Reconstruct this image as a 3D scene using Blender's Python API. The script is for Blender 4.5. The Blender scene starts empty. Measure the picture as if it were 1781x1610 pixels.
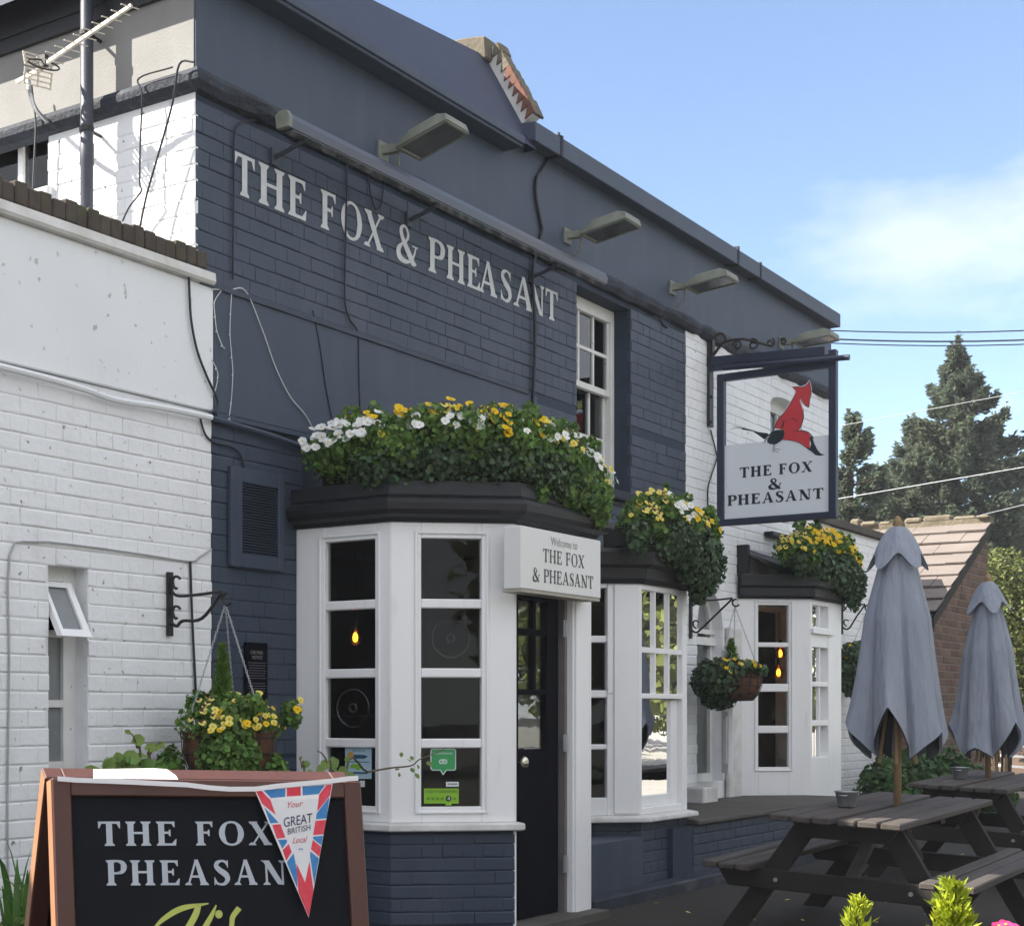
import bpy, math, random
import numpy as np
from mathutils import Vector, Matrix, Euler

random.seed(7)
RNG = np.random.default_rng(7)
sc = bpy.context.scene
COL = sc.collection

# ---------------------------------------------------------------- camera, sky, sun, exposure
FPX, CX, HY = 2774.0, 430.0, 1235.0          # focal length, principal column, horizon row of the photograph (pixels)
TH = math.atan2(2550.0 - CX, FPX)            # angle between the lens axis and the pub front
CAMD, CAMH = 5.2967, 1.35                    # metres from the front, eye height
cam = bpy.data.objects.new('camera', bpy.data.cameras.new('camera'))
COL.objects.link(cam)
cam.location = (0, -CAMD, CAMH)
cam.rotation_euler = (math.pi / 2, 0, TH - math.pi / 2)
cam.data.sensor_fit = 'HORIZONTAL'
cam.data.sensor_width = 36.0
cam.data.lens = FPX / 1781.0 * 36.0
cam.data.shift_x = (890.5 - CX) / 1781.0
cam.data.shift_y = (HY - 805.0) / 1781.0
cam.data.clip_start = 0.05
cam.data.clip_end = 2000
sc.camera = cam

SUN = Vector((-0.48, 0.62, 0.68)).normalized()
HAZE = 0.0008
SKY_STRENGTH, SUN_STRENGTH, EXPOSURE = 0.050, 2.7, 2.50
world = bpy.data.worlds.new('World')
sc.world = world
world.use_nodes = True
wn, wl = world.node_tree.nodes, world.node_tree.links
wn.clear()
w_out = wn.new('ShaderNodeOutputWorld')
w_bg = wn.new('ShaderNodeBackground')
w_sky = wn.new('ShaderNodeTexSky')
w_sky.sky_type = 'NISHITA'
w_sky.sun_disc = False
w_sky.sun_elevation = math.asin(SUN.z)
w_sky.sun_rotation = math.atan2(SUN.x, SUN.y)
w_sky.altitude = 30
w_sky.air_density = 0.78
w_sky.dust_density = 0.35
w_sky.ozone_density = 1.3
w_bg.inputs['Strength'].default_value = SKY_STRENGTH
# soft fair-weather clouds: one bank to the right over the road, denser cover out of view, added to fill the shaded front
tc = wn.new('ShaderNodeTexCoord')
mp = wn.new('ShaderNodeMapping')
mp.inputs['Scale'].default_value = (1.0, 1.0, 2.2)
nz = wn.new('ShaderNodeTexNoise')
nz.inputs['Scale'].default_value = 4.2
nz.inputs['Detail'].default_value = 7
nz.inputs['Roughness'].default_value = 0.55
wl.new(tc.outputs['Generated'], mp.inputs['Vector'])
wl.new(mp.outputs['Vector'], nz.inputs['Vector'])


def wmath(op, a, b=None, clamp=False):
    n = wn.new('ShaderNodeMath')
    n.operation = op
    n.use_clamp = clamp
    for i, v in enumerate((a, b)):
        if v is None:
            continue
        if isinstance(v, (int, float)):
            n.inputs[i].default_value = v
        else:
            wl.new(v, n.inputs[i])
    return n.outputs[0]


def sight(px, py):
    """unit bearing of a photograph pixel"""
    f = Vector((math.cos(TH), math.sin(TH), 0))
    r = Vector((math.sin(TH), -math.cos(TH), 0))
    return f + r * ((px - CX) / FPX) + Vector((0, 0, 1)) * ((HY - py) / FPX)


def bank(px, py, kx, kz):
    c = sight(px, py).normalized()
    d = wn.new('ShaderNodeVectorMath')
    d.operation = 'SUBTRACT'
    wl.new(tc.outputs['Generated'], d.inputs[0])
    d.inputs[1].default_value = c
    s = wn.new('ShaderNodeVectorMath')
    s.operation = 'MULTIPLY'
    wl.new(d.outputs[0], s.inputs[0])
    s.inputs[1].default_value = (kx, kx, kz)
    l = wn.new('ShaderNodeVectorMath')
    l.operation = 'LENGTH'
    wl.new(s.outputs[0], l.inputs[0])
    return wmath('SUBTRACT', 1.0, l.outputs['Value'], True)


b1 = bank(1610, 412, 6.2, 17.0)
b2 = bank(1760, 640, 4.5, 14.0)
bsum = wmath('ADD', wmath('MULTIPLY', b1, 0.74), wmath('MULTIPLY', b2, 0.12))
# the clear stretch of sky above the pub; broken cloud goes on all round it
clear = bank(1180, 190, 1.15, 1.3)
nz2 = wn.new('ShaderNodeTexNoise')
nz2.inputs['Scale'].default_value = 15.0
nz2.inputs['Detail'].default_value = 6
nz2.inputs['Roughness'].default_value = 0.6
wl.new(mp.outputs['Vector'], nz2.inputs['Vector'])
fluff = wmath('ADD', wmath('MULTIPLY', nz.outputs['Fac'], 0.5), wmath('MULTIPLY', nz2.outputs['Fac'], 0.5))
cl = wmath('ADD', wmath('MULTIPLY', fluff, 1.5), bsum)
cl = wmath('SUBTRACT', cl, wmath('MULTIPLY', clear, 0.84))
cl = wmath('ADD', wmath('MULTIPLY', wmath('SUBTRACT', cl, 0.32), 2.3, True), 0.07, True)
w_mix = wn.new('ShaderNodeMixRGB')
w_mix.inputs['Color2'].default_value = (4.9, 4.95, 5.25, 1)
wl.new(wmath('MULTIPLY', cl, wmath('SUBTRACT', 0.90, wmath('MULTIPLY', clear, 0.55))), w_mix.inputs['Fac'])
wl.new(w_sky.outputs['Color'], w_mix.inputs['Color1'])
wl.new(w_mix.outputs['Color'], w_bg.inputs['Color'])
wl.new(w_bg.outputs['Background'], w_out.inputs['Surface'])

sun = bpy.data.objects.new('sun', bpy.data.lights.new('sun', 'SUN'))
COL.objects.link(sun)
sun.data.energy = SUN_STRENGTH
sun.data.angle = math.radians(0.53)
sun.data.color = (1.0, 0.93, 0.82)
sun.rotation_euler = SUN.to_track_quat('Z', 'Y').to_euler()

sc.view_settings.view_transform = 'Standard'
sc.view_settings.look = 'None'
sc.view_settings.exposure = EXPOSURE
sc.view_settings.gamma = 1
sc.view_settings.use_curve_mapping = False

# ---------------------------------------------------------------- survey helpers: a bearing meets a real plane
CPOS = Vector((0, -CAMD, CAMH))


def onY(px, py, Y=0.0):
    r = sight(px, py)
    return CPOS + r * ((Y + CAMD) / r.y)


def onX(px, py, X):
    r = sight(px, py)
    return CPOS + r * (X / r.x)


def onZ(px, py, Z):
    r = sight(px, py)
    return CPOS + r * ((Z - CAMH) / r.z)


def far(px, py, d):
    return CPOS + sight(px, py) * d


def proj(p):
    v = Vector(p) - CPOS
    f = Vector((math.cos(TH), math.sin(TH), 0))
    r = Vector((math.sin(TH), -math.cos(TH), 0))
    d = v.dot(f)
    return CX + FPX * v.dot(r) / d, HY - FPX * v.z / d


def gz(Y):
    """height of the yard, which falls gently away from the pub"""
    return 0.16 + 0.035 * max(-9.0, min(0.3, Y))


# ---------------------------------------------------------------- materials
MATS = {}


def material(name, col, rough=0.7, col2=None, scale=8.0, contrast=0.5, bump=0.0, bscale=60.0, spec=0.4,
             metal=0.0, specks=0.0, speck_col=(0.05, 0.05, 0.045), speck_scale=30.0, streak=None, island=0.0,
             transl=0.0, coords='Object', stretch=(1, 1, 1), dist=0.004):
    if name in MATS:
        return MATS[name]
    m = bpy.data.materials.new(name)
    m.use_nodes = True
    n, l = m.node_tree.nodes, m.node_tree.links
    b = n['Principled BSDF']
    b.inputs['Roughness'].default_value = rough
    b.inputs['Specular IOR Level'].default_value = spec
    b.inputs['Metallic'].default_value = metal
    t = n.new('ShaderNodeTexCoord')
    geo = n.new('ShaderNodeNewGeometry')
    vec = geo.outputs['Position'] if coords == 'World' else t.outputs['Object']
    mp_ = n.new('ShaderNodeMapping')
    mp_.inputs['Scale'].default_value = stretch
    l.new(vec, mp_.inputs['Vector'])
    vec = mp_.outputs['Vector']
    c2 = col2 or tuple(c * 0.75 for c in col)
    a = n.new('ShaderNodeTexNoise')
    a.inputs['Scale'].default_value = scale
    a.inputs['Detail'].default_value = 6
    l.new(vec, a.inputs['Vector'])
    rmp = n.new('ShaderNodeValToRGB')
    rmp.color_ramp.elements[0].position = 0.5 - contrast / 2
    rmp.color_ramp.elements[1].position = 0.5 + contrast / 2
    rmp.color_ramp.elements[0].color = (*c2, 1)
    rmp.color_ramp.elements[1].color = (*col, 1)
    l.new(a.outputs['Fac'], rmp.inputs['Fac'])
    out = rmp.outputs['Color']
    if streak:
        st = n.new('ShaderNodeMapping')
        st.inputs['Scale'].default_value = streak[1]
        l.new(geo.outputs['Position'], st.inputs['Vector'])
        sn = n.new('ShaderNodeTexNoise')
        sn.inputs['Scale'].default_value = streak[2]
        sn.inputs['Detail'].default_value = 5
        l.new(st.outputs['Vector'], sn.inputs['Vector'])
        sr = n.new('ShaderNodeValToRGB')
        sr.color_ramp.elements[0].position = streak[3]
        sr.color_ramp.elements[1].position = streak[4]
        l.new(sn.outputs['Fac'], sr.inputs['Fac'])
        mx = n.new('ShaderNodeMixRGB')
        mx.inputs['Color2'].default_value = (*streak[0], 1)
        fm = n.new('ShaderNodeMath')
        fm.operation = 'MULTIPLY'
        fm.inputs[1].default_value = streak[5]
        l.new(sr.outputs['Color'], fm.inputs[0])
        l.new(fm.outputs[0], mx.inputs['Fac'])
        l.new(out, mx.inputs['Color1'])
        out = mx.outputs['Color']
    if specks:
        s1 = n.new('ShaderNodeTexNoise')
        s1.inputs['Scale'].default_value = speck_scale
        s1.inputs['Detail'].default_value = 3
        l.new(geo.outputs['Position'], s1.inputs['Vector'])
        r1 = n.new('ShaderNodeValToRGB')
        r1.color_ramp.elements[0].position = 0.74 - specks * 0.1
        r1.color_ramp.elements[1].position = 0.80 - specks * 0.1
        l.new(s1.outputs['Fac'], r1.inputs['Fac'])
        mx = n.new('ShaderNodeMixRGB')
        mx.inputs['Color2'].default_value = (*speck_col, 1)
        l.new(r1.outputs['Color'], mx.inputs['Fac'])
        l.new(out, mx.inputs['Color1'])
        out = mx.outputs['Color']
    if island:
        hs = n.new('ShaderNodeHueSaturation')
        mr = n.new('ShaderNodeMapRange')
        mr.inputs['To Min'].default_value = 1 - island
        mr.inputs['To Max'].default_value = 1 + island
        l.new(geo.outputs['Random Per Island'], mr.inputs['Value'])
        l.new(mr.outputs['Result'], hs.inputs['Value'])
        mh = n.new('ShaderNodeMapRange')
        mh.inputs['To Min'].default_value = 0.5 - island * 0.05
        mh.inputs['To Max'].default_value = 0.5 + island * 0.05
        wt = n.new('ShaderNodeMath')
        wt.operation = 'FRACT'
        w2 = n.new('ShaderNodeMath')
        w2.operation = 'MULTIPLY'
        w2.inputs[1].default_value = 17.3
        l.new(geo.outputs['Random Per Island'], w2.inputs[0])
        l.new(w2.outputs[0], wt.inputs[0])
        l.new(wt.outputs[0], mh.inputs['Value'])
        l.new(mh.outputs['Result'], hs.inputs['Hue'])
        l.new(out, hs.inputs['Color'])
        out = hs.outputs['Color']
    l.new(out, b.inputs['Base Color'])
    if bump:
        bn = n.new('ShaderNodeTexNoise')
        bn.inputs['Scale'].default_value = bscale
        bn.inputs['Detail'].default_value = 5
        l.new(vec, bn.inputs['Vector'])
        bp = n.new('ShaderNodeBump')
        bp.inputs['Strength'].default_value = bump
        bp.inputs['Distance'].default_value = dist
        l.new(bn.outputs['Fac'], bp.inputs['Height'])
        l.new(bp.outputs['Normal'], b.inputs['Normal'])
    if transl:
        tr = n.new('ShaderNodeBsdfTranslucent')
        l.new(out, tr.inputs['Color'])
        ms = n.new('ShaderNodeMixShader')
        ms.inputs['Fac'].default_value = transl
        l.new(b.outputs['BSDF'], ms.inputs[1])
        l.new(tr.outputs['BSDF'], ms.inputs[2])
        l.new(ms.outputs['Shader'], n['Material Output'].inputs['Surface'])
    MATS[name] = m
    return m


def glass_material(name, tint=(0.82, 0.85, 0.83), ior=1.5, boost=1.0, rough=0.0):
    m = bpy.data.materials.new(name)
    m.use_nodes = True
    n, l = m.node_tree.nodes, m.node_tree.links
    n.remove(n['Principled BSDF'])
    tr = n.new('ShaderNodeBsdfTransparent')
    tr.inputs['Color'].default_value = (*tint, 1)
    gl = n.new('ShaderNodeBsdfGlossy')
    gl.inputs['Roughness'].default_value = rough
    gl.inputs['Color'].default_value = (1, 1, 1, 1)
    fr = n.new('ShaderNodeFresnel')
    fr.inputs['IOR'].default_value = ior
    ml = n.new('ShaderNodeMath')
    ml.operation = 'MULTIPLY'
    ml.use_clamp = True
    ml.inputs[1].default_value = boost
    l.new(fr.outputs[0], ml.inputs[0])
    # old panes are never quite flat
    t = n.new('ShaderNodeNewGeometry')
    bn = n.new('ShaderNodeTexNoise')
    bn.inputs['Scale'].default_value = 5
    l.new(t.outputs['Position'], bn.inputs['Vector'])
    bp = n.new('ShaderNodeBump')
    bp.inputs['Strength'].default_value = 0.10
    bp.inputs['Distance'].default_value = 0.004
    l.new(bn.outputs['Fac'], bp.inputs['Height'])
    l.new(bp.outputs['Normal'], gl.inputs['Normal'])
    ms = n.new('ShaderNodeMixShader')
    l.new(ml.outputs[0], ms.inputs['Fac'])
    l.new(tr.outputs[0], ms.inputs[1])
    l.new(gl.outputs[0], ms.inputs[2])
    l.new(ms.outputs[0], n['Material Output'].inputs['Surface'])
    MATS[name] = m
    return m


def emit_material(name, col, strength):
    m = bpy.data.materials.new(name)
    m.use_nodes = True
    b = m.node_tree.nodes['Principled BSDF']
    b.inputs['Base Color'].default_value = (*col, 1)
    b.inputs['Emission Color'].default_value = (*col, 1)
    b.inputs['Emission Strength'].default_value = strength
    MATS[name] = m
    return m


M_WHITE = material('white_masonry_paint', (0.80, 0.815, 0.83), 0.55, (0.73, 0.745, 0.755), 3.0, 0.6, 0.6, 28, 0.3, dist=0.007,
                   specks=0.75, speck_col=(0.22, 0.21, 0.19), speck_scale=21, coords='World',
                   streak=((0.52, 0.51, 0.47), (1, 1, 0.25), 5.0, 0.55, 0.85, 0.55))
M_WHITEMORTAR = material('white_painted_joint', (0.77, 0.785, 0.80), 0.7, (0.66, 0.67, 0.68), 9.0, 0.5, 0.4, 70, 0.2, coords='World')
M_RENDERW = material('pale_render_paint', (0.77, 0.79, 0.81), 0.6, (0.70, 0.72, 0.735), 2.2, 0.7, 0.25, 30, 0.3, specks=0.7,
                     speck_col=(0.42, 0.42, 0.41), speck_scale=17, coords='World',
                     streak=((0.5, 0.5, 0.47), (1.4, 1.4, 0.2), 6.0, 0.6, 0.9, 0.4))
M_RENDERG = material('grey_roughcast_render', (0.27, 0.268, 0.262), 0.85, (0.22, 0.218, 0.212), 5, 0.6, 0.5, 80, 0.2, coords='World')
M_DARK = material('slate_blue_masonry_paint', (0.0403, 0.0570, 0.0879), 0.55, (0.0305, 0.0443, 0.0700), 3.5, 0.6, 0.35, 40, 0.35,
                  coords='World', specks=0.02, speck_col=(0.02, 0.025, 0.04), speck_scale=24,
                  streak=((0.068, 0.08, 0.108), (1.2, 1.2, 0.3), 4.0, 0.5, 0.85, 0.6))
M_DARKJOINT = material('slate_blue_joint', (0.0359, 0.0515, 0.0805), 0.7, (0.0246, 0.0352, 0.0557), 9, 0.5, 0.4, 70, 0.2, coords='World')
M_DARKREND = material('slate_blue_render_paint', (0.0463, 0.0649, 0.0979), 0.6, (0.0381, 0.0540, 0.0830), 2.0, 0.7, 0.3, 35, 0.35, coords='World',
                      streak=((0.08, 0.093, 0.118), (1.2, 1.2, 0.25), 4.0, 0.5, 0.85, 0.5))
M_DARKWORN = material('worn_slate_blue_moulding', (0.0402, 0.0483, 0.0669), 0.75, (0.0186, 0.0223, 0.0310), 6, 0.5, 0.8, 40, 0.25, coords='World',
                      streak=((0.095, 0.095, 0.09), (0.8, 3, 3), 5.0, 0.56, 0.75, 0.7), dist=0.012)
M_ROOFPAINT = material('dark_blue_roof_felt', (0.0322, 0.0433, 0.0836), 0.6, (0.0260, 0.0347, 0.0650), 4, 0.6, 0.3, 50, 0.3, coords='World')
M_LEAD = material('blackened_lead', (0.0112, 0.0123, 0.0156), 0.5, (0.0067, 0.0074, 0.0097), 6, 0.6, 0.5, 30, 0.4, coords='World')
M_BLACKP = material('black_gloss_paint', (0.005, 0.006, 0.010), 0.7, (0.004, 0.004, 0.007), 6, 0.5, 0.2, 40, 0.03)
M_JOIN = material('white_joinery_gloss', (0.84, 0.845, 0.85), 0.35, (0.79, 0.795, 0.80), 3.0, 0.6, 0.15, 25, 0.45, coords='World', stretch=(2, 2, 0.6),
                  specks=0.0, streak=((0.55, 0.54, 0.50), (3, 3, 0.4), 6.0, 0.62, 0.85, 0.5))
M_JOINOLD = material('weathered_white_joinery', (0.74, 0.745, 0.74), 0.5, (0.60, 0.60, 0.58), 5.0, 0.5, 0.35, 40, 0.35, coords='World',
                     specks=0.35, speck_col=(0.20, 0.18, 0.15), speck_scale=28)
M_SILL = material('worn_white_sill', (0.70, 0.70, 0.69), 0.6, (0.5, 0.49, 0.46), 8, 0.5, 0.5, 50, 0.3, coords='World', specks=0.5,
                  speck_col=(0.2, 0.18, 0.16), speck_scale=18)
M_GLASS = glass_material('window_glass', ior=1.38, boost=0.40)
M_GLASSR = glass_material('reflective_old_glass', (0.7, 0.74, 0.72), 1.5, 1.0)
M_FROST = material('frosted_grey_glass', (0.20, 0.215, 0.225), 0.28, (0.17, 0.185, 0.195), 30, 0.6, 0.1, 200, 0.5, coords='World')
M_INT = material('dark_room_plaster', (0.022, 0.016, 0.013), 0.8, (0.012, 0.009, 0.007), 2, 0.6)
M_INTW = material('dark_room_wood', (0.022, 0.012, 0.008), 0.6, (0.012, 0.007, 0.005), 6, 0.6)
M_CURT = material('grey_green_curtain', (0.22, 0.24, 0.22), 0.9, (0.14, 0.15, 0.14), 5, 0.6)
M_IRON = material('black_wrought_iron', (0.014, 0.015, 0.019), 0.5, (0.022, 0.02, 0.018), 20, 0.5, 0.3, 90, 0.4)
M_SIGNBLUE = material('navy_sign_frame_paint', (0.020, 0.029, 0.058), 0.45, (0.014, 0.021, 0.044), 6, 0.6, 0.15, 40, 0.4)
M_SIGNW = material('sign_white_enamel', (0.70, 0.745, 0.78), 0.3, (0.67, 0.715, 0.75), 3, 0.7, 0, 1, 0.45)
M_BOXW = material('warm_white_sign_board', (0.70, 0.705, 0.69), 0.4, (0.66, 0.665, 0.65), 3, 0.7, 0, 1, 0.4)
M_SIGNTXT = material('dark_green_black_lettering', (0.012, 0.028, 0.036), 0.4)
M_FOXRED = material('fox_red_enamel', (0.56, 0.045, 0.055), 0.4, (0.53, 0.04, 0.05), 3, 0.7)
M_TXTW = material('worn_white_sign_writing', (0.5760, 0.5952, 0.5952), 0.7, (0.4800, 0.4992, 0.5088), 14, 0.5, 0.3, 50, 0.2, coords='World')
M_TXTK = material('black_sign_writing', (0.02, 0.02, 0.022), 0.4)
M_TXTG = material('grey_sign_writing', (0.30, 0.30, 0.29), 0.5)
M_STRIP = material('blue_grey_lamp_trough', (0.0612, 0.0792, 0.1152), 0.4, (0.0468, 0.0562, 0.0756), 0.7, 0.5, 0.1, 30, 0.5, coords='World',
                   streak=((0.115, 0.085, 0.065), (0.35, 1, 1), 1.2, 0.5, 0.7, 0.8))
M_LAMPB = material('grey_green_lamp_casting', (0.22, 0.235, 0.20), 0.6, (0.15, 0.165, 0.13), 12, 0.5, 0.3, 60, 0.4)
M_LAMPG = material('dusty_lamp_glass', (0.055, 0.065, 0.075), 0.2, (0.09, 0.095, 0.09), 10, 0.5, 0, 1, 0.5)
M_GALV = material('galvanised_steel', (0.42, 0.44, 0.46), 0.45, (0.32, 0.34, 0.36), 14, 0.5, 0.1, 60, 0.5, metal=0.8)
M_ALU = material('dull_aluminium', (0.62, 0.58, 0.50), 0.4, (0.5, 0.46, 0.4), 14, 0.5, 0, 1, 0.5, metal=0.3)
M_FLUE = material('grey_blue_flue_paint', (0.0550, 0.0633, 0.0853), 0.5, (0.0440, 0.0495, 0.0660), 8, 0.6, 0.3, 40, 0.4)
M_CABLEK = material('black_cable', (0.016, 0.02, 0.03), 0.5)
M_CABLEW = material('white_cable', (0.70, 0.71, 0.71), 0.5)
M_COPEB = material('mossy_brown_brick', (0.095, 0.080, 0.068), 0.9, (0.050, 0.044, 0.036), 7, 0.5, 0.7, 60, 0.2, coords='World',
                   streak=((0.10, 0.105, 0.045), (1, 1, 1), 9, 0.55, 0.75, 0.6))
M_MORTAR = material('grey_mortar', (0.24, 0.22, 0.20), 0.95, (0.16, 0.15, 0.13), 10, 0.5, 0.5, 60)
M_MORTARW = material('pale_lime_mortar', (0.62, 0.62, 0.60), 0.9, (0.45, 0.45, 0.44), 10, 0.5, 0.5, 40, coords='World')
M_REDTILE = material('red_clay_tile', (0.20, 0.085, 0.060), 0.8, (0.115, 0.062, 0.05), 6, 0.5, 0.5, 50, 0.25, coords='World')
M_MOSST = material('mossy_roof_tile', (0.17, 0.15, 0.115), 0.9, (0.10, 0.09, 0.07), 8, 0.5, 0.8, 40, 0.2, coords='World', dist=0.01)
M_PINKTILE = material('weathered_pinkish_clay_tile', (0.195, 0.170, 0.152), 0.85, (0.150, 0.130, 0.118), 2.5, 0.6, 0.4, 30, 0.2, coords='World', island=0.12)
M_BROWNBRICK = material('brown_stock_brick', (0.155, 0.098, 0.070), 0.85, (0.095, 0.064, 0.050), 5, 0.6, 0.5, 60, 0.2, coords='World', island=0.25)
M_BOARDWOOD = material('mahogany_stained_wood', (0.0929, 0.0344, 0.0234), 0.4, (0.0585, 0.0220, 0.0165), 6, 0.6, 0.2, 60, 0.45, stretch=(1, 1, 0.15))
M_BLACKBOARD = material('black_chalkboard', (0.007, 0.0075, 0.011), 0.75, (0.009, 0.010, 0.013), 5, 0.6, 0.1, 60, 0.12)
M_BOARDTXT = material('silver_grey_board_paint', (0.46, 0.50, 0.55), 0.5, (0.36, 0.40, 0.45), 10, 0.6)
M_LIME = material('lime_yellow_board_paint', (0.50, 0.55, 0.12), 0.5)
M_CLOTHW = material('white_bunting_cloth', (0.80, 0.80, 0.82), 0.8, (0.76, 0.76, 0.78), 30, 0.6, 0.2, 300, 0.2, transl=0.15)
M_CLOTHR = material('red_bunting_print', (0.62, 0.045, 0.075), 0.8, (0.66, 0.09, 0.12), 60, 0.4, 0, 1, 0.2)
M_CLOTHB = material('blue_bunting_print', (0.045, 0.19, 0.44), 0.8, (0.075, 0.24, 0.50), 60, 0.4, 0, 1, 0.2)
M_NAVY = material('navy_print', (0.02, 0.03, 0.075), 0.6)
M_PINKTXT = material('rose_red_print', (0.60, 0.10, 0.13), 0.6)
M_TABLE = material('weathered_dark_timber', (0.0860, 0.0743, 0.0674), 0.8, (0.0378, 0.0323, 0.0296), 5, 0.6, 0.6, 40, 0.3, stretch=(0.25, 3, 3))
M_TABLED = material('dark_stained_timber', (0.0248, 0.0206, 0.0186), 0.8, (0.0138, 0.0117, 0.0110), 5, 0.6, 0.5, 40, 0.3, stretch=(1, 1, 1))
M_POLE = material('pale_hardwood_pole', (0.30, 0.20, 0.105), 0.6, (0.22, 0.145, 0.075), 6, 0.6, 0.2, 60, 0.35, stretch=(4, 4, 0.4))
M_CANVAS = material('grey_parasol_canvas', (0.315, 0.350, 0.415), 0.95, (0.235, 0.262, 0.318), 3.0, 0.7, 0.7, 11, 0.1, transl=0.12, stretch=(3, 3, .7), dist=0.024,
                    streak=((0.37, 0.40, 0.455), (6, 6, .6), 3.0, 0.5, 0.8, 0.5))
M_CANVASIN = material('dark_canvas_lining', (0.06, 0.066, 0.085), 0.9)
M_SAND = material('ash_and_sand', (0.45, 0.43, 0.40), 0.95, (0.3, 0.29, 0.27), 40, 0.5)
M_TARMAC = material('worn_tarmac', (0.0385, 0.0344, 0.0289), 0.9, (0.0248, 0.0234, 0.0206), 1.3, 0.6, 0.7, 90, 0.25, coords='World', specks=0.1,
                    speck_col=(0.12, 0.115, 0.10), speck_scale=55, dist=0.008)
M_KERB = material('grey_concrete', (0.1120, 0.1040, 0.0920), 0.9, (0.0680, 0.0640, 0.0576), 4, 0.6, 0.5, 60, 0.2, coords='World')
M_COIR = material('brown_coir_liner', (0.15, 0.075, 0.045), 0.95, (0.075, 0.038, 0.025), 18, 0.5, 0.9, 90, 0.1, dist=0.01)
M_SOIL = material('dark_compost', (0.020, 0.015, 0.011), 0.95)
M_TROUGH = material('black_trough', (0.014, 0.015, 0.017), 0.6)
M_LEAF = material('trailing_leaf', (0.1552, 0.2702, 0.0552), 0.5, (0.0862, 0.1667, 0.0403), 5, 0.7, 0, 1, 0.3, island=0.5, transl=0.35, coords='World')
M_IVY = material('dark_ivy_leaf', (0.070, 0.122, 0.052), 0.45, (0.038, 0.072, 0.034), 5, 0.7, 0, 1, 0.35, island=0.5, transl=0.2, coords='World')
M_FERN = material('bright_conifer_spray', (0.13, 0.23, 0.035), 0.6, (0.075, 0.15, 0.025), 20, 0.6, 0, 1, 0.2, island=0.35, transl=0.25, coords='World')
M_GOLD = material('golden_conifer_spray', (0.42, 0.46, 0.030), 0.6, (0.22, 0.30, 0.025), 15, 0.6, 0, 1, 0.2, island=0.3, transl=0.3, coords='World')
M_CONIF = material('blue_green_needles', (0.125, 0.150, 0.095), 0.7, (0.085, 0.112, 0.085), 0.7, 0.5, 0, 1, 0.1, island=0.45, transl=0.5, coords='World')
M_SHRUB = material('yellow_green_leaf', (0.155, 0.175, 0.050), 0.6, (0.085, 0.11, 0.030), 1.5, 0.6, 0, 1, 0.25, island=0.4, transl=0.25, coords='World')
M_BLADE = material('strap_leaf', (0.070, 0.17, 0.030), 0.4, (0.045, 0.115, 0.022), 6, 0.6, 0, 1, 0.4, island=0.25, transl=0.25, coords='World')
M_BARK = material('brown_bark', (0.085, 0.062, 0.045), 0.9, (0.045, 0.034, 0.026), 8, 0.6, 0.8, 40, 0.1, dist=0.01)
M_TWIG = material('grey_twig', (0.17, 0.15, 0.135), 0.9)
M_PYEL = material('yellow_petal', (0.80, 0.56, 0.015), 0.6, (0.72, 0.46, 0.01), 40, 0.6, 0, 1, 0.2, transl=0.2)
M_PWHI = material('white_petal', (0.82, 0.84, 0.84), 0.6, (0.74, 0.77, 0.74), 40, 0.6, 0, 1, 0.2, transl=0.2)
M_PPALE = material('pale_lemon_petal', (0.80, 0.72, 0.22), 0.6, (0.74, 0.62, 0.12), 40, 0.6, 0, 1, 0.2, transl=0.2)
M_PMAR = material('maroon_petal', (0.055, 0.010, 0.022), 0.6)
M_PPINK = material('magenta_petal', (0.55, 0.03, 0.16), 0.6)
M_EYE = material('petal_eye', (0.35, 0.20, 0.01), 0.6)
M_FENCE = material('brown_fence_timber', (0.115, 0.080, 0.060), 0.85, (0.07, 0.05, 0.038), 5, 0.6, 0.5, 40, 0.2)
M_VAN = material('white_shed_paint', (0.78, 0.79, 0.80), 0.4, (0.74, 0.75, 0.76), 2, 0.6)
M_PLATE = material('yellow_notice', (0.72, 0.58, 0.02), 0.5)
M_STGREEN = material('green_sticker', (0.035, 0.32, 0.10), 0.35, (0.03, 0.29, 0.09), 3, 0.6)
M_STLIME = material('lime_sticker', (0.24, 0.50, 0.03), 0.35)
M_STBLUE = material('pale_blue_poster', (0.42, 0.58, 0.68), 0.4, (0.38, 0.54, 0.64), 4, 0.6)
M_STDBLUE = material('deep_blue_print', (0.02, 0.10, 0.20), 0.4)
M_STYEL = material('orange_yellow_print', (0.62, 0.36, 0.03), 0.4)
M_BRASS = material('polished_white_brass', (0.72, 0.68, 0.55), 0.15, (0.66, 0.62, 0.5), 3, 0.6, 0, 1, 0.6, metal=0.9)
M_BRICKPINK = material('dusty_wall_stain', (0.16, 0.15, 0.17), 0.8)
M_FIL = emit_material('glowing_filament', (1.0, 0.42, 0.06), 2.6)
M_AMBER = glass_material('amber_bulb_glass', (0.95, 0.50, 0.22), 1.4, 1.0)
M_CORAL = emit_material('glowing_lamp_glass', (1.0, 0.22, 0.03), 0.55)

# ---------------------------------------------------------------- mesh building
ORG = {}


def V2(u, n):
    return Vector((u[0], u[1], 0)), Vector((n[0], n[1], 0))


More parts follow.
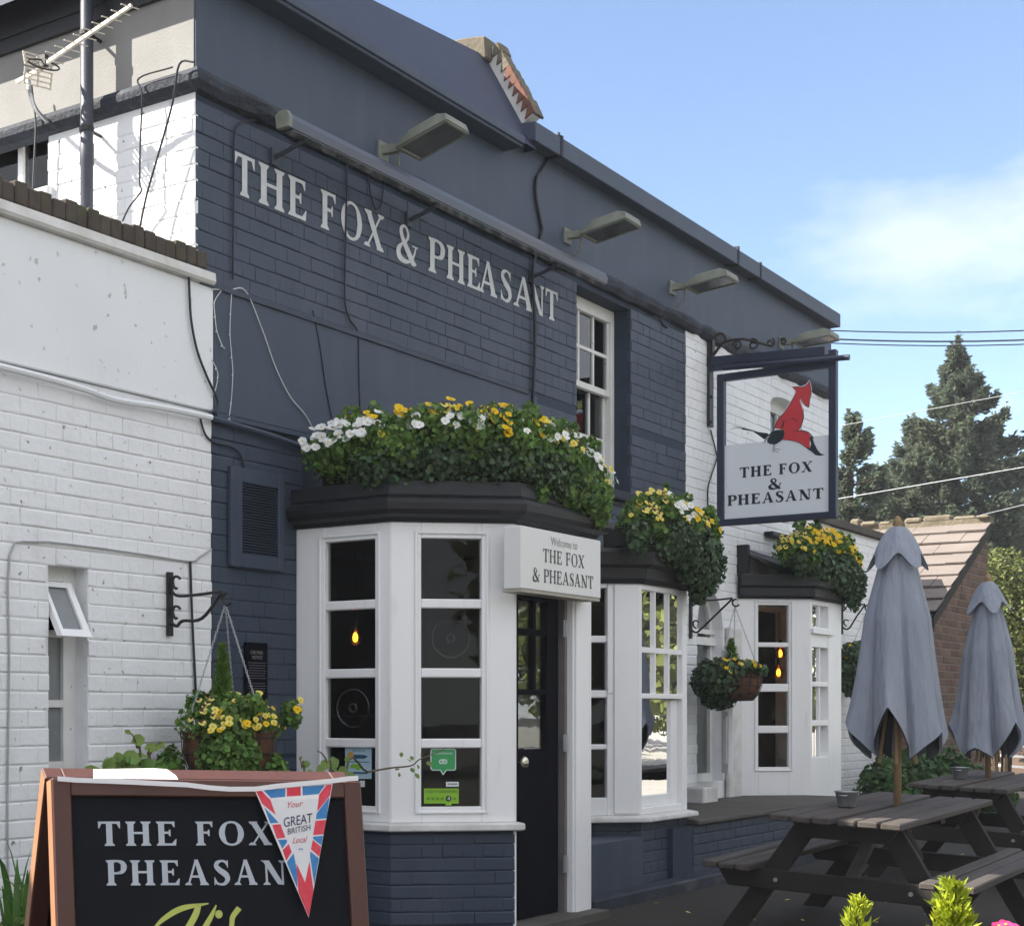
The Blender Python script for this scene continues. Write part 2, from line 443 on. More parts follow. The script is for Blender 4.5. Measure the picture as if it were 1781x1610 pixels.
class MB:
    def __init__(self):
        self.v, self.f, self.mi = [], [], []

    def face(self, pts, mi=0):
        i = len(self.v)
        self.v += [tuple(p) for p in pts]
        self.f.append(tuple(range(i, i + len(pts))))
        self.mi.append(mi)

    def add(self, verts, faces, mi=0):
        i = len(self.v)
        self.v += [tuple(p) for p in verts]
        self.f += [tuple(i + k for k in f) for f in faces]
        self.mi += [mi] * len(faces)

    def hexa(self, p, mi=0):
        """eight corners: 0-3 bottom ring, 4-7 top ring"""
        self.add(p, [(3, 2, 1, 0), (4, 5, 6, 7), (0, 1, 5, 4), (1, 2, 6, 5), (2, 3, 7, 6), (3, 0, 4, 7)], mi)

    def box(self, x0, x1, y0, y1, z0, z1, mi=0):
        self.hexa([(x0, y0, z0), (x1, y0, z0), (x1, y1, z0), (x0, y1, z0),
                   (x0, y0, z1), (x1, y0, z1), (x1, y1, z1), (x0, y1, z1)], mi)

    def bbox(self, x0, x1, y0, y1, z0, z1, b=0.004, mi=0):
        """box with chamfered edges"""
        xs, ys, zs = (x0, x1), (y0, y1), (z0, z1)
        v, idx = [], {}
        for i in (0, 1):
            for j in (0, 1):
                for k in (0, 1):
                    sx, sy, sz = (1 if i == 0 else -1), (1 if j == 0 else -1), (1 if k == 0 else -1)
                    for a in range(3):
                        p = [xs[i] + sx * b, ys[j] + sy * b, zs[k] + sz * b]
                        p[a] = (xs[i], ys[j], zs[k])[a]
                        idx[(i, j, k, a)] = len(v)
                        v.append(p)
        f = []
        for a in range(3):
            o = [c for c in range(3) if c != a]
            for s in (0, 1):
                q = []
                for (m, nn) in ((0, 0), (1, 0), (1, 1), (0, 1)):
                    t = [0, 0, 0]
                    t[a] = s
                    t[o[0]] = m
                    t[o[1]] = nn
                    q.append(idx[(t[0], t[1], t[2], a)])
                f.append(q)
        for a in range(3):          # edges along axis a
            o = [c for c in range(3) if c != a]
            for m in (0, 1):
                for nn in (0, 1):
                    e = []
                    for s in (0, 1):
                        t = [0, 0, 0]
                        t[a] = s
                        t[o[0]] = m
                        t[o[1]] = nn
                        e.append((idx[(*t, o[0])], idx[(*t, o[1])]))
                    f.append([e[0][0], e[0][1], e[1][1], e[1][0]])
        for i in (0, 1):
            for j in (0, 1):
                for k in (0, 1):
                    f.append([idx[(i, j, k, 0)], idx[(i, j, k, 1)], idx[(i, j, k, 2)]])
        self.add(v, f, mi)

    def obox(self, o, u, n, u0, u1, n0, n1, z0, z1, mi=0):
        o = Vector((o[0], o[1], 0))
        u, n = V2(u, n)
        P = lambda a, b, z: o + u * a + n * b + Vector((0, 0, z))
        self.hexa([P(u0, n0, z0), P(u1, n0, z0), P(u1, n1, z0), P(u0, n1, z0),
                   P(u0, n0, z1), P(u1, n0, z1), P(u1, n1, z1), P(u0, n1, z1)], mi)

    def bar(self, a, b, w, h, up=(0, 0, 1), mi=0, bev=0):
        """rectangular bar from a to b"""
        a, b = Vector(a), Vector(b)
        d = (b - a).normalized()
        s = d.cross(Vector(up))
        if s.length < 1e-4:
            s = d.cross(Vector((1, 0, 0)))
        s.normalize()
        t = s.cross(d)
        s, t = s * (w / 2), t * (h / 2)
        self.hexa([a - s - t, a + s - t, b + s - t, b - s - t, a - s + t, a + s + t, b + s + t, b - s + t], mi)

    def tube(self, pts, r, n=8, mi=0, cap=True):
        pts = [Vector(p) for p in pts]
        rs = r if isinstance(r, (list, tuple)) else [r] * len(pts)
        rings, up = [], None
        for i, p in enumerate(pts):
            d = (pts[min(i + 1, len(pts) - 1)] - pts[max(i - 1, 0)])
            if d.length < 1e-9:
                d = Vector((0, 0, 1))
            d.normalize()
            if up is None:
                up = Vector((0, 0, 1)) if abs(d.z) < 0.9 else Vector((1, 0, 0))
            s = d.cross(up)
            if s.length < 1e-5:
                s = d.cross(Vector((0.3, 1, 0.2)))
            s.normalize()
            t = s.cross(d)
            up = t
            rings.append([p + (s * math.cos(2 * math.pi * k / n) + t * math.sin(2 * math.pi * k / n)) * rs[i] for k in range(n)])
        v = [q for rg in rings for q in rg]
        f = []
        for i in range(len(pts) - 1):
            for k in range(n):
                k2 = (k + 1) % n
                f.append((i * n + k, i * n + k2, (i + 1) * n + k2, (i + 1) * n + k))
        if cap:
            f.append(tuple(range(n))[::-1])
            f.append(tuple((len(pts) - 1) * n + k for k in range(n)))
        self.add(v, f, mi)

    def lathe(self, c, prof, n=20, mi=0):
        """prof: list of (radius, z) about a vertical axis through c"""
        c = Vector(c)
        v, f = [], []
        for r, z in prof:
            for k in range(n):
                a = 2 * math.pi * k / n
                v.append(c + Vector((r * math.cos(a), r * math.sin(a), z)))
        for i in range(len(prof) - 1):
            for k in range(n):
                k2 = (k + 1) % n
                f.append((i * n + k, i * n + k2, (i + 1) * n + k2, (i + 1) * n + k))
        self.add(v, f, mi)

    def prism(self, pts, d, mi=0):
        """polygon pts (3D, planar) pushed along d"""
        n = len(pts)
        d = Vector(d)
        a = [Vector(p) for p in pts]
        b = [p + d for p in a]
        self.add(a + b, [tuple(range(n))[::-1], tuple(range(n, 2 * n))] +
                 [(k, (k + 1) % n, n + (k + 1) % n, n + k) for k in range(n)], mi)

    def sweep(self, path, prof, mi=0, cap=True):
        """profile (outward offset, z) along a plan polyline, mitred; outward is to the right of travel reversed"""
        P = [Vector((p[0], p[1])) for p in path]
        nr = []
        for i in range(len(P) - 1):
            d = (P[i + 1] - P[i]).normalized()
            nr.append(Vector((d.y, -d.x)))
        offs = []
        for i in range(len(P)):
            if i == 0:
                m = nr[0]
            elif i == len(P) - 1:
                m = nr[-1]
            else:
                m = (nr[i - 1] + nr[i])
                m = m / max(0.2, m.dot(nr[i]))
            offs.append(m)
        k = len(prof)
        v = []
        for i, p in enumerate(P):
            for o, z in prof:
                q = p + offs[i] * o
                v.append((q.x, q.y, z))
        f = []
        for i in range(len(P) - 1):
            for j in range(k):
                j2 = (j + 1) % k
                f.append((i * k + j, (i + 1) * k + j, (i + 1) * k + j2, i * k + j2))
        if cap:
            f.append(tuple(range(k)))
            f.append(tuple((len(P) - 1) * k + j for j in range(k))[::-1])
        self.add(v, f, mi)

    def build(self, name, mat, parent=None, smooth=False):
        org = ORG.get(parent.name, Vector((0, 0, 0))) if parent else Vector((0, 0, 0))
        me = bpy.data.meshes.new(name)
        vs = np.array(self.v, dtype=np.float64).reshape(-1, 3) - np.array(org)
        if parent is None:
            base = np.array([vs[:, 0].mean(), vs[:, 1].mean(), vs[:, 2].min()])
            vs = vs - base
        me.from_pydata(vs.tolist(), [], self.f)
        mats = mat if isinstance(mat, (list, tuple)) else [mat]
        for m in mats:
            me.materials.append(m)
        if len(mats) > 1:
            me.polygons.foreach_set('material_index', self.mi)
        if smooth:
            me.polygons.foreach_set('use_smooth', [True] * len(me.polygons))
        o = bpy.data.objects.new(name, me)
        COL.objects.link(o)
        if parent:
            o.parent = parent
            ORG[o.name] = org
        else:
            o.location = Vector(base)
        return o


def tag(o, label=None, cat=None, group=None, kind=None):
    if label:
        o['label'] = label
    if cat:
        o['category'] = cat
    if group:
        o['group'] = group
    if kind:
        o['kind'] = kind
    return o


def thing(name, loc, label, cat, group=None):
    o = bpy.data.objects.new(name, None)
    o.empty_display_size = 0.1
    COL.objects.link(o)
    o.location = Vector(loc)
    ORG[o.name] = Vector(loc)
    return tag(o, label, cat, group)


def copy_tree(o, parent=None):
    c = o.copy()
    COL.objects.link(c)
    c.parent = parent
    for ch in [k for k in bpy.data.objects if k.parent == o]:
        copy_tree(ch, c)
    return c


def place_copy(root, loc, label, rz=None):
    c = copy_tree(root)
    c.location = Vector(loc)
    if rz is not None:
        c.rotation_euler.z = rz
    c['label'] = label
    ORG[c.name] = Vector(loc)
    return c


def soften(o, w=0.004, seg=1):
    m = o.modifiers.new('edge', 'BEVEL')
    m.width = w
    m.segments = seg
    m.limit_method = 'ANGLE'
    m.angle_limit = math.radians(40)
    return o


def catmull(pts, sub=6):
    pts = [Vector(p) for p in pts]
    out = []
    for i in range(len(pts) - 1):
        p0 = pts[i - 1] if i else pts[0] * 2 - pts[1]
        p1, p2 = pts[i], pts[i + 1]
        p3 = pts[i + 2] if i + 2 < len(pts) else p2 * 2 - p1
        for k in range(sub):
            t = k / sub
            out.append(0.5 * ((2 * p1) + (p2 - p0) * t + (2 * p0 - 5 * p1 + 4 * p2 - p3) * t * t + (3 * p1 - p0 - 3 * p2 + p3) * t ** 3))
    out.append(pts[-1])
    return out


def wall_holes(mb, x0, x1, z0, z1, holes, yf, yb, mi=0):
    """wall in the plane of the front with rectangular openings (x0,x1,z0,z1)"""
    xs = sorted({x0, x1, *[min(max(h[i], x0), x1) for h in holes for i in (0, 1)]})
    zs = sorted({z0, z1, *[min(max(h[i], z0), z1) for h in holes for i in (2, 3)]})
    nx, nz_ = len(xs) - 1, len(zs) - 1

    def solid(i, j):
        if i < 0 or j < 0 or i >= nx or j >= nz_:
            return False
        cx, cz = (xs[i] + xs[i + 1]) / 2, (zs[j] + zs[j + 1]) / 2
        return not any(h[0] < cx < h[1] and h[2] < cz < h[3] for h in holes)
    for i in range(nx):
        for j in range(nz_):
            if not solid(i, j):
                continue
            a, b, c, d = xs[i], xs[i + 1], zs[j], zs[j + 1]
            mb.face([(a, yf, c), (b, yf, c), (b, yf, d), (a, yf, d)], mi)
            mb.face([(a, yb, c), (a, yb, d), (b, yb, d), (b, yb, c)], mi)
            if not solid(i - 1, j):
                mb.face([(a, yf, c), (a, yf, d), (a, yb, d), (a, yb, c)], mi)
            if not solid(i + 1, j):
                mb.face([(b, yf, c), (b, yb, c), (b, yb, d), (b, yf, d)], mi)
            if not solid(i, j - 1):
                mb.face([(a, yf, c), (a, yb, c), (b, yb, c), (b, yf, c)], mi)
            if not solid(i, j + 1):
                mb.face([(a, yf, d), (b, yf, d), (b, yb, d), (a, yb, d)], mi)


# ---- bricks: shared unit meshes (length along x, height along z, face towards -y)
def brick_mesh(name, L, H, mat, seed, dep=0.03, ch=0.007):
    r = random.Random(seed)
    j = lambda a=0.0019: r.uniform(-a, a)
    fr = r.uniform(-0.0018, 0.0010)
    md = 0.0030 if 'white' in mat.name else 0.0019
    v = [(0, dep, 0), (L, dep, 0), (L, dep, H), (0, dep, H)]
    v += [(j(), md, j()), (L + j(), md, j()), (L + j(), md, H + j()), (j(), md, H + j())]
    c = ch
    e = .0028
    v += [(e + j(), fr + j(.001), c + j()), (L - e + j(), fr + j(.001), c + j()), (L - e + j(), fr + j(.001), H - c + j()), (e + j(), fr + j(.001), H - c + j())]
    f = [(0, 1, 5, 4), (1, 2, 6, 5), (2, 3, 7, 6), (3, 0, 4, 7), (4, 5, 9, 8), (5, 6, 10, 9), (6, 7, 11, 10), (7, 4, 8, 11), (8, 9, 10, 11)]
    me = bpy.data.meshes.new(name)
    me.from_pydata(v, [], f)
    me.materials.append(mat)
    return me, v, f


BRICKSETS = {}


def brickset(mat, L, H):
    k = (mat.name, round(L, 4), round(H, 4))
    if k not in BRICKSETS:
        BRICKSETS[k] = [brick_mesh('brick', L, H, mat, 100 + s) for s in range(6)]
    return BRICKSETS[k]


def lay_bricks(o, u, length, z0, z1, mat, parent=None, stuff=None, mi=0, holes=(), L=0.2325, H=0.0805, J=0.0045, test=None, first=0.0, english=True):
    """courses of brick on the vertical plane through plan point o along u; single objects under parent, or into the mesh stuff"""
    u = Vector((u[0], u[1], 0)).normalized()
    n = Vector((u.y, -u.x, 0))
    rz = math.atan2(u.y, u.x)
    org = ORG[parent.name] if parent else None
    k, z, cnt = 0, z0, 0
    while z + H <= z1 + 0.02:
        h = min(H, z1 - z)
        head = english and (k % 4 == 1)
        bl = (L - J) / 2 if head else L
        s = -(0.5 * (bl + J)) if k % 2 else 0.0
        s += first
        while s < length - 0.02:
            a, b = max(s, 0), min(s + bl, length)
            s += bl + J * .4
            segs = [(a, b)]
            for (h0, h1, hz0, hz1) in holes:
                if z + h / 2 < hz0 or z + h / 2 > hz1:
                    continue
                ns = []
                for (p, q) in segs:
                    if q <= h0 or p >= h1:
                        ns.append((p, q))
                    else:
                        if p < h0:
                            ns.append((p, h0))
                        if q > h1:
                            ns.append((h1, q))
                segs = ns
            for (p, q) in segs:
                if q - p < 0.03:
                    continue
                loc = Vector((o[0], o[1], 0)) + u * p + Vector((0, 0, z))
                me, v, f = random.choice(brickset(mat, bl, H))
                sx, sz = (q - p) / bl, h / H
                if parent and (test is None or test(loc)):
                    ob = bpy.data.objects.new('brick', me)
                    COL.objects.link(ob)
                    ob.parent = parent
                    ob.location = loc - org
                    ob.rotation_euler.z = rz
                    ob.scale = (sx, 1, sz)
                    cnt += 1
                elif stuff is not None:
                    w = [loc + u * (x * sx) - n * y + Vector((0, 0, zz * sz)) for x, y, zz in v]
                    stuff.add(w, f, mi)
        z += H + J
        k += 1
    return cnt


# ---- hand-drawn serif capitals: strokes are polygons in a cell one unit high
def rib(pts, ws, sub=7):
    pts3 = [(p[0], p[1], w) for p, w in zip(pts, ws)]
    c = catmull(pts3, sub)
    L, R = [], []
    for i, p in enumerate(c):
        d = c[min(i + 1, len(c) - 1)] - c[max(i - 1, 0)]
        d = Vector((d.x, d.y))
        d.normalize()
        nn = Vector((-d.y, d.x)) * (max(p.z, 0.005) / 2)
        L.append((p.x + nn.x, p.y + nn.y))
        R.append((p.x - nn.x, p.y - nn.y))
    return [[L[i], L[i + 1], R[i + 1], R[i]] for i in range(len(L) - 1)]


def serif(x, S, top=False, e=0.075):
    p = [(x - e, 0), (x + S + e, 0), (x + S + e, 0.035), (x + S + 0.012, 0.11), (x - 0.012, 0.11), (x - e, 0.035)]
    return [(a, 1 - b) for a, b in p] if top else p


def stem(x, S):
    return [[(x, 0.02), (x + S, 0.02), (x + S, 0.98), (x, 0.98)], serif(x, S), serif(x, S, True)]


def glyph(ch, S=0.19, T=0.075):
    g = []
    if ch == 'T':
        w = 0.78
        g = [[(w / 2 - S / 2, 0.02), (w / 2 + S / 2, 0.02), (w / 2 + S / 2, 0.96), (w / 2 - S / 2, 0.96)], serif(w / 2 - S / 2, S),
             [(0, 1 - T), (w, 1 - T), (w, 1), (0, 1)], [(0, 1.015), (0, 0.72), (0.035, 0.72), (0.12, 1 - T)], [(w, 1.015), (w, 0.72), (w - 0.035, 0.72), (w - 0.12, 1 - T)]]
    elif ch == 'H':
        w = 0.92
        g = stem(0.08, S) + stem(w - 0.08 - S, S) + [[(0.2, 0.48), (w - 0.2, 0.48), (w - 0.2, 0.48 + T), (0.2, 0.48 + T)]]
    elif ch in 'EF':
        w = 0.70 if ch == 'E' else 0.66
        g = stem(0.08, S) + [[(0.1, 1 - T), (w - 0.02, 1 - T), (w - 0.02, 1), (0.1, 1)], [(w - 0.02, 1.01), (w - 0.14, 1 - T), (w - 0.05, 0.76), (w - 0.02, 0.76)],
                             [(0.2, 0.49), (0.50, 0.49), (0.50, 0.49 + T), (0.2, 0.49 + T)], [(0.47, 0.66), (0.44, 0.57), (0.44, 0.48), (0.47, 0.39), (0.52, 0.39), (0.52, 0.66)]]
        if ch == 'E':
            g += [[(0.1, 0), (w, 0), (w, T), (0.1, T)], [(w, -0.01), (w + 0.03, 0.27), (w, 0.27), (w - 0.14, T)]]
    elif ch in 'OQ':
        w = 0.94
        N = 40
        for i in range(N):
            q = []
            for k in (i, i + 1):
                a = 2 * math.pi * k / N
                tx = S * abs(math.cos(a)) ** 1.3 + T * abs(math.sin(a)) ** 1.3
                q.append(((w / 2 + w / 2 * math.cos(a), 0.5 + 0.52 * math.sin(a)),
                          (w / 2 + (w / 2 - tx * 1.0) * math.cos(a), 0.5 + (0.52 - T * 0.95 - 0.0 * tx) * math.sin(a))))
            g.append([q[0][0], q[1][0], q[1][1], q[0][1]])
    elif ch == 'X':
        w = 0.9
        g = [[(0.06, 1), (0.06 + S * 1.15, 1), (w - 0.06, 0), (w - 0.06 - S * 1.15, 0)], [(w - 0.17, 1), (w - 0.09, 1), (0.17, 0), (0.09, 0)],
             serif(0.10, S * 0.8, True), serif(w - 0.19, 0.10, True, 0.09), serif(0.08, 0.10, False, 0.09), serif(w - 0.10 - S * 0.8, S * 0.8)]
    elif ch == 'P':
        g = stem(0.08, S) + rib([(0.15, 0.963), (0.42, 0.965), (0.60, 0.90), (0.66, 0.73), (0.60, 0.555), (0.42, 0.485), (0.2, 0.485)],
                                [T, T, S * 0.75, S * 1.02, S * 0.75, T, T])
    elif ch == 'A':
        w = 0.94
        g = [[(0.42, 1.0), (0.50, 1.0), (0.19, 0), (0.11, 0)], [(0.40, 1.03), (0.54, 1.03), (w - 0.07, 0), (w - 0.07 - S * 1.1, 0)],
             [(0.22, 0.30), (0.68, 0.30), (0.66, 0.30 + T), (0.24, 0.30 + T)], serif(0.11, 0.08, False, 0.09), serif(w - 0.07 - S * 1.0, S * 0.9, False, 0.07)]
    elif ch == 'S':
        g = rib([(0.535, 0.80), (0.45, 0.945), (0.30, 0.975), (0.15, 0.90), (0.115, 0.76), (0.22, 0.62), (0.40, 0.48), (0.51, 0.35), (0.52, 0.20), (0.42, 0.06), (0.27, 0.025), (0.12, 0.08), (0.045, 0.24)],
                [0.05, T, T, S * .7, S * .8, S * .98, S * 1.1, S * .98, S * .8, S * .6, T, T, 0.05])
        g += [[(0.52, 1.0), (0.57, 1.0), (0.565, 0.70), (0.535, 0.70)], [(0.02, 0.0), (0.06, 0.0), (0.06, 0.31), (0.025, 0.31)]]
    elif ch == 'N':
        w = 0.96
        g = [[(0.13, 0), (0.21, 0), (0.21, 0.96), (0.13, 0.96)], serif(0.13, 0.08, False, 0.10), [(0.02, 1), (0.02 + S * 1.25, 1), (w - 0.12, 0), (w - 0.12 - S * 1.1, 0.02)],
             [(w - 0.20, 0), (w - 0.12, 0), (w - 0.12, 1), (w - 0.20, 1)], serif(w - 0.20, 0.08, True, 0.10), [(-0.03, 1), (0.2, 1), (0.2, 0.965), (-0.03, 0.965)]]
    elif ch == '&':
        g = rib([(0.92, 0.50), (0.80, 0.22), (0.62, 0.05), (0.38, 0.0), (0.14, 0.08), (0.10, 0.27), (0.25, 0.45), (0.45, 0.58), (0.55, 0.76), (0.47, 0.95), (0.33, 0.98), (0.22, 0.86), (0.26, 0.68), (0.50, 0.36), (0.76, 0.06), (0.93, 0.02)],
                [0.06, T, T, S * .7, S, S * .9, T, T, S * .55, T, T, S * .7, S * .8, S, S, 0.05])
        g += [[(0.74, 0.53), (1.0, 0.53), (1.0, 0.49), (0.74, 0.49)]]
    return g


ADV = {'T': .80, 'H': .94, 'E': .74, 'F': .70, 'O': .95, 'X': .92, 'P': .72, 'A': .95, 'S': .60, 'N': .97, '&': 1.0, ' ': .36}


def letter(ch, o, u, v, n, w, h, mat, parent, S=0.19, T=0.075):
    """one letter with its lower left at o; w and h are its full width and height"""
    o, u, v, n = Vector(o), Vector(u), Vector(v), Vector(n)
    mb = MB()
    k = w / ADV[ch]
    for i, pg in enumerate(glyph(ch, S, T)):
        off = n * (0.00012 * (i % 12))
        mb.face([o + u * (a * k) + v * (b * h) + off for a, b in pg])
    return mb.build('letter', mat, parent)


def word(txt, o, u, v, n, h, width, mat, parent, S=0.19, T=0.075, gap=0.10):
    tot = sum(ADV[c] for c in txt) + gap * (len(txt) - 1)
    k = width / tot
    x = 0
    for c in txt:
        if c != ' ':
            letter(c, Vector(o) + Vector(u) * (x * k), u, v, n, ADV[c] * k, h, mat, parent, S, T)
        x += ADV[c] + gap


def font_text(txt, o, u, v, n, h, width, mat, parent, shear=0.0, name='lettering'):
    cu = bpy.data.curves.new('txt', 'FONT')
    cu.body = txt
    cu.shear = shear
    cu.resolution_u = 3
    ob = bpy.data.objects.new('txt', cu)
    me = bpy.data.meshes.new_from_object(ob)
    vs = np.array([q.co for q in me.vertices])
    mn, mx = vs.min(0), vs.max(0)
    mb = MB()
    o, u, v = Vector(o), Vector(u), Vector(v)
    P = [o + u * ((p[0] - mn[0]) / (mx[0] - mn[0]) * width) + v * ((p[1] - mn[1]) / max(1e-6, (mx[1] - mn[1])) * h) for p in vs]
    mb.add(P, [tuple(f.vertices) for f in me.polygons])
    bpy.data.objects.remove(ob)
    bpy.data.curves.remove(cu)
    bpy.data.meshes.remove(me)
    return mb.build(name, mat, parent)


# ---- foliage: many small leaves in one mesh
def leaves(name, mat, parent, pts, nrm, size, aspect=0.7, fold=0.25, jitter=0.7, var=0.35, kind=None, droop=0.0):
    pts = np.asarray(pts, float)
    nrm = np.asarray(nrm, float)
    N = len(pts)
    d = nrm + RNG.normal(0, jitter, (N, 3))
    d /= np.linalg.norm(d, axis=1, keepdims=True) + 1e-9
    a = RNG.normal(0, 1, (N, 3))
    a[:, 2] -= droop
    t = a - d * (a * d).sum(1, keepdims=True)
    t /= np.linalg.norm(t, axis=1, keepdims=True) + 1e-9
    b = np.cross(d, t)
    s = size * (1 + RNG.uniform(-var, var, (N, 1)))
    L, W = s, s * aspect * 0.5
    v = np.stack([pts - t * L * .5, pts - t * L * .12 + b * W + d * W * fold, pts + t * L * .22 + b * W * .8 + d * W * fold, pts + t * L * .5,
                  pts + t * L * .22 - b * W * .8 + d * W * fold, pts - t * L * .12 - b * W + d * W * fold], 1).reshape(-1, 3)
    org = ORG.get(parent.name, Vector()) if parent else Vector()
    v -= np.array(org)
    me = bpy.data.meshes.new(name)
    me.vertices.add(len(v))
    me.vertices.foreach_set('co', v.ravel())
    base = (np.arange(N) * 6)[:, None]
    quads = np.concatenate([base + np.array([[0, 1, 2, 3]]), base + np.array([[0, 3, 4, 5]])], 1).reshape(-1, 4)
    me.loops.add(quads.size)
    me.loops.foreach_set('vertex_index', quads.ravel().astype(np.int32))
    me.polygons.add(len(quads))
    me.polygons.foreach_set('loop_start', (np.arange(len(quads)) * 4).astype(np.int32))
    me.update(calc_edges=True)
    me.materials.append(mat)
    o = bpy.data.objects.new(name, me)
    COL.objects.link(o)
    if parent:
        o.parent = parent
        ORG[o.name] = org
    if kind:
        o['kind'] = kind
    return o


def blob_points(blobs, n, lo=0.55, hi=1.05):
    """points near the skins of ellipsoids (centre, radii, weight)"""
    w = np.array([b[2] for b in blobs], float)
    w /= w.sum()
    P, D = [], []
    for b, k in zip(blobs, RNG.multinomial(n, w)):
        d = RNG.normal(0, 1, (k, 3))
        d /= np.linalg.norm(d, axis=1, keepdims=True)
        r = RNG.uniform(lo ** 2, hi ** 2, (k, 1)) ** 0.5
        P.append(np.array(b[0]) + d * r * np.array(b[1]))
        D.append(d)
    return np.concatenate(P), np.concatenate(D)


def petal_mesh(name, cols, eye, R=0.023):
    mb = MB()
    for k, (ang, mi) in enumerate(((90 - 33, 0), (90 + 33, 0), (8, 1), (172, 1), (270, 2))):
        a = math.radians(ang)
        c, s = math.cos(a), math.sin(a)
        loc = [(0.05, 0.18), (0.35, 0.50), (0.78, 0.52), (1.02, 0.22), (1.02, -0.22), (0.78, -0.52), (0.35, -0.50), (0.05, -0.18)]
        zz = 0.0012 * (k % 3)
        mb.face([((x * c - y * s) * R, (x * s + y * c) * R, 0.25 * R * x * x + zz) for x, y in loc], mi)
    mb.face([(0.2 * R * math.cos(t), 0.2 * R * math.sin(t), 0.006) for t in np.linspace(0, 2 * math.pi, 7)[:-1]], 3)
    me = bpy.data.meshes.new(name)
    me.from_pydata(mb.v, [], mb.f)
    for c in cols + [eye]:
        me.materials.append(c)
    me.polygons.foreach_set('material_index', mb.mi)
    return me


PANSY = {'y': petal_mesh('pansy', [M_PYEL, M_PYEL, M_PYEL], M_EYE), 'w': petal_mesh('pansy', [M_PWHI, M_PWHI, M_PWHI], M_PYEL, 0.025),
         'm': petal_mesh('pansy', [M_PMAR, M_PPALE, M_PPALE], M_EYE, 0.021), 'p': petal_mesh('pansy', [M_PPALE, M_PPALE, M_PYEL], M_EYE, 0.021),
         'k': petal_mesh('pansy', [M_PMAR, M_PMAR, M_PMAR], M_EYE, 0.02)}


def pansies(parent, pos, nrm, kinds, k_=1.0):
    org = ORG[parent.name]
    for p, d, k in zip(pos, nrm, kinds):
        ob = bpy.data.objects.new('pansy', PANSY[k])
        COL.objects.link(ob)
        ob.parent = parent
        ob.location = Vector(p) - org
        q = Vector(d).to_track_quat('Z', 'Y')
        ob.rotation_euler = (q @ Euler((0, 0, random.uniform(-.6, .6))).to_quaternion()).to_euler()
        s = random.uniform(0.8, 1.2) * k_
        ob.scale = (s, s, s)

# ================================================================ SETTING: ground
gm = MB()
ys = [-140, -40, -9, -4.5, 0.3, 12, 60, 240]
xs = [-120, -20, 0, 10, 20, 60, 260]
for i in range(len(xs) - 1):
    for j in range(len(ys) - 1):
        gm.face([(xs[i], ys[j], gz(ys[j])), (xs[i + 1], ys[j], gz(ys[j])), (xs[i + 1], ys[j + 1], gz(ys[j + 1])), (xs[i], ys[j + 1], gz(ys[j + 1]))])
tag(gm.build('ground', M_TARMAC), kind='structure')

# ================================================================ SIDE EXTENSION (white, single storey, left)
XC, XP, XE, XW = 6.485, 6.62, 17.01, 13.10
ext = thing('side_extension', (3.0, 0, 0.16), 'white painted single storey side building with brick coping, left of the slate blue front', 'building')
ew0, ew1, ewz0, ewz1 = 5.395, 5.665, 1.05, 2.045
mb = MB()
wall_holes(mb, -1.5, XP, 0.0, 2.93, [(ew0, ew1, ewz0, ewz1)], 0.006, 0.22)
ewall = mb.build('wall', M_WHITEMORTAR, ext)
lay_bricks((4.85, 0), (1, 0), XP - 4.85, 0.165, 2.92, M_WHITE, ewall, None, holes=[(ew0 - 4.85, ew1 - 4.85, ewz0, ewz1)], first=-0.11)
mb = MB()
lay_bricks((-1.5, 0), (1, 0), 6.34, 0.165, 2.92, M_WHITE, None, mb)
tag(mb.build('brickwork', M_WHITE, ewall), kind='stuff')
mb = MB()
mb.box(-1.5, XP - .001, -0.014, 0.24, 2.935, 3.592)
soften(mb.build('render_band', M_RENDERW, ext), .006)
mb = MB()
mb.sweep([(-1.5, 0), (4.9, 0)] + [(4.9 + .13 * k, 0) for k in range(1, 14)], [(0, 3.594), (0.045, 3.596), (0.055, 3.61), (0.05, 3.655), (-.2, 3.662)])
cb = mb.build('coping_band', M_SILL, ext)
# brick on edge along the parapet
x = -1.5
mb = MB()
r = random.Random(4)
while x < 4.78:
    mb.bbox(x, x + 0.07, -0.035 + r.uniform(-.006, .006), 0.2, 3.664, 3.765 + r.uniform(-.008, .006), .006)
    x += 0.082
tag(mb.build('coping_bricks', M_COPEB, ext), kind='stuff')
while x < 6.46:
    mb = MB()
    mb.bbox(x, x + 0.078 + r.uniform(-.003, .003), -0.035 + r.uniform(-.008, .008), 0.2, 3.664, 3.765 + r.uniform(-.012, .008), .007)
    mb.build('coping_brick', M_COPEB, ext)
    x += 0.082
mb = MB()
mb.box(-1.5, 6.46, -0.015, 0.18, 3.663, 3.735)
mb.build('coping_joint', M_MORTAR, ext)
mb = MB()
mb.box(-1.5, XC - .003, 0.241, 6.0, 3.30, 3.38)
mb.build('flat_roof', M_LEAD, ext)
mb = MB()
mb.box(-1.5, -1.3, 0.23, 6.0, 0, 3.29)
mb.box(-1.3, XC - .003, 5.8, 6.0, 0, 3.29)
mb.build('rear_wall', M_WHITE, ext)
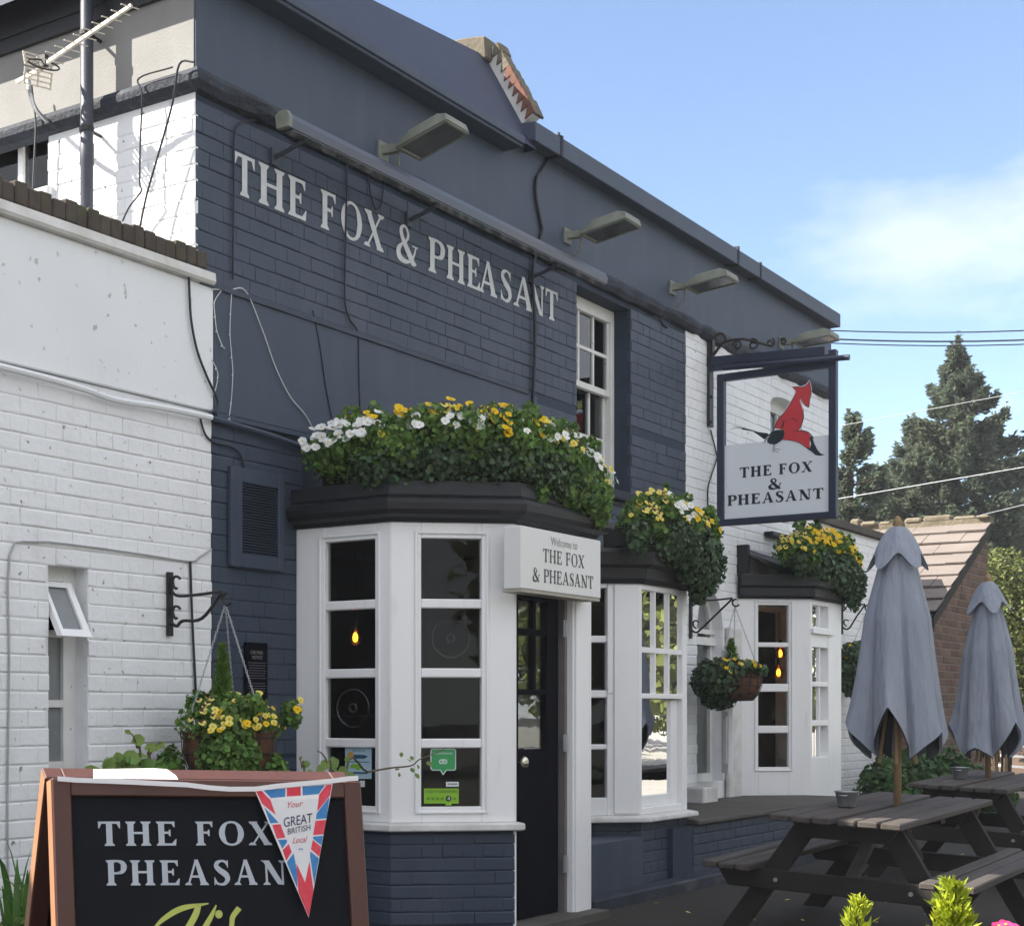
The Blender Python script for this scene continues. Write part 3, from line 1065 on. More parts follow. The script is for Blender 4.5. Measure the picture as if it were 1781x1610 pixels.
# toilet window: open casement over two fixed frosted panes
wf = MB()
WY = 0.085
wf.box(ew0, ew0 + .02, WY, WY + .05, ewz0, ewz1)
wf.box(ew1 - .085, ew1, WY, WY + .05, ewz0, ewz1)
for z0, z1 in ((ewz0, ewz0 + .055), (1.365, 1.40), (1.70, 1.735), (ewz1 - .075, ewz1)):
    wf.box(ew0 + .02, ew1 - .085, WY + .002, WY + .046, z0, z1)
wf.box(ew0 - .005, ew1 + .005, -.02, WY - .001, ewz0 - .035, ewz0)
tw = wf.build('window_frame', M_JOINOLD, ext)
for z0, z1 in ((ewz0 + .055, 1.365), (1.40, 1.70)):
    mb = MB()
    mb.box(ew0 + .018, ew1 - .083, WY + .02, WY + .026, z0, z1)
    mb.build('pane', M_FROST, tw)
mb = MB()
mb.box(ew0 - .05, ew1 + .05, .23, .25, ewz0 - .05, ewz1 + .05)
mb.build('blind', M_INT, tw)
# top light hinged at its head and pushed out at the foot
ca = MB()
hz, fz, out_ = 1.965, 1.70, -.055
Pc = lambda a, t, d: (ew0 + .012 + a * .205, WY - .02 + (out_ - WY) * t + d, hz + (fz - hz) * t)
for a0, a1, t0, t1 in ((0, .12, 0, 1), (.80, 1, 0, 1), (.12, .80, 0, .1), (.12, .80, .87, 1)):
    ca.hexa([Pc(a0, t1, 0), Pc(a1, t1, 0), Pc(a1, t1, .035), Pc(a0, t1, .035), Pc(a0, t0, 0), Pc(a1, t0, 0), Pc(a1, t0, .035), Pc(a0, t0, .035)])
cs = ca.build('open_casement', M_JOIN, ext)
mb = MB()
mb.hexa([Pc(.1, .88, .014), Pc(.82, .88, .014), Pc(.82, .88, .02), Pc(.1, .88, .02), Pc(.1, .08, .014), Pc(.82, .08, .014), Pc(.82, .08, .02), Pc(.1, .08, .02)])
mb.build('pane', M_FROST, cs)

# ================================================================ PUB
pub = thing('pub_building', (6.62, 0, 0.16), 'two storey slate blue and white painted brick pub with parapet and bay windows', 'building')
FW = (10.997, 11.97, 3.065, 4.545)      # first floor sash over the bay
SW = (15.19, 16.10, 3.15, 4.42)         # small first floor window behind the hanging sign
AR = (13.36, 13.97, 0.72, 2.42)         # arched opening
holes = [(7.45, 8.78, -1, 2.30), (9.30, 11.70, .66, 2.18), FW, (14.45, 16.05, .58, 2.33), SW, AR]
mb = MB()
wall_holes(mb, XP, XW, 0.0, 3.6, holes, 0.006, 0.25)
wall_holes(mb, XC, XW, 3.6, 4.72, holes, 0.006, 0.25)
wall = mb.build('front_wall', M_DARKJOINT, pub)
mb = MB()
wall_holes(mb, XW, XE, 0.0, 4.72, holes, 0.006, 0.25)
# arch and segmental head filled in as masonry
for (a, b, zs_, zt, rise) in ((AR[0], AR[1], 2.07, AR[3], None), (SW[0], SW[1], 4.30, SW[3], .10)):
    N = 14
    for k in range(N):
        t0, t1 = k / N, (k + 1) / N
        f = (lambda t: zs_ + (zt - zs_ - .02) * math.sqrt(max(0, 1 - (2 * t - 1) ** 2)))
        x0, x1 = a + (b - a) * t0, a + (b - a) * t1
        mb.hexa([(x0, .004, f(t0)), (x1, .004, f(t1)), (x1, .2, f(t1)), (x0, .2, f(t0)), (x0, .004, zt + .001), (x1, .004, zt + .001), (x1, .2, zt + .001), (x0, .2, zt + .001)])
wallw = mb.build('white_front_wall', M_WHITEMORTAR, pub)
# bricks: those that show largest are single pieces, the rest one mesh
stuff = MB()
cnt = lay_bricks((XP, 0), (1, 0), 7.45 - XP, 1.1, 2.90, M_DARK, wall, None, first=-.05)
cnt += lay_bricks((XC, 0), (1, 0), XW - XC, 3.625, 4.62, M_DARK, wall, stuff, holes=[(FW[0] - XC, FW[1] - XC, FW[2], FW[3])], test=lambda p: p.x < 10.2)
lay_bricks((XP, 0), (1, 0), 7.45 - XP, .165, 1.08, M_DARK, None, stuff, first=-.05)
lay_bricks((10.35, 0), (1, 0), XW - 10.35, 2.62, 3.60, M_DARK, None, stuff, holes=[(FW[0] - 10.35, FW[1] - 10.35, FW[2], FW[3])])
lay_bricks((XW, 0), (1, 0), XE - XW, .72, 4.62, M_WHITE, None, stuff, mi=1,
           holes=[(SW[0] - XW, SW[1] - XW, SW[2], SW[3]), (AR[0] - XW, AR[1] - XW, AR[2], AR[3]), (14.4 - XW, 16.1 - XW, .5, 2.40)])
# side wall above the flat roof
SWN = (1.07, 2.05, 4.30, 4.715)
sw = MB()
for (y0, y1, z0, z1) in ((0.252, SWN[0], 3.3, 4.62), (SWN[0], SWN[1], 3.3, SWN[2]), (SWN[1], 6, 3.3, 4.62)):
    sw.box(XC + .006, XC + .25, y0, y1, z0, z1)
sw.box(XC - .004, XC - .0005, .0, .251, 3.605, 4.62)
sw.box(XC - .004, XC + .0055, .252, SWN[0] - .001, 3.3, 4.62)
sidew = sw.build('side_wall', M_WHITE, pub)
lay_bricks((XC - .009, SWN[0]), (0, -1), SWN[0] - .001, 3.45, 4.60, M_WHITE, None, stuff, mi=1)
tag(stuff.build('brickwork', [M_DARK, M_WHITE], pub), kind='stuff')
sw = MB()
for (y0, y1, z0, z1) in ((0.004, SWN[0], 4.70, 5.30), (SWN[0], SWN[1], SWN[3] + .002, 5.30), (SWN[1], 6, 4.62, 5.30)):
    sw.box(XC - .012, XC + .25, y0, y1, z0, z1)
sw.build('side_render', M_RENDERG, pub)
mb = MB()
y0, y1, z0, z1 = SWN
for b in ((y0, y0 + .05, z0, z1), (y1 - .05, y1, z0, z1), (y0 + .05, y1 - .05, z0, z0 + .05), (y0 + .05, y1 - .05, z1 - .05, z1), (1.35, 1.39, z0 + .05, z1 - .05), (1.70, 1.74, z0 + .05, z1 - .05)):
    mb.box(XC + .07, XC + .12, b[0], b[1], b[2], b[3])
mb.box(XC - .04, XC + .1, y0 - .04, y1 + .04, z0 - .05, z0 - .001)
swin = mb.build('side_window', M_JOIN, pub)
for a, b in ((y0 + .05, 1.35), (1.39, 1.70), (1.74, y1 - .05)):
    mb = MB()
    mb.box(XC + .09, XC + .096, a, b, z0 + .05, z1 - .05)
    mb.build('pane', M_GLASSR, swin)
mb = MB()
mb.box(XC + .16, XC + .18, y0, y1, z0, z0 + .26)
mb.build('net_curtain', M_CURT, swin)
# rendered signboard band on the front
mb = MB()
mb.box(XP + .002, 10.34, -0.010, 0.03, 2.935, 3.598)
soften(mb.build('render_band', M_DARKREND, pub), .006)
mb = MB()
r = random.Random(9)
mb.sweep([(XC + .02 + .16 * k, r.uniform(-.003, .003)) for k in range(24)], [(0, 3.585), (.022, 3.588), (.026, 3.612), (0, 3.63)])
mb.sweep([(XP + .02 + .16 * k, r.uniform(-.002, .002)) for k in range(24)], [(0, 2.905), (.02, 2.908), (.022, 2.93), (0, 2.94)])
mb.build('drip_mould', M_DARKREND, pub)
# string course, worn and patched
mb = MB()
path = [(XC, 2.6), (XC, 1.8), (XC, 1.2), (XC, .6), (XC, 0)]
xx = XC
r = random.Random(12)
while xx < XE - .1:
    xx += r.uniform(.12, .3)
    path.append((min(xx, XE), r.uniform(-.008, .008) if xx < XE - .1 else 0))
prof = [(-.02, 4.585), (.035, 4.60), (.062, 4.635), (.066, 4.67), (.05, 4.70), (-.02, 4.722)]
mb.sweep(path, prof)
for i, v in enumerate(mb.v):
    k = i // len(prof)
    if k > 4 and i % len(prof) not in (0, len(prof) - 1):
        rr = random.Random(k * 13)
        ch = rr.uniform(-.012, .008) * (1.0 if v[0] < 9 else 2.0)
        mb.v[i] = (v[0], v[1] + random.uniform(-.006, .006) + max(0, ch), v[2] + (ch if i % len(prof) < 3 else random.uniform(-.006, .004)))
mb.build('string_course', M_DARKWORN, pub)
# parapet
mb = MB()
mb.box(XC - .006, XE, -.006, .29, 4.70, 5.345)
mb.build('parapet', M_DARKREND, pub)
mb = MB()
xe = onY(1462, 560, -.12).x - .12
mb.sweep([(10.10, 0)] + [(10.1 + (xe - 10.1) * k / 6, 0) for k in range(1, 6)] + [(xe, 0), (xe, 3.5)],
         [(-.30, 5.348), (.10, 5.348), (.105, 5.337), (.12, 5.337), (.12, 5.475), (-.30, 5.515)])
soften(mb.build('coping', M_DARKREND, pub), .008)
for px in (975, 1283, 1322):
    q = onY(px, 400, -.12).x
    mb = MB()
    mb.box(q, q + .035, -.126, .05, 5.334, 5.486 if px != 1283 else 5.50)
    mb.build('coping_joint', M_DARKWORN, pub)
# eaves and steep roof at the left
ez = onY(700, 132, -.15).z
ex1 = onY(909, 256, -.15).x
mb = MB()
mb.box(6.30, ex1, -.15, -.007, ez, ez + .03)
mb.box(6.30, ex1 + .004, -.165, -.14, ez + .02, ez + .075)
soften(mb.build('eaves_board', M_DARKREND, pub), .005)
rt = onX(843, 97, 10.15)
rb = Vector((10.15, -.10, ez + .078))
sl = (rt - rb)
# far top corner where the bearing of the roof's upper edge meets the slope
nrm = Vector((1, 0, 0)).cross(Vector((0, sl.y, sl.z)))
d0 = sight(648, 0)
rl = CPOS + d0 * ((rt - CPOS).dot(nrm) / d0.dot(nrm))
k = (6.25 - rt.x) / (rl.x - rt.x)
rll = rt + (rl - rt) * k
mb = MB()
mb.add([(6.25, rb.y, rb.z), (10.15, rb.y, rb.z), tuple(rt), tuple(rll), (10.15, 4.5, rt.z - .5), (6.25, 4.5, rll.z - .5), (6.25, 4.5, rb.z), (10.15, 4.5, rb.z)],
       [(0, 1, 2, 3), (3, 2, 4, 5), (0, 3, 5, 6), (1, 7, 4, 2)])
mb.build('roof', M_ROOFPAINT, pub)
mb = MB()
sez = onX(125, 45, 6.41).z
mb.box(6.445, XC - .013, .02, 6, sez, sez + .10)
mb.box(6.43, 6.47, .02, 6, sez + .08, sez + .26)
mb.build('side_eaves', M_LEAD, pub)
# raised verge with mortar fillet and stepped red tile ends
un = Vector((0, -sl.z, sl.y)).normalized()
us = Vector((0, sl.y, sl.z))
mb = MB()
A0, A1 = rb + us * .27, rt
mb.prism([A0, A1, A1 + un * .10 + us * .02, A0 + un * .10], (.10, 0, 0))
verge = mb.build('verge', M_MORTARW, pub)
NT = 9
for k in range(NT):
    p = A0 + (A1 - A0) * ((k + .15) / NT) + Vector((-.012, 0, 0))
    s = (A1 - A0) / NT
    mb = MB()
    w = .068 if k < 6 else .06
    mb.prism([p + un * (.102 - w), p + s * 1.0 + un * .098, p + s * .95 + un * .125, p + un * .12], (.06, 0, 0))
    mb.build('verge_tile', M_REDTILE if k < 6 else M_MOSST, verge)
mb = MB()
for k in range(NT):
    p = A0 + (A1 - A0) * (k / NT)
    s = (A1 - A0) / NT
    j = random.uniform(-.008, .01)
    mb.prism([p + un * .102, p + s * 1.06 + un * .106, p + s * 1.05 + un * (.128 + j), p + un * (.122 + j)], (.13, 0, 0))
mb.build('verge_capping', M_MOSST, verge)
mb = MB()
hp = [onX(x, y, 10.06) for x, y in ((783, 71), (800, 67), (822, 63.5), (844, 62), (846, 100), (838, 104))]
mb.prism(hp, (.16, 0, 0))
soften(mb.build('ridge_tile', M_MOSST, verge), .012)

# ---- painted name on the front
LX = [('T', 207, 302), ('H', 318, 440), ('E', 455, 540), ('F', 605, 680), ('O', 699, 797), ('X', 806, 900), ('&', 955, 1053), ('P', 1103, 1175),
      ('H', 1187, 1273), ('E', 1282, 1342), ('A', 1332, 1424), ('S', 1436, 1486), ('A', 1494, 1590), ('N', 1572, 1640), ('T', 1645, 1702)]
for ch, a, b in LX:
    x0, x1 = onY(330 + a / 2.658, 300, -.004).x, onY(330 + b / 2.658, 300, -.004).x
    t = (x0 - 6.9) / 3.7
    z0 = 4.150 + .042 * t
    letter(ch, (x0, -.0045, z0), (1, 0, 0), (0, 0, 1), (0, -1, 0), (x1 - x0), .225 - .010 * t, M_TXTW, pub, .205, .085)


# ---- joinery
def window_panel(bay, p0, p1, zb, zt, u0, u1, rows, cols, bar=.024, depth=.06, mat=None, glass=None, casing=True, nrec=.0, bull=(), barh=None, pane_n=-.035):
    """panel of joinery between plan points with a window opening u0..u1 and panes in rows [(z0,z1)]"""
    mat = mat or M_JOIN
    p0, p1 = Vector((p0[0], p0[1])), Vector((p1[0], p1[1]))
    L = (p1 - p0).length
    u = (p1 - p0) / L
    n = Vector((u.y, -u.x))
    zw0, zw1 = rows[0][0], rows[-1][1]
    mb = MB()
    mb.obox(p0, u, n, 0, u0, -depth, nrec, zb, zt)
    mb.obox(p0, u, n, u1, L, -depth, nrec, zb, zt)
    mb.obox(p0, u, n, u0, u1, -depth + .001, nrec - .001, zb, zw0)
    mb.obox(p0, u, n, u0, u1, -depth + .001, nrec - .001, zw1, zt)
    fr = mb.build('window_frame', mat, bay)
    soften(fr, .004)
    if casing:
        mb = MB()
        c, w = .038, .016
        mb.obox(p0, u, n, u0 - c, u0 - c + w, nrec + .0005, nrec + .012, zw0 - c, zw1 + c)
        mb.obox(p0, u, n, u1 + c - w, u1 + c, nrec + .0005, nrec + .012, zw0 - c, zw1 + c)
        mb.obox(p0, u, n, u0 - c + w, u1 + c - w, nrec + .0005, nrec + .0115, zw1 + c - w, zw1 + c)
        mb.obox(p0, u, n, u0 - c + w, u1 + c - w, nrec + .0005, nrec + .0115, zw0 - c, zw0 - c + w)
        soften(mb.build('moulding', mat, bay), .004)
    for i in range(len(rows) - 1):
        mb = MB()
        mb.obox(p0, u, n, u0, u1, -.042, -.004 + nrec, rows[i][1], rows[i + 1][0])
        soften(mb.build('glazing_bar', mat, bay), .006)
    cw = (u1 - u0 - bar * (cols - 1)) / cols
    for c in range(cols):
        a = u0 + c * (cw + bar)
        for i, (za, zb_) in enumerate(rows):
            if c < cols - 1:
                mb = MB()
                mb.obox(p0, u, n, a + cw, a + cw + bar, -.040, -.007 + nrec, za, zb_)
                soften(mb.build('glazing_bar', mat, bay), .005)
            mb = MB()
            mb.obox(p0, u, n, a, a + cw, pane_n - .004, pane_n, za, zb_)
            mb.build('pane', glass or M_GLASS, bay)
            if (c, i) in bull:
                q = p0 + u * (a + cw * .5) + n * (pane_n + .001)
                bm_ = MB()
                cz = (za + zb_) / 2
                for rr, rt_ in ((.105, .0045), (.022, .006)):
                    ring = [Vector((q.x + u.x * rr * math.cos(t), q.y + u.y * rr * math.cos(t), cz + rr * math.sin(t))) for t in np.linspace(0, 2 * math.pi, 25)]
                    bm_.tube(ring, rt_, 6, cap=False)
                bm_.build('bullseye', M_GLASS, bay, True)
    return fr


# ---- entrance porch: glazed side, glazed splay, door to the front
P0, P1, P2 = (7.389, 0.0), (7.389, -.636), (7.881, -1.129)
PXE = onY(1029, 1000, -1.129).x
P3, P4 = (PXE, -1.129), (PXE, 0.0)
mb = MB()
mb.obox((7.389, 0), (0, -1), (-1, 0), 0, .632, -.12, -.006, 0.1, .688)
uc = (Vector(P2) - Vector(P1)).normalized()
mb.obox(P1, uc, (uc.y, -uc.x), .006, .69, -.12, -.006, 0.1, .688)
porch = mb.build('porch', M_DARKJOINT, pub)
lay_bricks(P0, (0, -1), .636, .175, .67, M_DARK, porch, None, H=.069, J=.005)
lay_bricks(P1, uc, .697, .175, .67, M_DARK, porch, None, H=.069, J=.005)
prow = [(.822, 1.144), (1.195, 1.530), (1.581, 1.910), (1.961, 2.293)]
ys0, ys1 = -onX(565, 1000, 7.389).y, -onX(652, 1000, 7.389).y
window_panel(porch, P0, P1, .736, 2.379, ys0, ys1, prow, 1, bull=((0, 1),))
window_panel(porch, P1, P2, .736, 2.379, .170, .511, prow, 1, bull=((0, 2),))
mb = MB()
mb.sweep([P0, P1, P2, (PXE - .94, -1.129)], [(-.05, .690), (.045, .690), (.05, .698), (.048, .728), (0.005, .7355), (-.05, .7355)])
soften(mb.build('sill', M_SILL, porch), .004)
# door surround
jx0, jx1, jx2 = 7.881, onY(997, 1300, -1.129).x, PXE
mb = MB()
mb.box(jx0 + .001, onY(899, 1300, -1.129).x, -1.128, -1.02, .155, .689)
mb.box(jx0 + .001, onY(899, 1300, -1.129).x, -1.128, -1.02, .736, 2.05)
mb.box(jx1, jx2, -1.128, -1.0, .155, 2.05)
mb.box(jx1 + .02, jx2 - .03, -1.14, -1.1285, .155, 2.05)
mb.box(jx0 + .001, jx2, -1.127, -1.02, 2.051, 2.379)
soften(mb.build('door_frame', M_JOIN, porch), .004)
mb = MB()
mb.box(jx1 - .032, jx1 - .001, -1.09, -1.0, .16, 2.05)
mb.build('door_stop', material('grey_brown_edge', (.17, .155, .15), .6), porch)
mb = MB()
mb.box(jx2 - .075, jx2 - .061, -.99, -.01, .17, 2.379)
mb.build('porch_lining', M_INT, porch)
# right flank of the porch
mb = MB()
mb.box(jx2 - .06, jx2 - .001, -.998, -.01, .1, 2.379)
mb.build('porch_flank', M_JOIN, porch)
dx0, dx1 = onY(899, 1300, -1.05).x - .02, jx1 - .045
mb = MB()
dy0, dy1 = -1.055, -1.012
pr = [(.17, 1.13), (1.44, 1.47), (1.78, 1.815), (1.98, 2.05)]
mb.box(dx0, dx0 + .03, dy0, dy1, .17, 2.05)
mb.box(dx0 + .38, dx1, dy0, dy1, .17, 2.05)
for a, b in pr:
    mb.box(dx0 + .03, dx0 + .38, dy0 + .001, dy1 - .001, a, b)
mb.box(dx0 + .22, dx0 + .25, dy0 + .004, dy1 - .004, 1.47, 1.98)
door = mb.build('door', M_BLACKP, porch)
soften(door, .003)
for a, b in ((1.13, 1.44), (1.47, 1.78), (1.815, 1.98)):
    mb = MB()
    mb.box(dx0 + .03, dx0 + .38, dy0 + .02, dy0 + .025, a, b)
    mb.build('door_pane', M_GLASS, porch)
kp = onY(903, 1325, -1.07)
mb = MB()
mb.tube([(kp.x, -1.055, kp.z), (kp.x, -1.075, kp.z), (kp.x, -1.085, kp.z), (kp.x, -1.105, kp.z), (kp.x, -1.118, kp.z), (kp.x, -1.122, kp.z)], [.012, .012, .028, .036, .026, .008], 14)
mb.build('door_knob', M_BRASS, porch, True)
for z in (1.83, 1.16, .45):
    mb = MB()
    mb.box(jx1 - .06, jx1 - .012, -1.098, -1.09, z - .05, z + .05)
    mb.tube([(jx1 - .034, -1.10, z - .05), (jx1 - .034, -1.10, z + .05)], .007, 8)
    mb.build('hinge', M_GALV, porch)
mb = MB()
mb.box(jx0 + .02, jx2, -1.25, -1.0, .10, .165)
mb.build('doorstep', M_KERB, porch)
# porch roof: moulded black lead cornice
cpath = [(7.389, .0), P1, P2, (PXE + .02, -1.129), (PXE + .02, 0)]
mb = MB()
mb.sweep(cpath, [(-.3, 2.381), (.015, 2.381), (.03, 2.40), (.075, 2.415), (.095, 2.44), (.10, 2.475), (.085, 2.50), (.05, 2.515), (.055, 2.525), (.045, 2.60), (-.3, 2.625)])
mb.build('cornice', M_LEAD, porch)
mb = MB()
mb.add([(7.5, 0, 2.61), (7.6, -.6, 2.60), (7.95, -.95, 2.60), (PXE - .1, -.95, 2.60), (PXE - .1, 0, 2.61)], [(0, 1, 2, 3, 4)])
mb.build('porch_roof', M_LEAD, porch)
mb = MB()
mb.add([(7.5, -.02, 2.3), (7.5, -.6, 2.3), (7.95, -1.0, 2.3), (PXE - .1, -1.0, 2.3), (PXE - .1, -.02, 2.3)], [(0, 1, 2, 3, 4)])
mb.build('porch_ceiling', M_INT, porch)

# ---- bay window beside the porch
B0, B1, B2, B3 = (9.20, 0), (10.10, -.90), (10.90, -.90), (11.80, 0)
mb = MB()
ub = (Vector(B1) - Vector(B0)).normalized()
mb.obox(B0, ub, (ub.y, -ub.x), .1, 1.27, -.12, -.006, .1, .60)
mb.obox(B1, (1, 0), (0, -1), .003, .797, -.12, -.006, .1, .60)
ub3 = (Vector(B3) - Vector(B2)).normalized()
mb.obox(B2, ub3, (ub3.y, -ub3.x), .003, 1.2, -.12, -.006, .1, .60)
bay = mb.build('bay_window', M_DARKJOINT, pub)
for o_, u_, l_ in ((B0, ub, 1.272), (B1, (1, 0), .80), (B2, ub3, 1.27)):
    bs = MB()
    lay_bricks(o_, u_, l_, .175, .60, M_DARK, None, bs, H=.069, J=.005)
    tag(bs.build('brickwork', M_DARK, bay), kind='stuff')
zrow = lambda ya, yb, px, Y: (1.35 + (1235 - yb) / 1.0 / (FPX / ((onY(px, 1000, Y) - CPOS).dot(Vector((math.cos(TH), math.sin(TH), 0))))),
                              1.35 + (1235 - ya) / 1.0 / (FPX / ((onY(px, 1000, Y) - CPOS).dot(Vector((math.cos(TH), math.sin(TH), 0))))))
# splay: upper sash and lower sash, three lights wide
Lc = 1.2728
rowsA = [zrow(1303, 1387, 1050, -.72), zrow(1213, 1294, 1050, -.72), zrow(1117, 1200, 1050, -.72), zrow(1022, 1105, 1050, -.72)]
pr_ = (onY(1068, 1000, -.77).x - B0[0]) / ub[0]
window_panel(bay, B0, B1, .648, 2.199, .26, Lc - .235, rowsA, 3, casing=False)
mb = MB()
mb.obox(B0, ub, (ub.y, -ub.x), Lc - .19, Lc - .01, .0005, .014, .66, 2.19)
mb.obox(B0, ub, (ub.y, -ub.x), Lc - .235, Lc - .195, -.003, .008, rowsA[1][1] + .03, 2.19)
soften(mb.build('moulding', M_JOIN, bay), .004)
# front light: six over one
upr = [zrow(1136, 1206, 1150, -.9), zrow(1030, 1127, 1150, -.9)]
lor = zrow(1216, 1382, 1145, -.9)
xa, xb = onY(1117, 1000, -.9).x - B1[0], onY(1187, 1000, -.9).x - B1[0]
mb = MB()
W = B2[0] - B1[0]
for a, b in ((0, xa - .004), (xb + .004, W)):
    mb.obox(B1, (1, 0), (0, -1), a, b, -.07, 0, .648, 2.199)
mb.obox(B1, (1, 0), (0, -1), xa - .004, xb + .004, -.068, -.001, .648, lor[0] - .075)
mb.obox(B1, (1, 0), (0, -1), xa - .004, xb + .004, -.068, -.001, upr[1][1], 2.199)
soften(mb.build('window_frame', M_JOIN, bay), .004)
mb = MB()
mb.obox(B1, (1, 0), (0, -1), xa - .004, xb + .004, -.034, -.002, lor[1] + .005, upr[0][0])
soften(mb.build('meeting_rail', M_JOIN, bay), .004)
mb = MB()
mb.obox(B1, (1, 0), (0, -1), xa - .004, xa + .02, -.066, -.036, lor[0] - .075, lor[1])
mb.obox(B1, (1, 0), (0, -1), xb - .12, xb + .004, -.066, -.036, lor[0] - .075, lor[1])
mb.obox(B1, (1, 0), (0, -1), xa + .02, xb - .12, -.065, -.037, lor[0] - .074, lor[0])
soften(mb.build('lower_sash', M_JOIN, bay), .003)
mb = MB()
mb.obox(B1, (1, 0), (0, -1), xa + .02, xb - .12, -.056, -.052, lor[0], lor[1])
mb.build('pane', M_GLASSR, bay)
cw = (xb - xa - .04) / 3
for i, (za, zb_) in enumerate(upr):
    for c in range(3):
        a = xa + c * (cw + .02)
        mb = MB()
        mb.obox(B1, (1, 0), (0, -1), a, a + cw, -.026, -.022, za, zb_)
        mb.build('pane', M_GLASSR, bay)
        if c < 2:
            mb = MB()
            mb.obox(B1, (1, 0), (0, -1), a + cw, a + cw + .02, -.032, -.005, za, zb_)
            mb.build('glazing_bar', M_JOIN, bay)
mb = MB()
mb.obox(B1, (1, 0), (0, -1), xa, xb, -.033, -.003, upr[0][1], upr[1][0])
mb.build('glazing_bar', M_JOIN, bay)
window_panel(bay, B2, B3, .648, 2.199, .24, Lc - .24, rowsA, 3, casing=False)
mb = MB()
mb.sweep([(9.27, -.07), B1, B2, (11.74, -.06)], [(-.08, .603), (.07, .603), (.075, .612), (.07, .636), (0.0, .648), (-.08, .648)])
soften(mb.build('sill', M_SILL, bay), .004)
mb = MB()
bp = [(9.2, 0.0), B1, B2, (11.8, 0)]
mb.sweep(bp, [(-.4, 2.20), (.02, 2.20), (.05, 2.23), (.055, 2.30), (.10, 2.32), (.11, 2.40), (.08, 2.43), (-.4, 2.45)])
mb.build('cornice', M_LEAD, bay)
mb = MB()
mb.add([(9.4, 0, 2.46), (10.2, -.75, 2.44), (10.8, -.75, 2.44), (11.6, 0, 2.46)], [(0, 1, 2, 3)])
mb.build('bay_roof', M_LEAD, bay)
mb = MB()
mb.add([(9.4, -.01, 2.19), (10.15, -.8, 2.19), (10.85, -.8, 2.19), (11.6, -.01, 2.19)], [(0, 1, 2, 3)])
mb.build('bay_ceiling', M_INT, bay)

# ---- far bay with a panelled door to the front
C0, C1, C2, C3 = (14.32, 0), (14.823, -.50), (15.73, -.50), (16.23, 0)
uc3 = (Vector(C1) - Vector(C0)).normalized()
L3 = (Vector(C1) - Vector(C0)).length
mb = MB()
mb.obox(C0, uc3, (uc3.y, -uc3.x), .05, L3 - .004, -.12, -.02, .1, .50)
mb.obox(C1, (1, 0), (0, -1), .003, .9, -.12, -.02, .1, .36)
bay3 = mb.build('bay_window', M_DARKJOINT, pub)
rows3 = [zrow(1275, 1335, 1340, -.3), zrow(1202, 1262, 1340, -.3), zrow(1123, 1188, 1340, -.3), zrow(1049, 1115, 1340, -.3)]


def splay_u(px):
    r_ = sight(px, 1000)
    # plan line through C0 along uc3
    c0, d = Vector(C0), uc3
    den = r_.x * d.y - r_.y * d.x
    w = Vector((c0.x - CPOS.x, c0.y - CPOS.y))
    t = (w.x * d.y - w.y * d.x) / den
    p = Vector((CPOS.x + r_.x * t, CPOS.y + r_.y * t))
    return (p - c0).dot(d)


window_panel(bay3, C0, C1, .56, 2.375, splay_u(1319), splay_u(1372), rows3, 1, casing=True)
mb = MB()
mb.obox(C0, uc3, (uc3.y, -uc3.x), .02, L3 - .004, -.04, .035, .505, .55)
mb.obox(C0, uc3, (uc3.y, -uc3.x), .03, L3 - .004, -.04, .02, .465, .5)
soften(mb.build('sill', M_SILL, bay3), .004)
# front of the far bay
rz = lambda y: 1.35 + (1235 - y) / (FPX / ((onY(1425, 1000, -.5) - CPOS).dot(Vector((math.cos(TH), math.sin(TH), 0)))))
fa, fb = onY(1413, 1000, -.5).x - C1[0], onY(1441, 1000, -.5).x - C1[0]
rowsF = [(rz(1316), rz(1262)), (rz(1252), rz(1194)), (rz(1185), rz(1126)), (rz(1090), rz(1053))]
window_panel(bay3, C1, C2, .36, 2.375, fa, fb, rowsF, 2, casing=False, depth=.09, glass=M_GLASSR, pane_n=-.06)
mb = MB()
mb.obox(C1, (1, 0), (0, -1), fa - .05, fb + .1, .001, .03, rz(1103), rz(1094))
soften(mb.build('transom', M_JOIN, bay3), .004)
window_panel(bay3, C2, C3, .56, 2.375, .15, L3 - .15, rows3, 1, casing=False)
mb = MB()
mb.sweep([C0, C1, C2, C3], [(-.35, 2.376), (.03, 2.376), (.05, 2.40), (.05, 2.47), (.09, 2.49), (.09, 2.59), (-.35, 2.62)])
mb.build('cornice', M_LEAD, bay3)
mb = MB()
mb.add([(14.35, .0, 2.85), (14.33, -.06, 2.80), (14.60, -.30, 2.60), (14.9, -.45, 2.60), (15.7, -.45, 2.60), (16.2, 0, 2.80)], [(0, 1, 2, 3, 4, 5)])
mb.box(14.30, 14.36, -.10, .003, 2.60, 2.86)
mb.build('bay_roof', M_LEAD, bay3)
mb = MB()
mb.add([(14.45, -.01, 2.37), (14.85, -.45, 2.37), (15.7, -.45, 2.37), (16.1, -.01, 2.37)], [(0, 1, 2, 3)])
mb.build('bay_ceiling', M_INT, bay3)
# black board hanging over the far bay, seen under the sign
q0, q1 = onY(1332, 915, -.02), onY(1405, 945, -.02)
mb = MB()
mb.box(q0.x, q1.x + .2, -.09, -.003, q1.z - .02, q0.z - .05)
mb.build('lead_flashing', M_LEAD, pub)

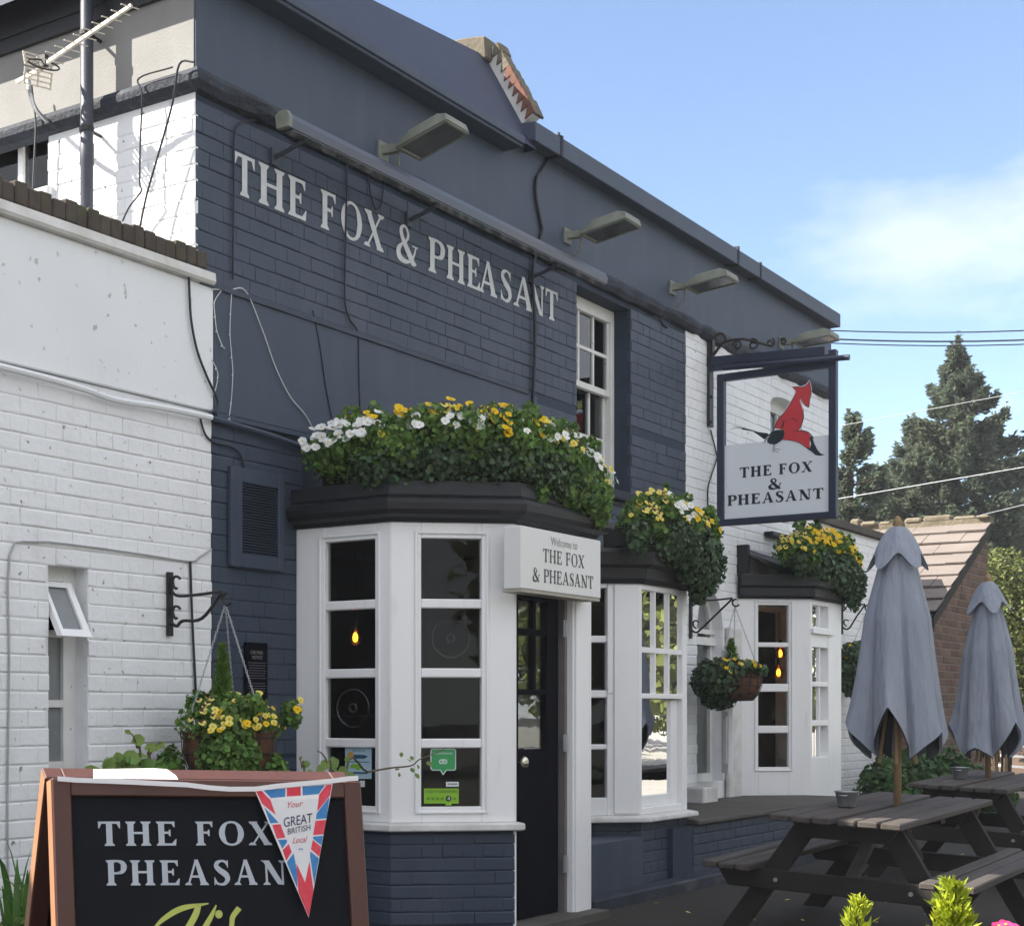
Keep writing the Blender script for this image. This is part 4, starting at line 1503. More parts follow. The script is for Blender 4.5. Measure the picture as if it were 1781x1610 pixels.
# ---- first floor sash
mb = MB()
a, b, z0, z1 = FW
YF = .142
lf = a + .001
zm = onX(1060, 688, FW[1] - .02).z
mb.box(a, a + .10, YF, YF + .10, z0, z1)
mb.box(b - .06, b, YF - .002, YF + .10, z0, z1)
mb.box(a + .10, b - .06, YF + .001, YF + .09, z1 - .10, z1)
mb.box(a + .10, b - .06, YF + .001, YF + .09, z0, z0 + .09)
mb.box(a + .10, b - .06, YF + .012, YF + .055, zm - .025, zm + .025)
sash = mb.build('sash_window', M_JOINOLD, pub)
soften(sash, .004)
cols, bar = 3, .026
cw = (b - .06 - a - .10 - bar * 2 - .05) / 3
for (za, zb_, yy) in ((zm + .025, z1 - .10, YF + .02), (z0 + .09, zm - .025, YF + .055)):
    mid = (za + zb_) / 2
    mb = MB()
    mb.box(b - .085, b - .06, yy, yy + .03, za, zb_)
    mb.box(a + .10, a + .125, yy, yy + .03, za, zb_)
    mb.build('stile', M_JOINOLD, sash)
    mb = MB()
    mb.box(a + .125, b - .085, yy + .004, yy + .028, mid - bar / 2, mid + bar / 2)
    mb.build('glazing_bar', M_JOINOLD, sash)
    for c in range(3):
        x0 = a + .125 + c * (cw + bar)
        for zz0, zz1 in ((za, mid - bar / 2), (mid + bar / 2, zb_)):
            mb = MB()
            mb.box(x0, x0 + cw, yy + .014, yy + .018, zz0, zz1)
            mb.build('pane', M_GLASSR, sash)
            if c < 2:
                mb = MB()
                mb.box(x0 + cw, x0 + cw + bar, yy + .002, yy + .026, zz0, zz1)
                mb.build('glazing_bar', M_JOINOLD, sash)
mb = MB()
for k in range(5):
    mb.box(b - .36 + .05 * k, b - .325 + .05 * k, .33 + .012 * (k % 2), .345 + .012 * (k % 2), z0, z1)
    mb.box(a + .06 + .05 * k, a + .095 + .05 * k, .33 + .012 * (k % 2), .345 + .012 * (k % 2), z0, z1)
mb.build('curtain', M_CURT, sash)
mb = MB()
mb.box(a - .05, b + .09, -.07, YF - .002, z0 - .075, z0 - .002)
soften(mb.build('stone_sill', M_DARKWORN, pub), .01)
mb = MB()
mb.add([(a - .002, .007, z0), (a - .002, .24, z0), (a - .002, .24, z1), (a - .002, .007, z1)], [(0, 1, 2, 3)])
# ---- small first floor window behind the hanging sign
a, b, z0, z1 = SW
mb = MB()
YF = .12
for p in ((a, a + .06, z0, z1), (b - .06, b, z0, z1), (a + .06, b - .06, z0, z0 + .06), (a + .06, b - .06, z1 - .14, z1), (a + .06, b - .06, 3.76, 3.81)):
    mb.box(p[0], p[1], YF + (.001 if p[0] > a and p[1] < b else 0), YF + .07, p[2], p[3])
for xx in (a + .30, a + .56):
    mb.box(xx, xx + .03, YF + .01, YF + .05, z0 + .06, 3.76)
    mb.box(xx, xx + .03, YF + .01, YF + .05, 3.81, z1 - .14)
sm = mb.build('casement_window', M_JOINOLD, pub)
for x0, x1 in ((a + .06, a + .30), (a + .33, a + .56), (a + .59, b - .06)):
    for zz0, zz1 in ((z0 + .06, 3.76), (3.81, z1 - .14)):
        mb = MB()
        mb.box(x0, x1, YF + .03, YF + .034, zz0, zz1)
        mb.build('pane', M_GLASSR, sm)
mb = MB()
mb.box(a, b, .30, .32, z0, z1)
mb.build('curtain', M_CURT, sm)
# ---- arched window with its lower light open
a, b, z0, z1 = AR
mb = MB()
YF = .10
mb.box(a, a + .06, YF, YF + .06, z0, 2.08)
mb.box(b - .06, b, YF, YF + .06, z0, 2.08)
mb.box(a + .06, b - .06, YF + .001, YF + .059, z0, z0 + .07)
mb.box(a, b, YF - .03, YF - .001, 1.93, 2.00)
mb.box(a, b, YF - .02, YF - .002, 2.03, 2.07)
N = 10
for k in range(N):
    t0, t1 = math.pi * k / N, math.pi * (k + 1) / N
    R0, R1 = (b - a) / 2, (b - a) / 2 - .06
    cxm = (a + b) / 2
    ry = (z1 - .02 - 2.07)
    pts = [(cxm + R0 * math.cos(t0), 2.08 + ry * math.sin(t0)), (cxm + R0 * math.cos(t1), 2.08 + ry * math.sin(t1)),
           (cxm + R1 * math.cos(t1), 2.08 + (ry - .06) * math.sin(t1)), (cxm + R1 * math.cos(t0), 2.08 + (ry - .06) * math.sin(t0))]
    mb.prism([(p[0], YF, p[1]) for p in pts], (0, .05, 0))
arch = mb.build('arched_window', M_JOINOLD, pub)
mb = MB()
mb.box(a + .06, b - .06, YF + .03, YF + .034, z0 + .07, 1.93)
mb.build('pane', M_GLASS, arch)
mb = MB()
mb.box(a + .06, b - .06, YF + .03, YF + .034, 2.07, 2.38)
mb.build('pane', M_FROST, arch)
# open casement leaf standing out from the wall on its left hinge
ol = MB()
op, od = Vector((13.40, -.30)), Vector((.88, .48)).normalized()
on_ = Vector((od.y, -od.x))
for (u0_, u1_, zz0, zz1) in ((0, .05, .80, 1.88), (.36, .41, .80, 1.88), (.05, .36, .80, .88), (.05, .36, 1.30, 1.34), (.05, .36, 1.82, 1.88)):
    ol.obox(op, od, on_, u0_, u1_, -.04, 0, zz0, zz1)
leaf = soften(ol.build('open_casement', M_JOIN, pub), .003)
for zz0, zz1 in ((.88, 1.30), (1.34, 1.82)):
    mb = MB()
    mb.obox(op, od, on_, .05, .36, -.022, -.018, zz0, zz1)
    mb.build('pane', M_GLASSR, leaf)
# flaking white pier and the low ledge wall in front of it
mb = MB()
q = onY(1262, 1370, -.30)
mb.box(13.00, 13.32, -.20, -.004, .56, .70)
mb.box(14.0, 14.30, -.05, -.004, .5, 2.1)
soften(mb.build('pier', M_SILL, pub), .012)
mb = MB()
mb.box(10.55, 14.78, -.939, -.01, .10, .535)
lw = mb.build('ledge_wall', M_DARKJOINT, pub)
bs = MB()
lay_bricks((10.905, -.945), (1, 0), 3.85, .175, .53, M_DARK, None, bs, H=.069, J=.005)
tag(bs.build('brickwork', M_DARK, lw), kind='stuff')
mb = MB()
mb.box(10.91, 14.79, -.985, -.012, .537, .572)
soften(mb.build('ledge_top', M_KERB, lw), .008)
mb = MB()
mb.box(9.12, 9.95, -.98, -.5, .10, .515)
lb = mb.build('ledge_block', M_DARK, pub)
mb = MB()
mb.box(8.95, 14.8, -1.10, -.946, .06, .20)
soften(mb.build('plinth', M_DARKWORN, pub), .012)
# ---- rooms behind the glass
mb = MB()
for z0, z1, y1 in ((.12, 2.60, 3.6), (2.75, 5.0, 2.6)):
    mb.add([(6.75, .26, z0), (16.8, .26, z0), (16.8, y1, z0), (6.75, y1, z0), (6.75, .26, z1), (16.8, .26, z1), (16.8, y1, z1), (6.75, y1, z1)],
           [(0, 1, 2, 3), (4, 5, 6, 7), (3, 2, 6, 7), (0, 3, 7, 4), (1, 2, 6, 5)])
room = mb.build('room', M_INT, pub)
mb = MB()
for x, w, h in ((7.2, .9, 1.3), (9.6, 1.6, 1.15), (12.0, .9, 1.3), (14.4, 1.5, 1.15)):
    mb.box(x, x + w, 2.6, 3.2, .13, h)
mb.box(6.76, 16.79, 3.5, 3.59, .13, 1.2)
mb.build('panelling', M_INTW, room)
# bulk of the building out of sight
mb = MB()
mb.add([(XC + .26, 6, 0), (XE - .01, 6, 0), (XE - .01, 6, 5.33), (XC + .26, 6, 5.33), (XE - .01, .26, 0), (XE - .01, .26, 5.33), (XC + .26, .29, 5.33)],
       [(0, 1, 2, 3), (4, 1, 2, 5), (6, 5, 2, 3)])
mb.build('rear_wall', M_WHITE, pub)

# ---- vent grille
v0, v1 = onY(400, 815, -.02), onY(489, 985, -.02)
g0, g1 = onY(420, 838, -.02), onY(488, 962, -.02)
gx0, gx1, gz0, gz1 = g0.x, g1.x - .03, 2.20, 2.585
mb = MB()
x0, x1, z0, z1 = v0.x, v1.x + .02, 2.125, 2.665
for p in ((x0, gx0, z0, z1), (gx1, x1, z0, z1), (gx0, gx1, z0, gz0), (gx0, gx1, gz1, z1)):
    mb.box(p[0], p[1], -.03, -.0035, p[2], p[3])
vent = soften(mb.build('vent_grille', M_DARKREND, pub), .004)
mb = MB()
mb.box(gx0, gx1, -.008, -.004, gz0, gz1)
mb.build('vent_back', M_BLACKP, vent)
nsl = 25
for k in range(nsl):
    z = gz0 + (k + .5) * (gz1 - gz0) / nsl
    mb = MB()
    mb.hexa([(gx0, -.026, z - .006), (gx1, -.026, z - .006), (gx1, -.010, z + .002), (gx0, -.010, z + .002),
             (gx0, -.026, z - .003), (gx1, -.026, z - .003), (gx1, -.010, z + .005), (gx0, -.010, z + .005)])
    mb.build('louvre', M_DARKREND, vent)

# ================================================================ SIDE WING (white, beyond the far corner)
wing = thing('side_wing', (18.5, 0, 0.16), 'low white painted brick wing with grey coping beyond the far bay', 'building')
xw1 = onY(1541, 1000, 0).x
mb = MB()
mb.box(XE + .002, xw1, .006, .25, 0, 3.28)
mb.box(xw1 - .24, xw1 - .002, .251, 5, 0, 3.28)
ww = mb.build('wall', M_WHITEMORTAR, wing)
lay_bricks((XE + .005, 0), (1, 0), xw1 - XE - .01, .20, 3.25, M_WHITE, None, (bs := MB()), L=.226)
tag(bs.build('brickwork', M_WHITE, ww), kind='stuff')
mb = MB()
mb.sweep([(XE - .35, 0), (xw1, 0), (xw1, 5)], [(-.25, 3.285), (.05, 3.285), (.055, 3.36), (-.25, 3.395)])
soften(mb.build('coping', M_KERB, wing), .006)
mb = MB()
mb.add([(XE, .2, 3.2), (xw1 - .2, .2, 3.2), (xw1 - .2, 5, 3.2), (XE, 5, 3.2)], [(0, 1, 2, 3)])
mb.build('flat_roof', M_LEAD, wing)


# ================================================================ LAMPS, SIGNS AND FITTINGS ON THE FRONT
def onPlane(px, py, p0, nn):
    r = sight(px, py)
    nn = Vector(nn)
    return CPOS + r * ((Vector(p0) - CPOS).dot(nn) / r.dot(nn))


def floodlight(m0, tilt, label, W=.28, L=.37):
    """wedge shaped floodlight on a short arm; m0 = mounting point on the parapet"""
    t = thing('floodlight', m0, label, 'floodlight', 'floodlights along the parapet')
    m0 = Vector(m0)
    c, s = math.cos(tilt), math.sin(tilt)
    A = Vector((0, -c, s))             # along the lamp, away from the wall
    Nn = Vector((0, s, c))             # up out of its back
    Xv = Vector((1, 0, 0))
    o = m0 + Vector((.10, -.12, -.02))
    P = lambda x, a, h: o + Xv * x + A * a + Nn * h
    mb = MB()
    ring = lambda a, w0, w1, h0, h1: [P(-w0, a, h0), P(w0, a, h0), P(w1, a, h1), P(-w1, a, h1)]
    secs = [ring(0, W * .5, W * .40, 0, .035), ring(.10, W * .5, W * .36, 0, .085), ring(.30, W * .5, W * .36, 0, .085), ring(L, W * .5, W * .44, 0, .045)]
    v = [p for s_ in secs for p in s_]
    f = [(0, 3, 2, 1), (12, 13, 14, 15)]
    for i in range(3):
        for k in range(1, 4):
            a, b = i * 4 + k, i * 4 + (k + 1) % 4
            f.append((a, b, b + 4, a + 4))
    mb.add(v, f)
    # rim round the glass
    for (x0, x1, a0, a1) in ((-W * .5, -W * .5 + .02, 0, L), (W * .5 - .02, W * .5, 0, L), (-W * .5 + .02, W * .5 - .02, 0, .03), (-W * .5 + .02, W * .5 - .02, L - .025, L)):
        mb.hexa([P(x0, a0, -.012), P(x1, a0, -.012), P(x1, a1, -.012), P(x0, a1, -.012), P(x0, a0, .0), P(x1, a0, 0), P(x1, a1, 0), P(x0, a1, 0)])
    soften(mb.build('housing', M_LAMPB, t), .006)
    mb = MB()
    mb.add([P(-W * .5 + .02, .03, -.004), P(W * .5 - .02, .03, -.004), P(W * .5 - .02, L - .025, -.004), P(-W * .5 + .02, L - .025, -.004)], [(0, 1, 2, 3)])
    mb.build('lamp_glass', M_LAMPG, t)
    mb = MB()
    mb.bar(m0 + Vector((0, 0, 0)), m0 + Vector((.03, -.11, 0)), .05, .05)
    mb.bar(m0 + Vector((.03, -.10, .0)), P(0, .12, .05), .045, .035)
    mb.box(m0.x - .05, m0.x + .06, -.02, -.007, m0.z - .06, m0.z + .05)
    mb.tube([m0 + Vector((.03, -.10, -.01)), m0 + Vector((.04, -.10, -.10)), m0 + Vector((.05, -.03, -.16))], .008, 6)
    mb.build('bracket', M_LAMPB, t)
    return t


fl = [((664, 262), .26, 'floodlight tilted up highest, directly above the letters F O X, dusty grey green'),
      ((985, 410), .15, 'floodlight over the right end of the long sign lamp, near the black cable'),
      ((1168, 500), .10, 'floodlight over the line where slate blue paint meets white'),
      ((1358, 596), .06, 'farthest floodlight, just above the beam of the hanging fox sign')]
for (px, py), tl, lab in fl:
    p = onY(px, py, -.008)
    floodlight((p.x, -.008, p.z), tl, lab)

# long trough lamp over the painted name
la, lb_ = onY(497, 218, -.22), onY(1048, 483, -.22)
sl_ = thing('sign_lamp', (la.x, -.22, la.z), 'long blue grey strip lamp trough above the painted pub name', 'sign lamp')
mb = MB()
zc = (la.z + lb_.z) / 2
prof = [(-.045, .03), (-.015, .048), (.025, .044), (.042, .008), (.036, -.036), (-.036, -.036)]
mb.prism([(la.x, -.22 - a, zc + b) for a, b in prof], (lb_.x - la.x, 0, 0))
mb.build('trough', M_STRIP, sl_)
mb = MB()
mb.prism([(la.x - .03, -.22 - a * 1.12, zc + b * 1.12 + .004) for a, b in prof], (.032, 0, 0))
mb.build('end_cap', M_LAMPB, sl_)
mb = MB()
mb.box(la.x + .02, lb_.x - .02, -.25, -.19, zc - .043, zc - .037)
mb.build('diffuser', M_LAMPG, sl_)
for px in (500, 733, 945):
    q = onY(px, 300, -.1).x
    mb = MB()
    mb.tube([(q, -.004, zc - .10), (q, -.10, zc - .08), (q, -.21, zc - .045)], .014, 8)
    mb.box(q - .03, q + .03, -.016, -.004, zc - .14, zc - .05)
    mb.build('arm', M_FLUE, sl_)

# ---- hanging pub sign
XS = 13.61
hs = thing('hanging_sign', (XS, -.05, 2.95), 'white pub sign with red fox and dark pheasant in navy frame', 'pub sign')
yz = lambda px, py, dx=0.0: onX(px, py, XS + dx)
sy0, sy1, sz0, sz1 = -.088, -1.112, 2.960, 4.285
fw = .062
mb = MB()
for (a, b, c, d) in ((sy0 - fw, sy0, sz0, sz1), (sy1, sy1 + fw, sz0, sz1 + .085), (sy1 + fw, sy0 - fw, sz0, sz0 + fw * .9), (sy1 + fw, sy0 - fw, sz1 - fw, sz1)):
    mb.box(XS - .035, XS + .035, a, b, c, d)
soften(mb.build('frame', M_SIGNBLUE, hs), .006)
zsplit = yz(1330, 768).z
mb = MB()
mb.box(XS - .010, XS + .010, sy1 + fw, sy0 - fw, sz0 + fw * .9, zsplit)
mb.build('white_panel', M_SIGNW, hs)
mb = MB()
mb.box(XS - .006, XS + .006, sy1 + fw, sy0 - fw, zsplit + .001, sz1 - fw)
mb.build('clear_panel', glass_material('clear_acrylic', (.95, .96, .97), 1.3, 0.5), hs)
mb = MB()
mb.bar((XS, -.0, 4.412), (XS, -1.02, 4.365), .07, .075)
mb.bar((XS - .005, -.03, 4.345), (XS - .005, -1.10, 4.312), .05, .04)
mb.build('beam', M_SIGNBLUE, hs)
mb = MB()
mb.tube([(XS - .075, -.16, 4.325), (XS - .075, -1.235, 4.275)], .024, 10)
mb.build('sign_lamp_tube', M_SIGNBLUE, hs)
mb = MB()
mb.box(XS - .045, XS + .045, -.03, -.009, 3.84, 4.62)
mb.box(XS - .03, XS + .03, -.05, -.031, 4.36, 4.60)
for z in (3.88, 4.1, 4.56):
    mb.tube([(XS - .02, -.03, z), (XS - .02, -.045, z)], .014, 8)
mb.build('wall_plate', M_IRON, hs)


def scroll(c, r0, turns, a0, sgn=1):
    out = []
    for i in range(int(22 * turns) + 1):
        t = i / 22 * 2 * math.pi
        r = r0 * (1 - .75 * i / (22 * turns))
        out.append((XS, c[0] + r * math.cos(a0 + sgn * t), c[1] + r * math.sin(a0 + sgn * t)))
    return out


mb = MB()
mb.tube(catmull([(XS, -.04, 4.62), (XS, -.12, 4.645), (XS, -.16, 4.59), (XS, -.11, 4.555), (XS, -.07, 4.58)], 6), .012, 6)
mb.tube(catmull([(XS, -.05, 4.47), (XS, -.14, 4.56), (XS, -.30, 4.57), (XS, -.44, 4.52), (XS, -.55, 4.48)], 6), .013, 6)
for c, r, a in (((-.26, 4.52), .045, 0), ((-.40, 4.51), .05, 1.2), ((-.55, 4.505), .04, 2.0), ((-.66, 4.50), .03, .5)):
    mb.tube(scroll(c, r, 1.3, a), .010, 6)
mb.build('scrollwork', M_IRON, hs)
# the fox and the pheasant on the clear panel: flat enamel shapes
FO = (1250, 640)


def art(poly, mat, off, name):
    mb = MB()
    mb.face([yz(FO[0] + x / 8.095, FO[1] + y / 8.095, -.0115 - off) for x, y in poly])
    return mb.build(name, mat, hs)


def artrib(pts, ws, mat, off, name):
    mb = MB()
    for q in rib([(x, -y) for x, y in pts], ws, 5):
        mb.face([yz(FO[0] + x / 8.095, FO[1] - y / 8.095, -.0115 - off) for x, y in q])
    return mb.build(name, mat, hs)


fox = [(1278, 180), (1290, 240), (1302, 300), (1296, 380), (1280, 450), (1268, 545), (1235, 538), (1195, 495), (1150, 430), (1140, 455), (1165, 530), (1183, 590), (1188, 680), (1172, 760),
       (1150, 830), (1115, 885), (1190, 885), (1255, 905), (1300, 960), (1285, 1000), (1280, 1060), (1290, 1150), (1215, 1100), (1130, 1045), (1010, 1015), (890, 1008), (918, 950), (922, 870),
       (812, 850), (785, 840), (830, 745), (870, 690), (935, 620), (1000, 510), (1052, 430), (1075, 370), (1085, 320), (1038, 268), (1100, 262), (1170, 268), (1230, 245)]
halo = [(1281, 165), (1302, 240), (1314, 300), (1308, 385), (1292, 455), (1280, 560), (1228, 550), (1190, 512), (1176, 505), (1198, 590), (1200, 690), (1184, 765), (1160, 835), (1140, 872), (1195, 872), (1262, 895), (1320, 950), (1345, 990),
        (1320, 1020), (1310, 1080), (1315, 1180), (1210, 1115), (1125, 1060), (1005, 1030), (880, 1022), (760, 960), (770, 840), (818, 735), (860, 678), (925, 610), (985, 505), (1040, 420), (1062, 365), (1070, 325), (1015, 258), (1100, 250), (1165, 255), (1222, 232)]
tail = [(1300, 955), (1348, 992), (1322, 985), (1345, 1060), (1385, 1140), (1430, 1198), (1492, 1220), (1425, 1234), (1360, 1222), (1290, 1160), (1225, 1108), (1285, 1130), (1300, 1060), (1278, 1000)]
pheas = [(760, 885), (830, 870), (920, 868), (925, 960), (880, 1025), (800, 1075), (720, 1070), (680, 1040), (690, 960), (705, 935)]
ptail = [(330, 838), (450, 866), (560, 900), (690, 918), (705, 935), (690, 965), (640, 1005), (560, 945), (480, 890), (330, 866)]
head = [(630, 1055), (650, 1000), (690, 955), (725, 940), (700, 990), (668, 1025), (640, 1050)]
art(halo, M_SIGNW, .0, 'fox_outline')
art(fox, M_FOXRED, .0006, 'fox')
art(tail, M_SIGNTXT, .0012, 'fox_tail_tip')
art(pheas, M_SIGNTXT, .0013, 'pheasant_body')
art(ptail, M_SIGNTXT, .0009, 'pheasant_tail')
art(head, M_TXTG, .0018, 'pheasant_head')
artrib([(150, 872), (240, 845), (340, 850)], [3, 10, 16], M_TXTG, .0008, 'tail_feather')
artrib([(190, 820), (280, 828), (380, 848)], [3, 9, 12], M_TXTG, .0010, 'tail_feather')
for pts in ([(768, 1072), (770, 1110), (760, 1135), (800, 1150)], [(788, 1072), (790, 1125), (865, 1150)], [(770, 1135), (765, 1190)], [(775, 1165), (845, 1182)]):
    artrib(pts, [9] * len(pts), M_TXTG, .0014, 'pheasant_leg')
for pts, w in (([(1075, 365), (1050, 425), (1000, 505), (930, 618), (865, 690), (825, 745), (785, 840), (760, 885)], [4, 10, 6, 9, 14, 12, 18, 12]),
               ([(1190, 560), (1190, 640), (1192, 700), (1172, 780), (1150, 835), (1120, 880)], [3, 14, 15, 13, 9, 3]),
               ([(1060, 888), (1160, 880), (1240, 895), (1290, 930), (1340, 985)], [3, 14, 12, 14, 4]),
               ([(1145, 435), (1190, 500), (1240, 540), (1268, 545), (1280, 455), (1300, 370), (1300, 300), (1280, 185)], [4, 8, 9, 8, 6, 7, 8, 3]),
               ([(1000, 722), (1040, 712), (1080, 728), (1098, 775)], [3, 11, 12, 3]), ([(880, 750), (930, 738), (968, 752)], [3, 9, 3]),
               ([(905, 750), (905, 800), (870, 860)], [14, 22, 12]), ([(890, 1010), (1010, 1018), (1130, 1050), (1215, 1105), (1290, 1165)], [3, 7, 8, 8, 8]),
               ([(1150, 402), (1175, 398)], [4, 5]), ([(1240, 378), (1275, 362)], [3, 5]), ([(1085, 320), (1060, 285), (1038, 268), (1100, 262), (1170, 268), (1230, 245), (1278, 182)], [4, 6, 5, 6, 7, 7, 4])):
    artrib(pts, w, M_SIGNTXT, .0017, 'fox_line')
# lettering of the sign
SO = (1180, 560)
for txt, (xa_, ya_), (xb_, yb_), hh in (('THE FOX', (465, 1167), (1015, 1142), .078 / 1), ('&', (682, 1262), (782, 1258), .078), ('PHEASANT', (370, 1377), (1098, 1348), .078)):
    a = yz(SO[0] + xa_ / 4.35, SO[1] + ya_ / 4.35, -.0115)
    b = yz(SO[0] + xb_ / 4.35, SO[1] + yb_ / 4.35, -.0115)
    w_ = abs(b.y - a.y)
    zz = (a.z + b.z) / 2
    hgt = yz(SO[0] + xa_ / 4.35, SO[1] + (ya_ - 78) / 4.35, -.0115).z - a.z
    word(txt, (XS - .0115, a.y, zz), (0, -1, 0), (0, 0, 1), (-1, 0, 0), hgt, w_, M_SIGNTXT, hs, .235, .10, .13)

# ---- welcome box sign over the porch door
wx0, wx1 = onY(907, 930, -1.26).x, onY(1045, 980, -1.26).x
wz0, wz1 = 2.005, 2.345
ws = thing('welcome_sign', (wx0, -1.26, wz0), 'off white welcome box sign fixed over the porch door', 'sign')
mb = MB()
mb.bbox(wx0, wx1, -1.26, -1.15, wz0, wz1, .006)
mb.build('sign_box', M_BOXW, ws)
mb = MB()
mb.box(wx0 + .004, wx1 - .004, -1.255, -1.143, wz0 - .016, wz0 - .001)
mb.build('bottom_batten', material('aged_cream_batten', (.40, .38, .32), .6), ws)
C7 = lambda x, y: onY(480 + x / 2.968, 680 + y / 2.968, -1.2615)
a, b = C7(1420, 800), C7(1556, 806)
font_text('Welcome to', (a.x, -1.2615, a.z + .006), (1, 0, 0), (0, 0, 1), (0, -1, 0), .046, b.x - a.x, M_TXTG, ws)
a, b = C7(1380, 890), C7(1592, 905)
word('THE FOX', (a.x, -1.2615, (a.z + b.z) / 2), (1, 0, 0), (0, 0, 1), (0, -1, 0), .073, b.x - a.x, M_TXTK, ws, .17, .06, .13)
a, b = C7(1325, 988), C7(1638, 1012)
word('& PHEASANT', (a.x, -1.2615, (a.z + b.z) / 2), (1, 0, 0), (0, 0, 1), (0, -1, 0), .073, b.x - a.x, M_TXTK, ws, .17, .06, .11)

# ---- small black notice by the basket
n0, n1 = onY(426, 1116, -.012), onY(465, 1206, -.012)
nt = thing('notice', (n0.x, -.012, n1.z), 'small black notice plate with white print beside the porch', 'notice')
mb = MB()
mb.bbox(n0.x, n1.x, -.015, -.003, n1.z - .06, n0.z, .002)
mb.build('plate', M_BLACKP, nt)
W_ = n1.x - n0.x
nz_ = lambda f_: n0.z - f_ * .27
font_text('CAR PARK', (n0.x + W_ * .22, -.0165, nz_(.235)), (1, 0, 0), (0, 0, 1), (0, -1, 0), .019, W_ * .56, M_TXTG, nt)
font_text('NOTICE', (n0.x + W_ * .30, -.0165, nz_(.335)), (1, 0, 0), (0, 0, 1), (0, -1, 0), .019, W_ * .44, M_TXTG, nt)
mb = MB()
for k in range(12):
    if k == 7:
        continue
    zz = nz_(.42 + .052 * k)
    i0 = .10 + .03 * (k % 3)
    mb.face([(n0.x + W_ * i0, -.0165, zz), (n0.x + W_ * (1 - i0 + .02), -.0165, zz), (n0.x + W_ * (1 - i0 + .02), -.0165, zz + .004), (n0.x + W_ * i0, -.0165, zz + .004)])
mb.build('small_print', material('faint_grey_print', (.10, .10, .11), .6), nt)


# ---- stickers on the porch glass
def pX(px, py):
    return onX(px, py, 7.389 + .028)


def pC(px, py):
    n = Vector((uc.y, -uc.x, 0))
    return onPlane(px, py, Vector((P1[0], P1[1], 0)) - n * .028, n)


def flat(name, f, poly, mat, parent=None, lift=0.0, nn=(-.707, -.707, 0)):
    mb = MB()
    nn = Vector(nn)
    a = [f(*p) + nn * lift for p in poly]
    mb.prism(a, nn * .0012)
    return mb.build(name, mat, parent)


R3 = lambda x, y: (580 + x / 6.36, 1280 + y / 6.36)
bub = thing('window_sticker', pC(771, 1345), 'green speech bubble sticker with owl face on the porch pane', 'sticker', 'stickers on the porch glass')
outer = [(1090, 135), (1335, 135), (1355, 155), (1355, 360), (1338, 378), (1250, 378), (1212, 430), (1180, 378), (1092, 378), (1072, 358), (1072, 155)]
inner = [(1095, 145), (1330, 145), (1345, 160), (1345, 355), (1330, 368), (1245, 368), (1212, 412), (1187, 368), (1098, 368), (1083, 352), (1083, 160)]
flat('border', pC, [R3(*p) for p in outer], M_SIGNW, bub)
flat('green_field', pC, [R3(*p) for p in inner], M_STGREEN, bub, .0016)
for cx_, cy_ in ((1190, 280), (1232, 280)):
    for rr, mt, lf_ in ((26, M_SIGNW, .003), (15, M_STGREEN, .0044), (7, M_SIGNW, .0058)):
        flat('owl_eye', pC, [R3(cx_ + rr * math.cos(t), cy_ + rr * math.sin(t)) for t in np.linspace(0, 2 * math.pi, 15)[:-1]], mt, bub, lf_)
flat('owl_brow', pC, [R3(1165, 258), R3(1212, 250), R3(1258, 258), R3(1212, 264)], M_SIGNW, bub, .0072)
a, b = pC(*R3(1105, 198)), pC(*R3(1318, 198))
font_text('RECOMMENDED', a + Vector((-.707, -.707, 0)) * .004, (b - a).normalized(), (0, 0, 1), (0, 0, 0), .010, (b - a).length, M_SIGNW, bub)
rat = thing('window_sticker', pC(*R3(1195, 740)), 'lime green hygiene rating sticker showing a ringed 4', 'sticker', 'stickers on the porch glass')
flat('card', pC, [R3(*p) for p in ((1000, 575), (1385, 575), (1385, 742), (1305, 742), (1305, 762), (1240, 762), (1240, 742), (1000, 742))], M_STLIME, rat)
a, b = pC(*R3(1020, 622)), pC(*R3(1368, 622))
font_text('FOOD HYGIENE RATING', a + Vector((-.707, -.707, 0)) * .002, (b - a).normalized(), (0, 0, 1), (0, 0, 0), .013, (b - a).length, M_TXTK, rat)
for k, cx_ in enumerate((1045, 1098, 1150, 1200, 1272, 1338)):
    rr = 32 if k == 4 else 17
    flat('rating_ring', pC, [R3(cx_ + rr * math.cos(t), 688 + rr * math.sin(t)) for t in np.linspace(0, 2 * math.pi, 17)[:-1]], M_TXTK if k == 4 else material('dull_lime_print', (.13, .30, .02), .4), rat, .0016)
a, b = pC(*R3(1257, 706)), pC(*R3(1287, 706))
font_text('4', a + Vector((-.707, -.707, 0)) * .005, (b - a).normalized(), (0, 0, 1), (0, 0, 0), .021, (b - a).length, M_SIGNW, rat)
s3 = thing('window_sticker', pC(*R3(1315, 555)), 'small white oblong sticker above the lime rating sticker', 'sticker', 'stickers on the porch glass')
flat('label_card', pC, [R3(*p) for p in ((1245, 502), (1385, 502), (1385, 555), (1245, 555))], M_SIGNW, s3)
flat('print_bar', pC, [R3(*p) for p in ((1290, 518), (1370, 518), (1370, 536), (1290, 536))], M_TXTG, s3, .0016)
flat('print_dot', pC, [R3(1272 + 12 * math.cos(t), 527 + 12 * math.sin(t)) for t in np.linspace(0, 6.28, 11)[:-1]], M_TXTG, s3, .0016)
po = thing('poster', pX(625, 1353), 'pale blue printed poster in the lowest left porch pane', 'poster')
flat('sheet', pX, [R3(*p) for p in ((130, 108), (422, 108), (422, 470), (130, 470))], M_STBLUE, po, 0, (-1, 0, 0))
a, b = pX(*R3(208, 172)), pX(*R3(348, 172))
font_text('2015/16', a + Vector((-.0022, 0, 0)), (b - a).normalized(), (0, 0, 1), (0, 0, 0), .012, (b - a).length, M_STDBLUE, po)
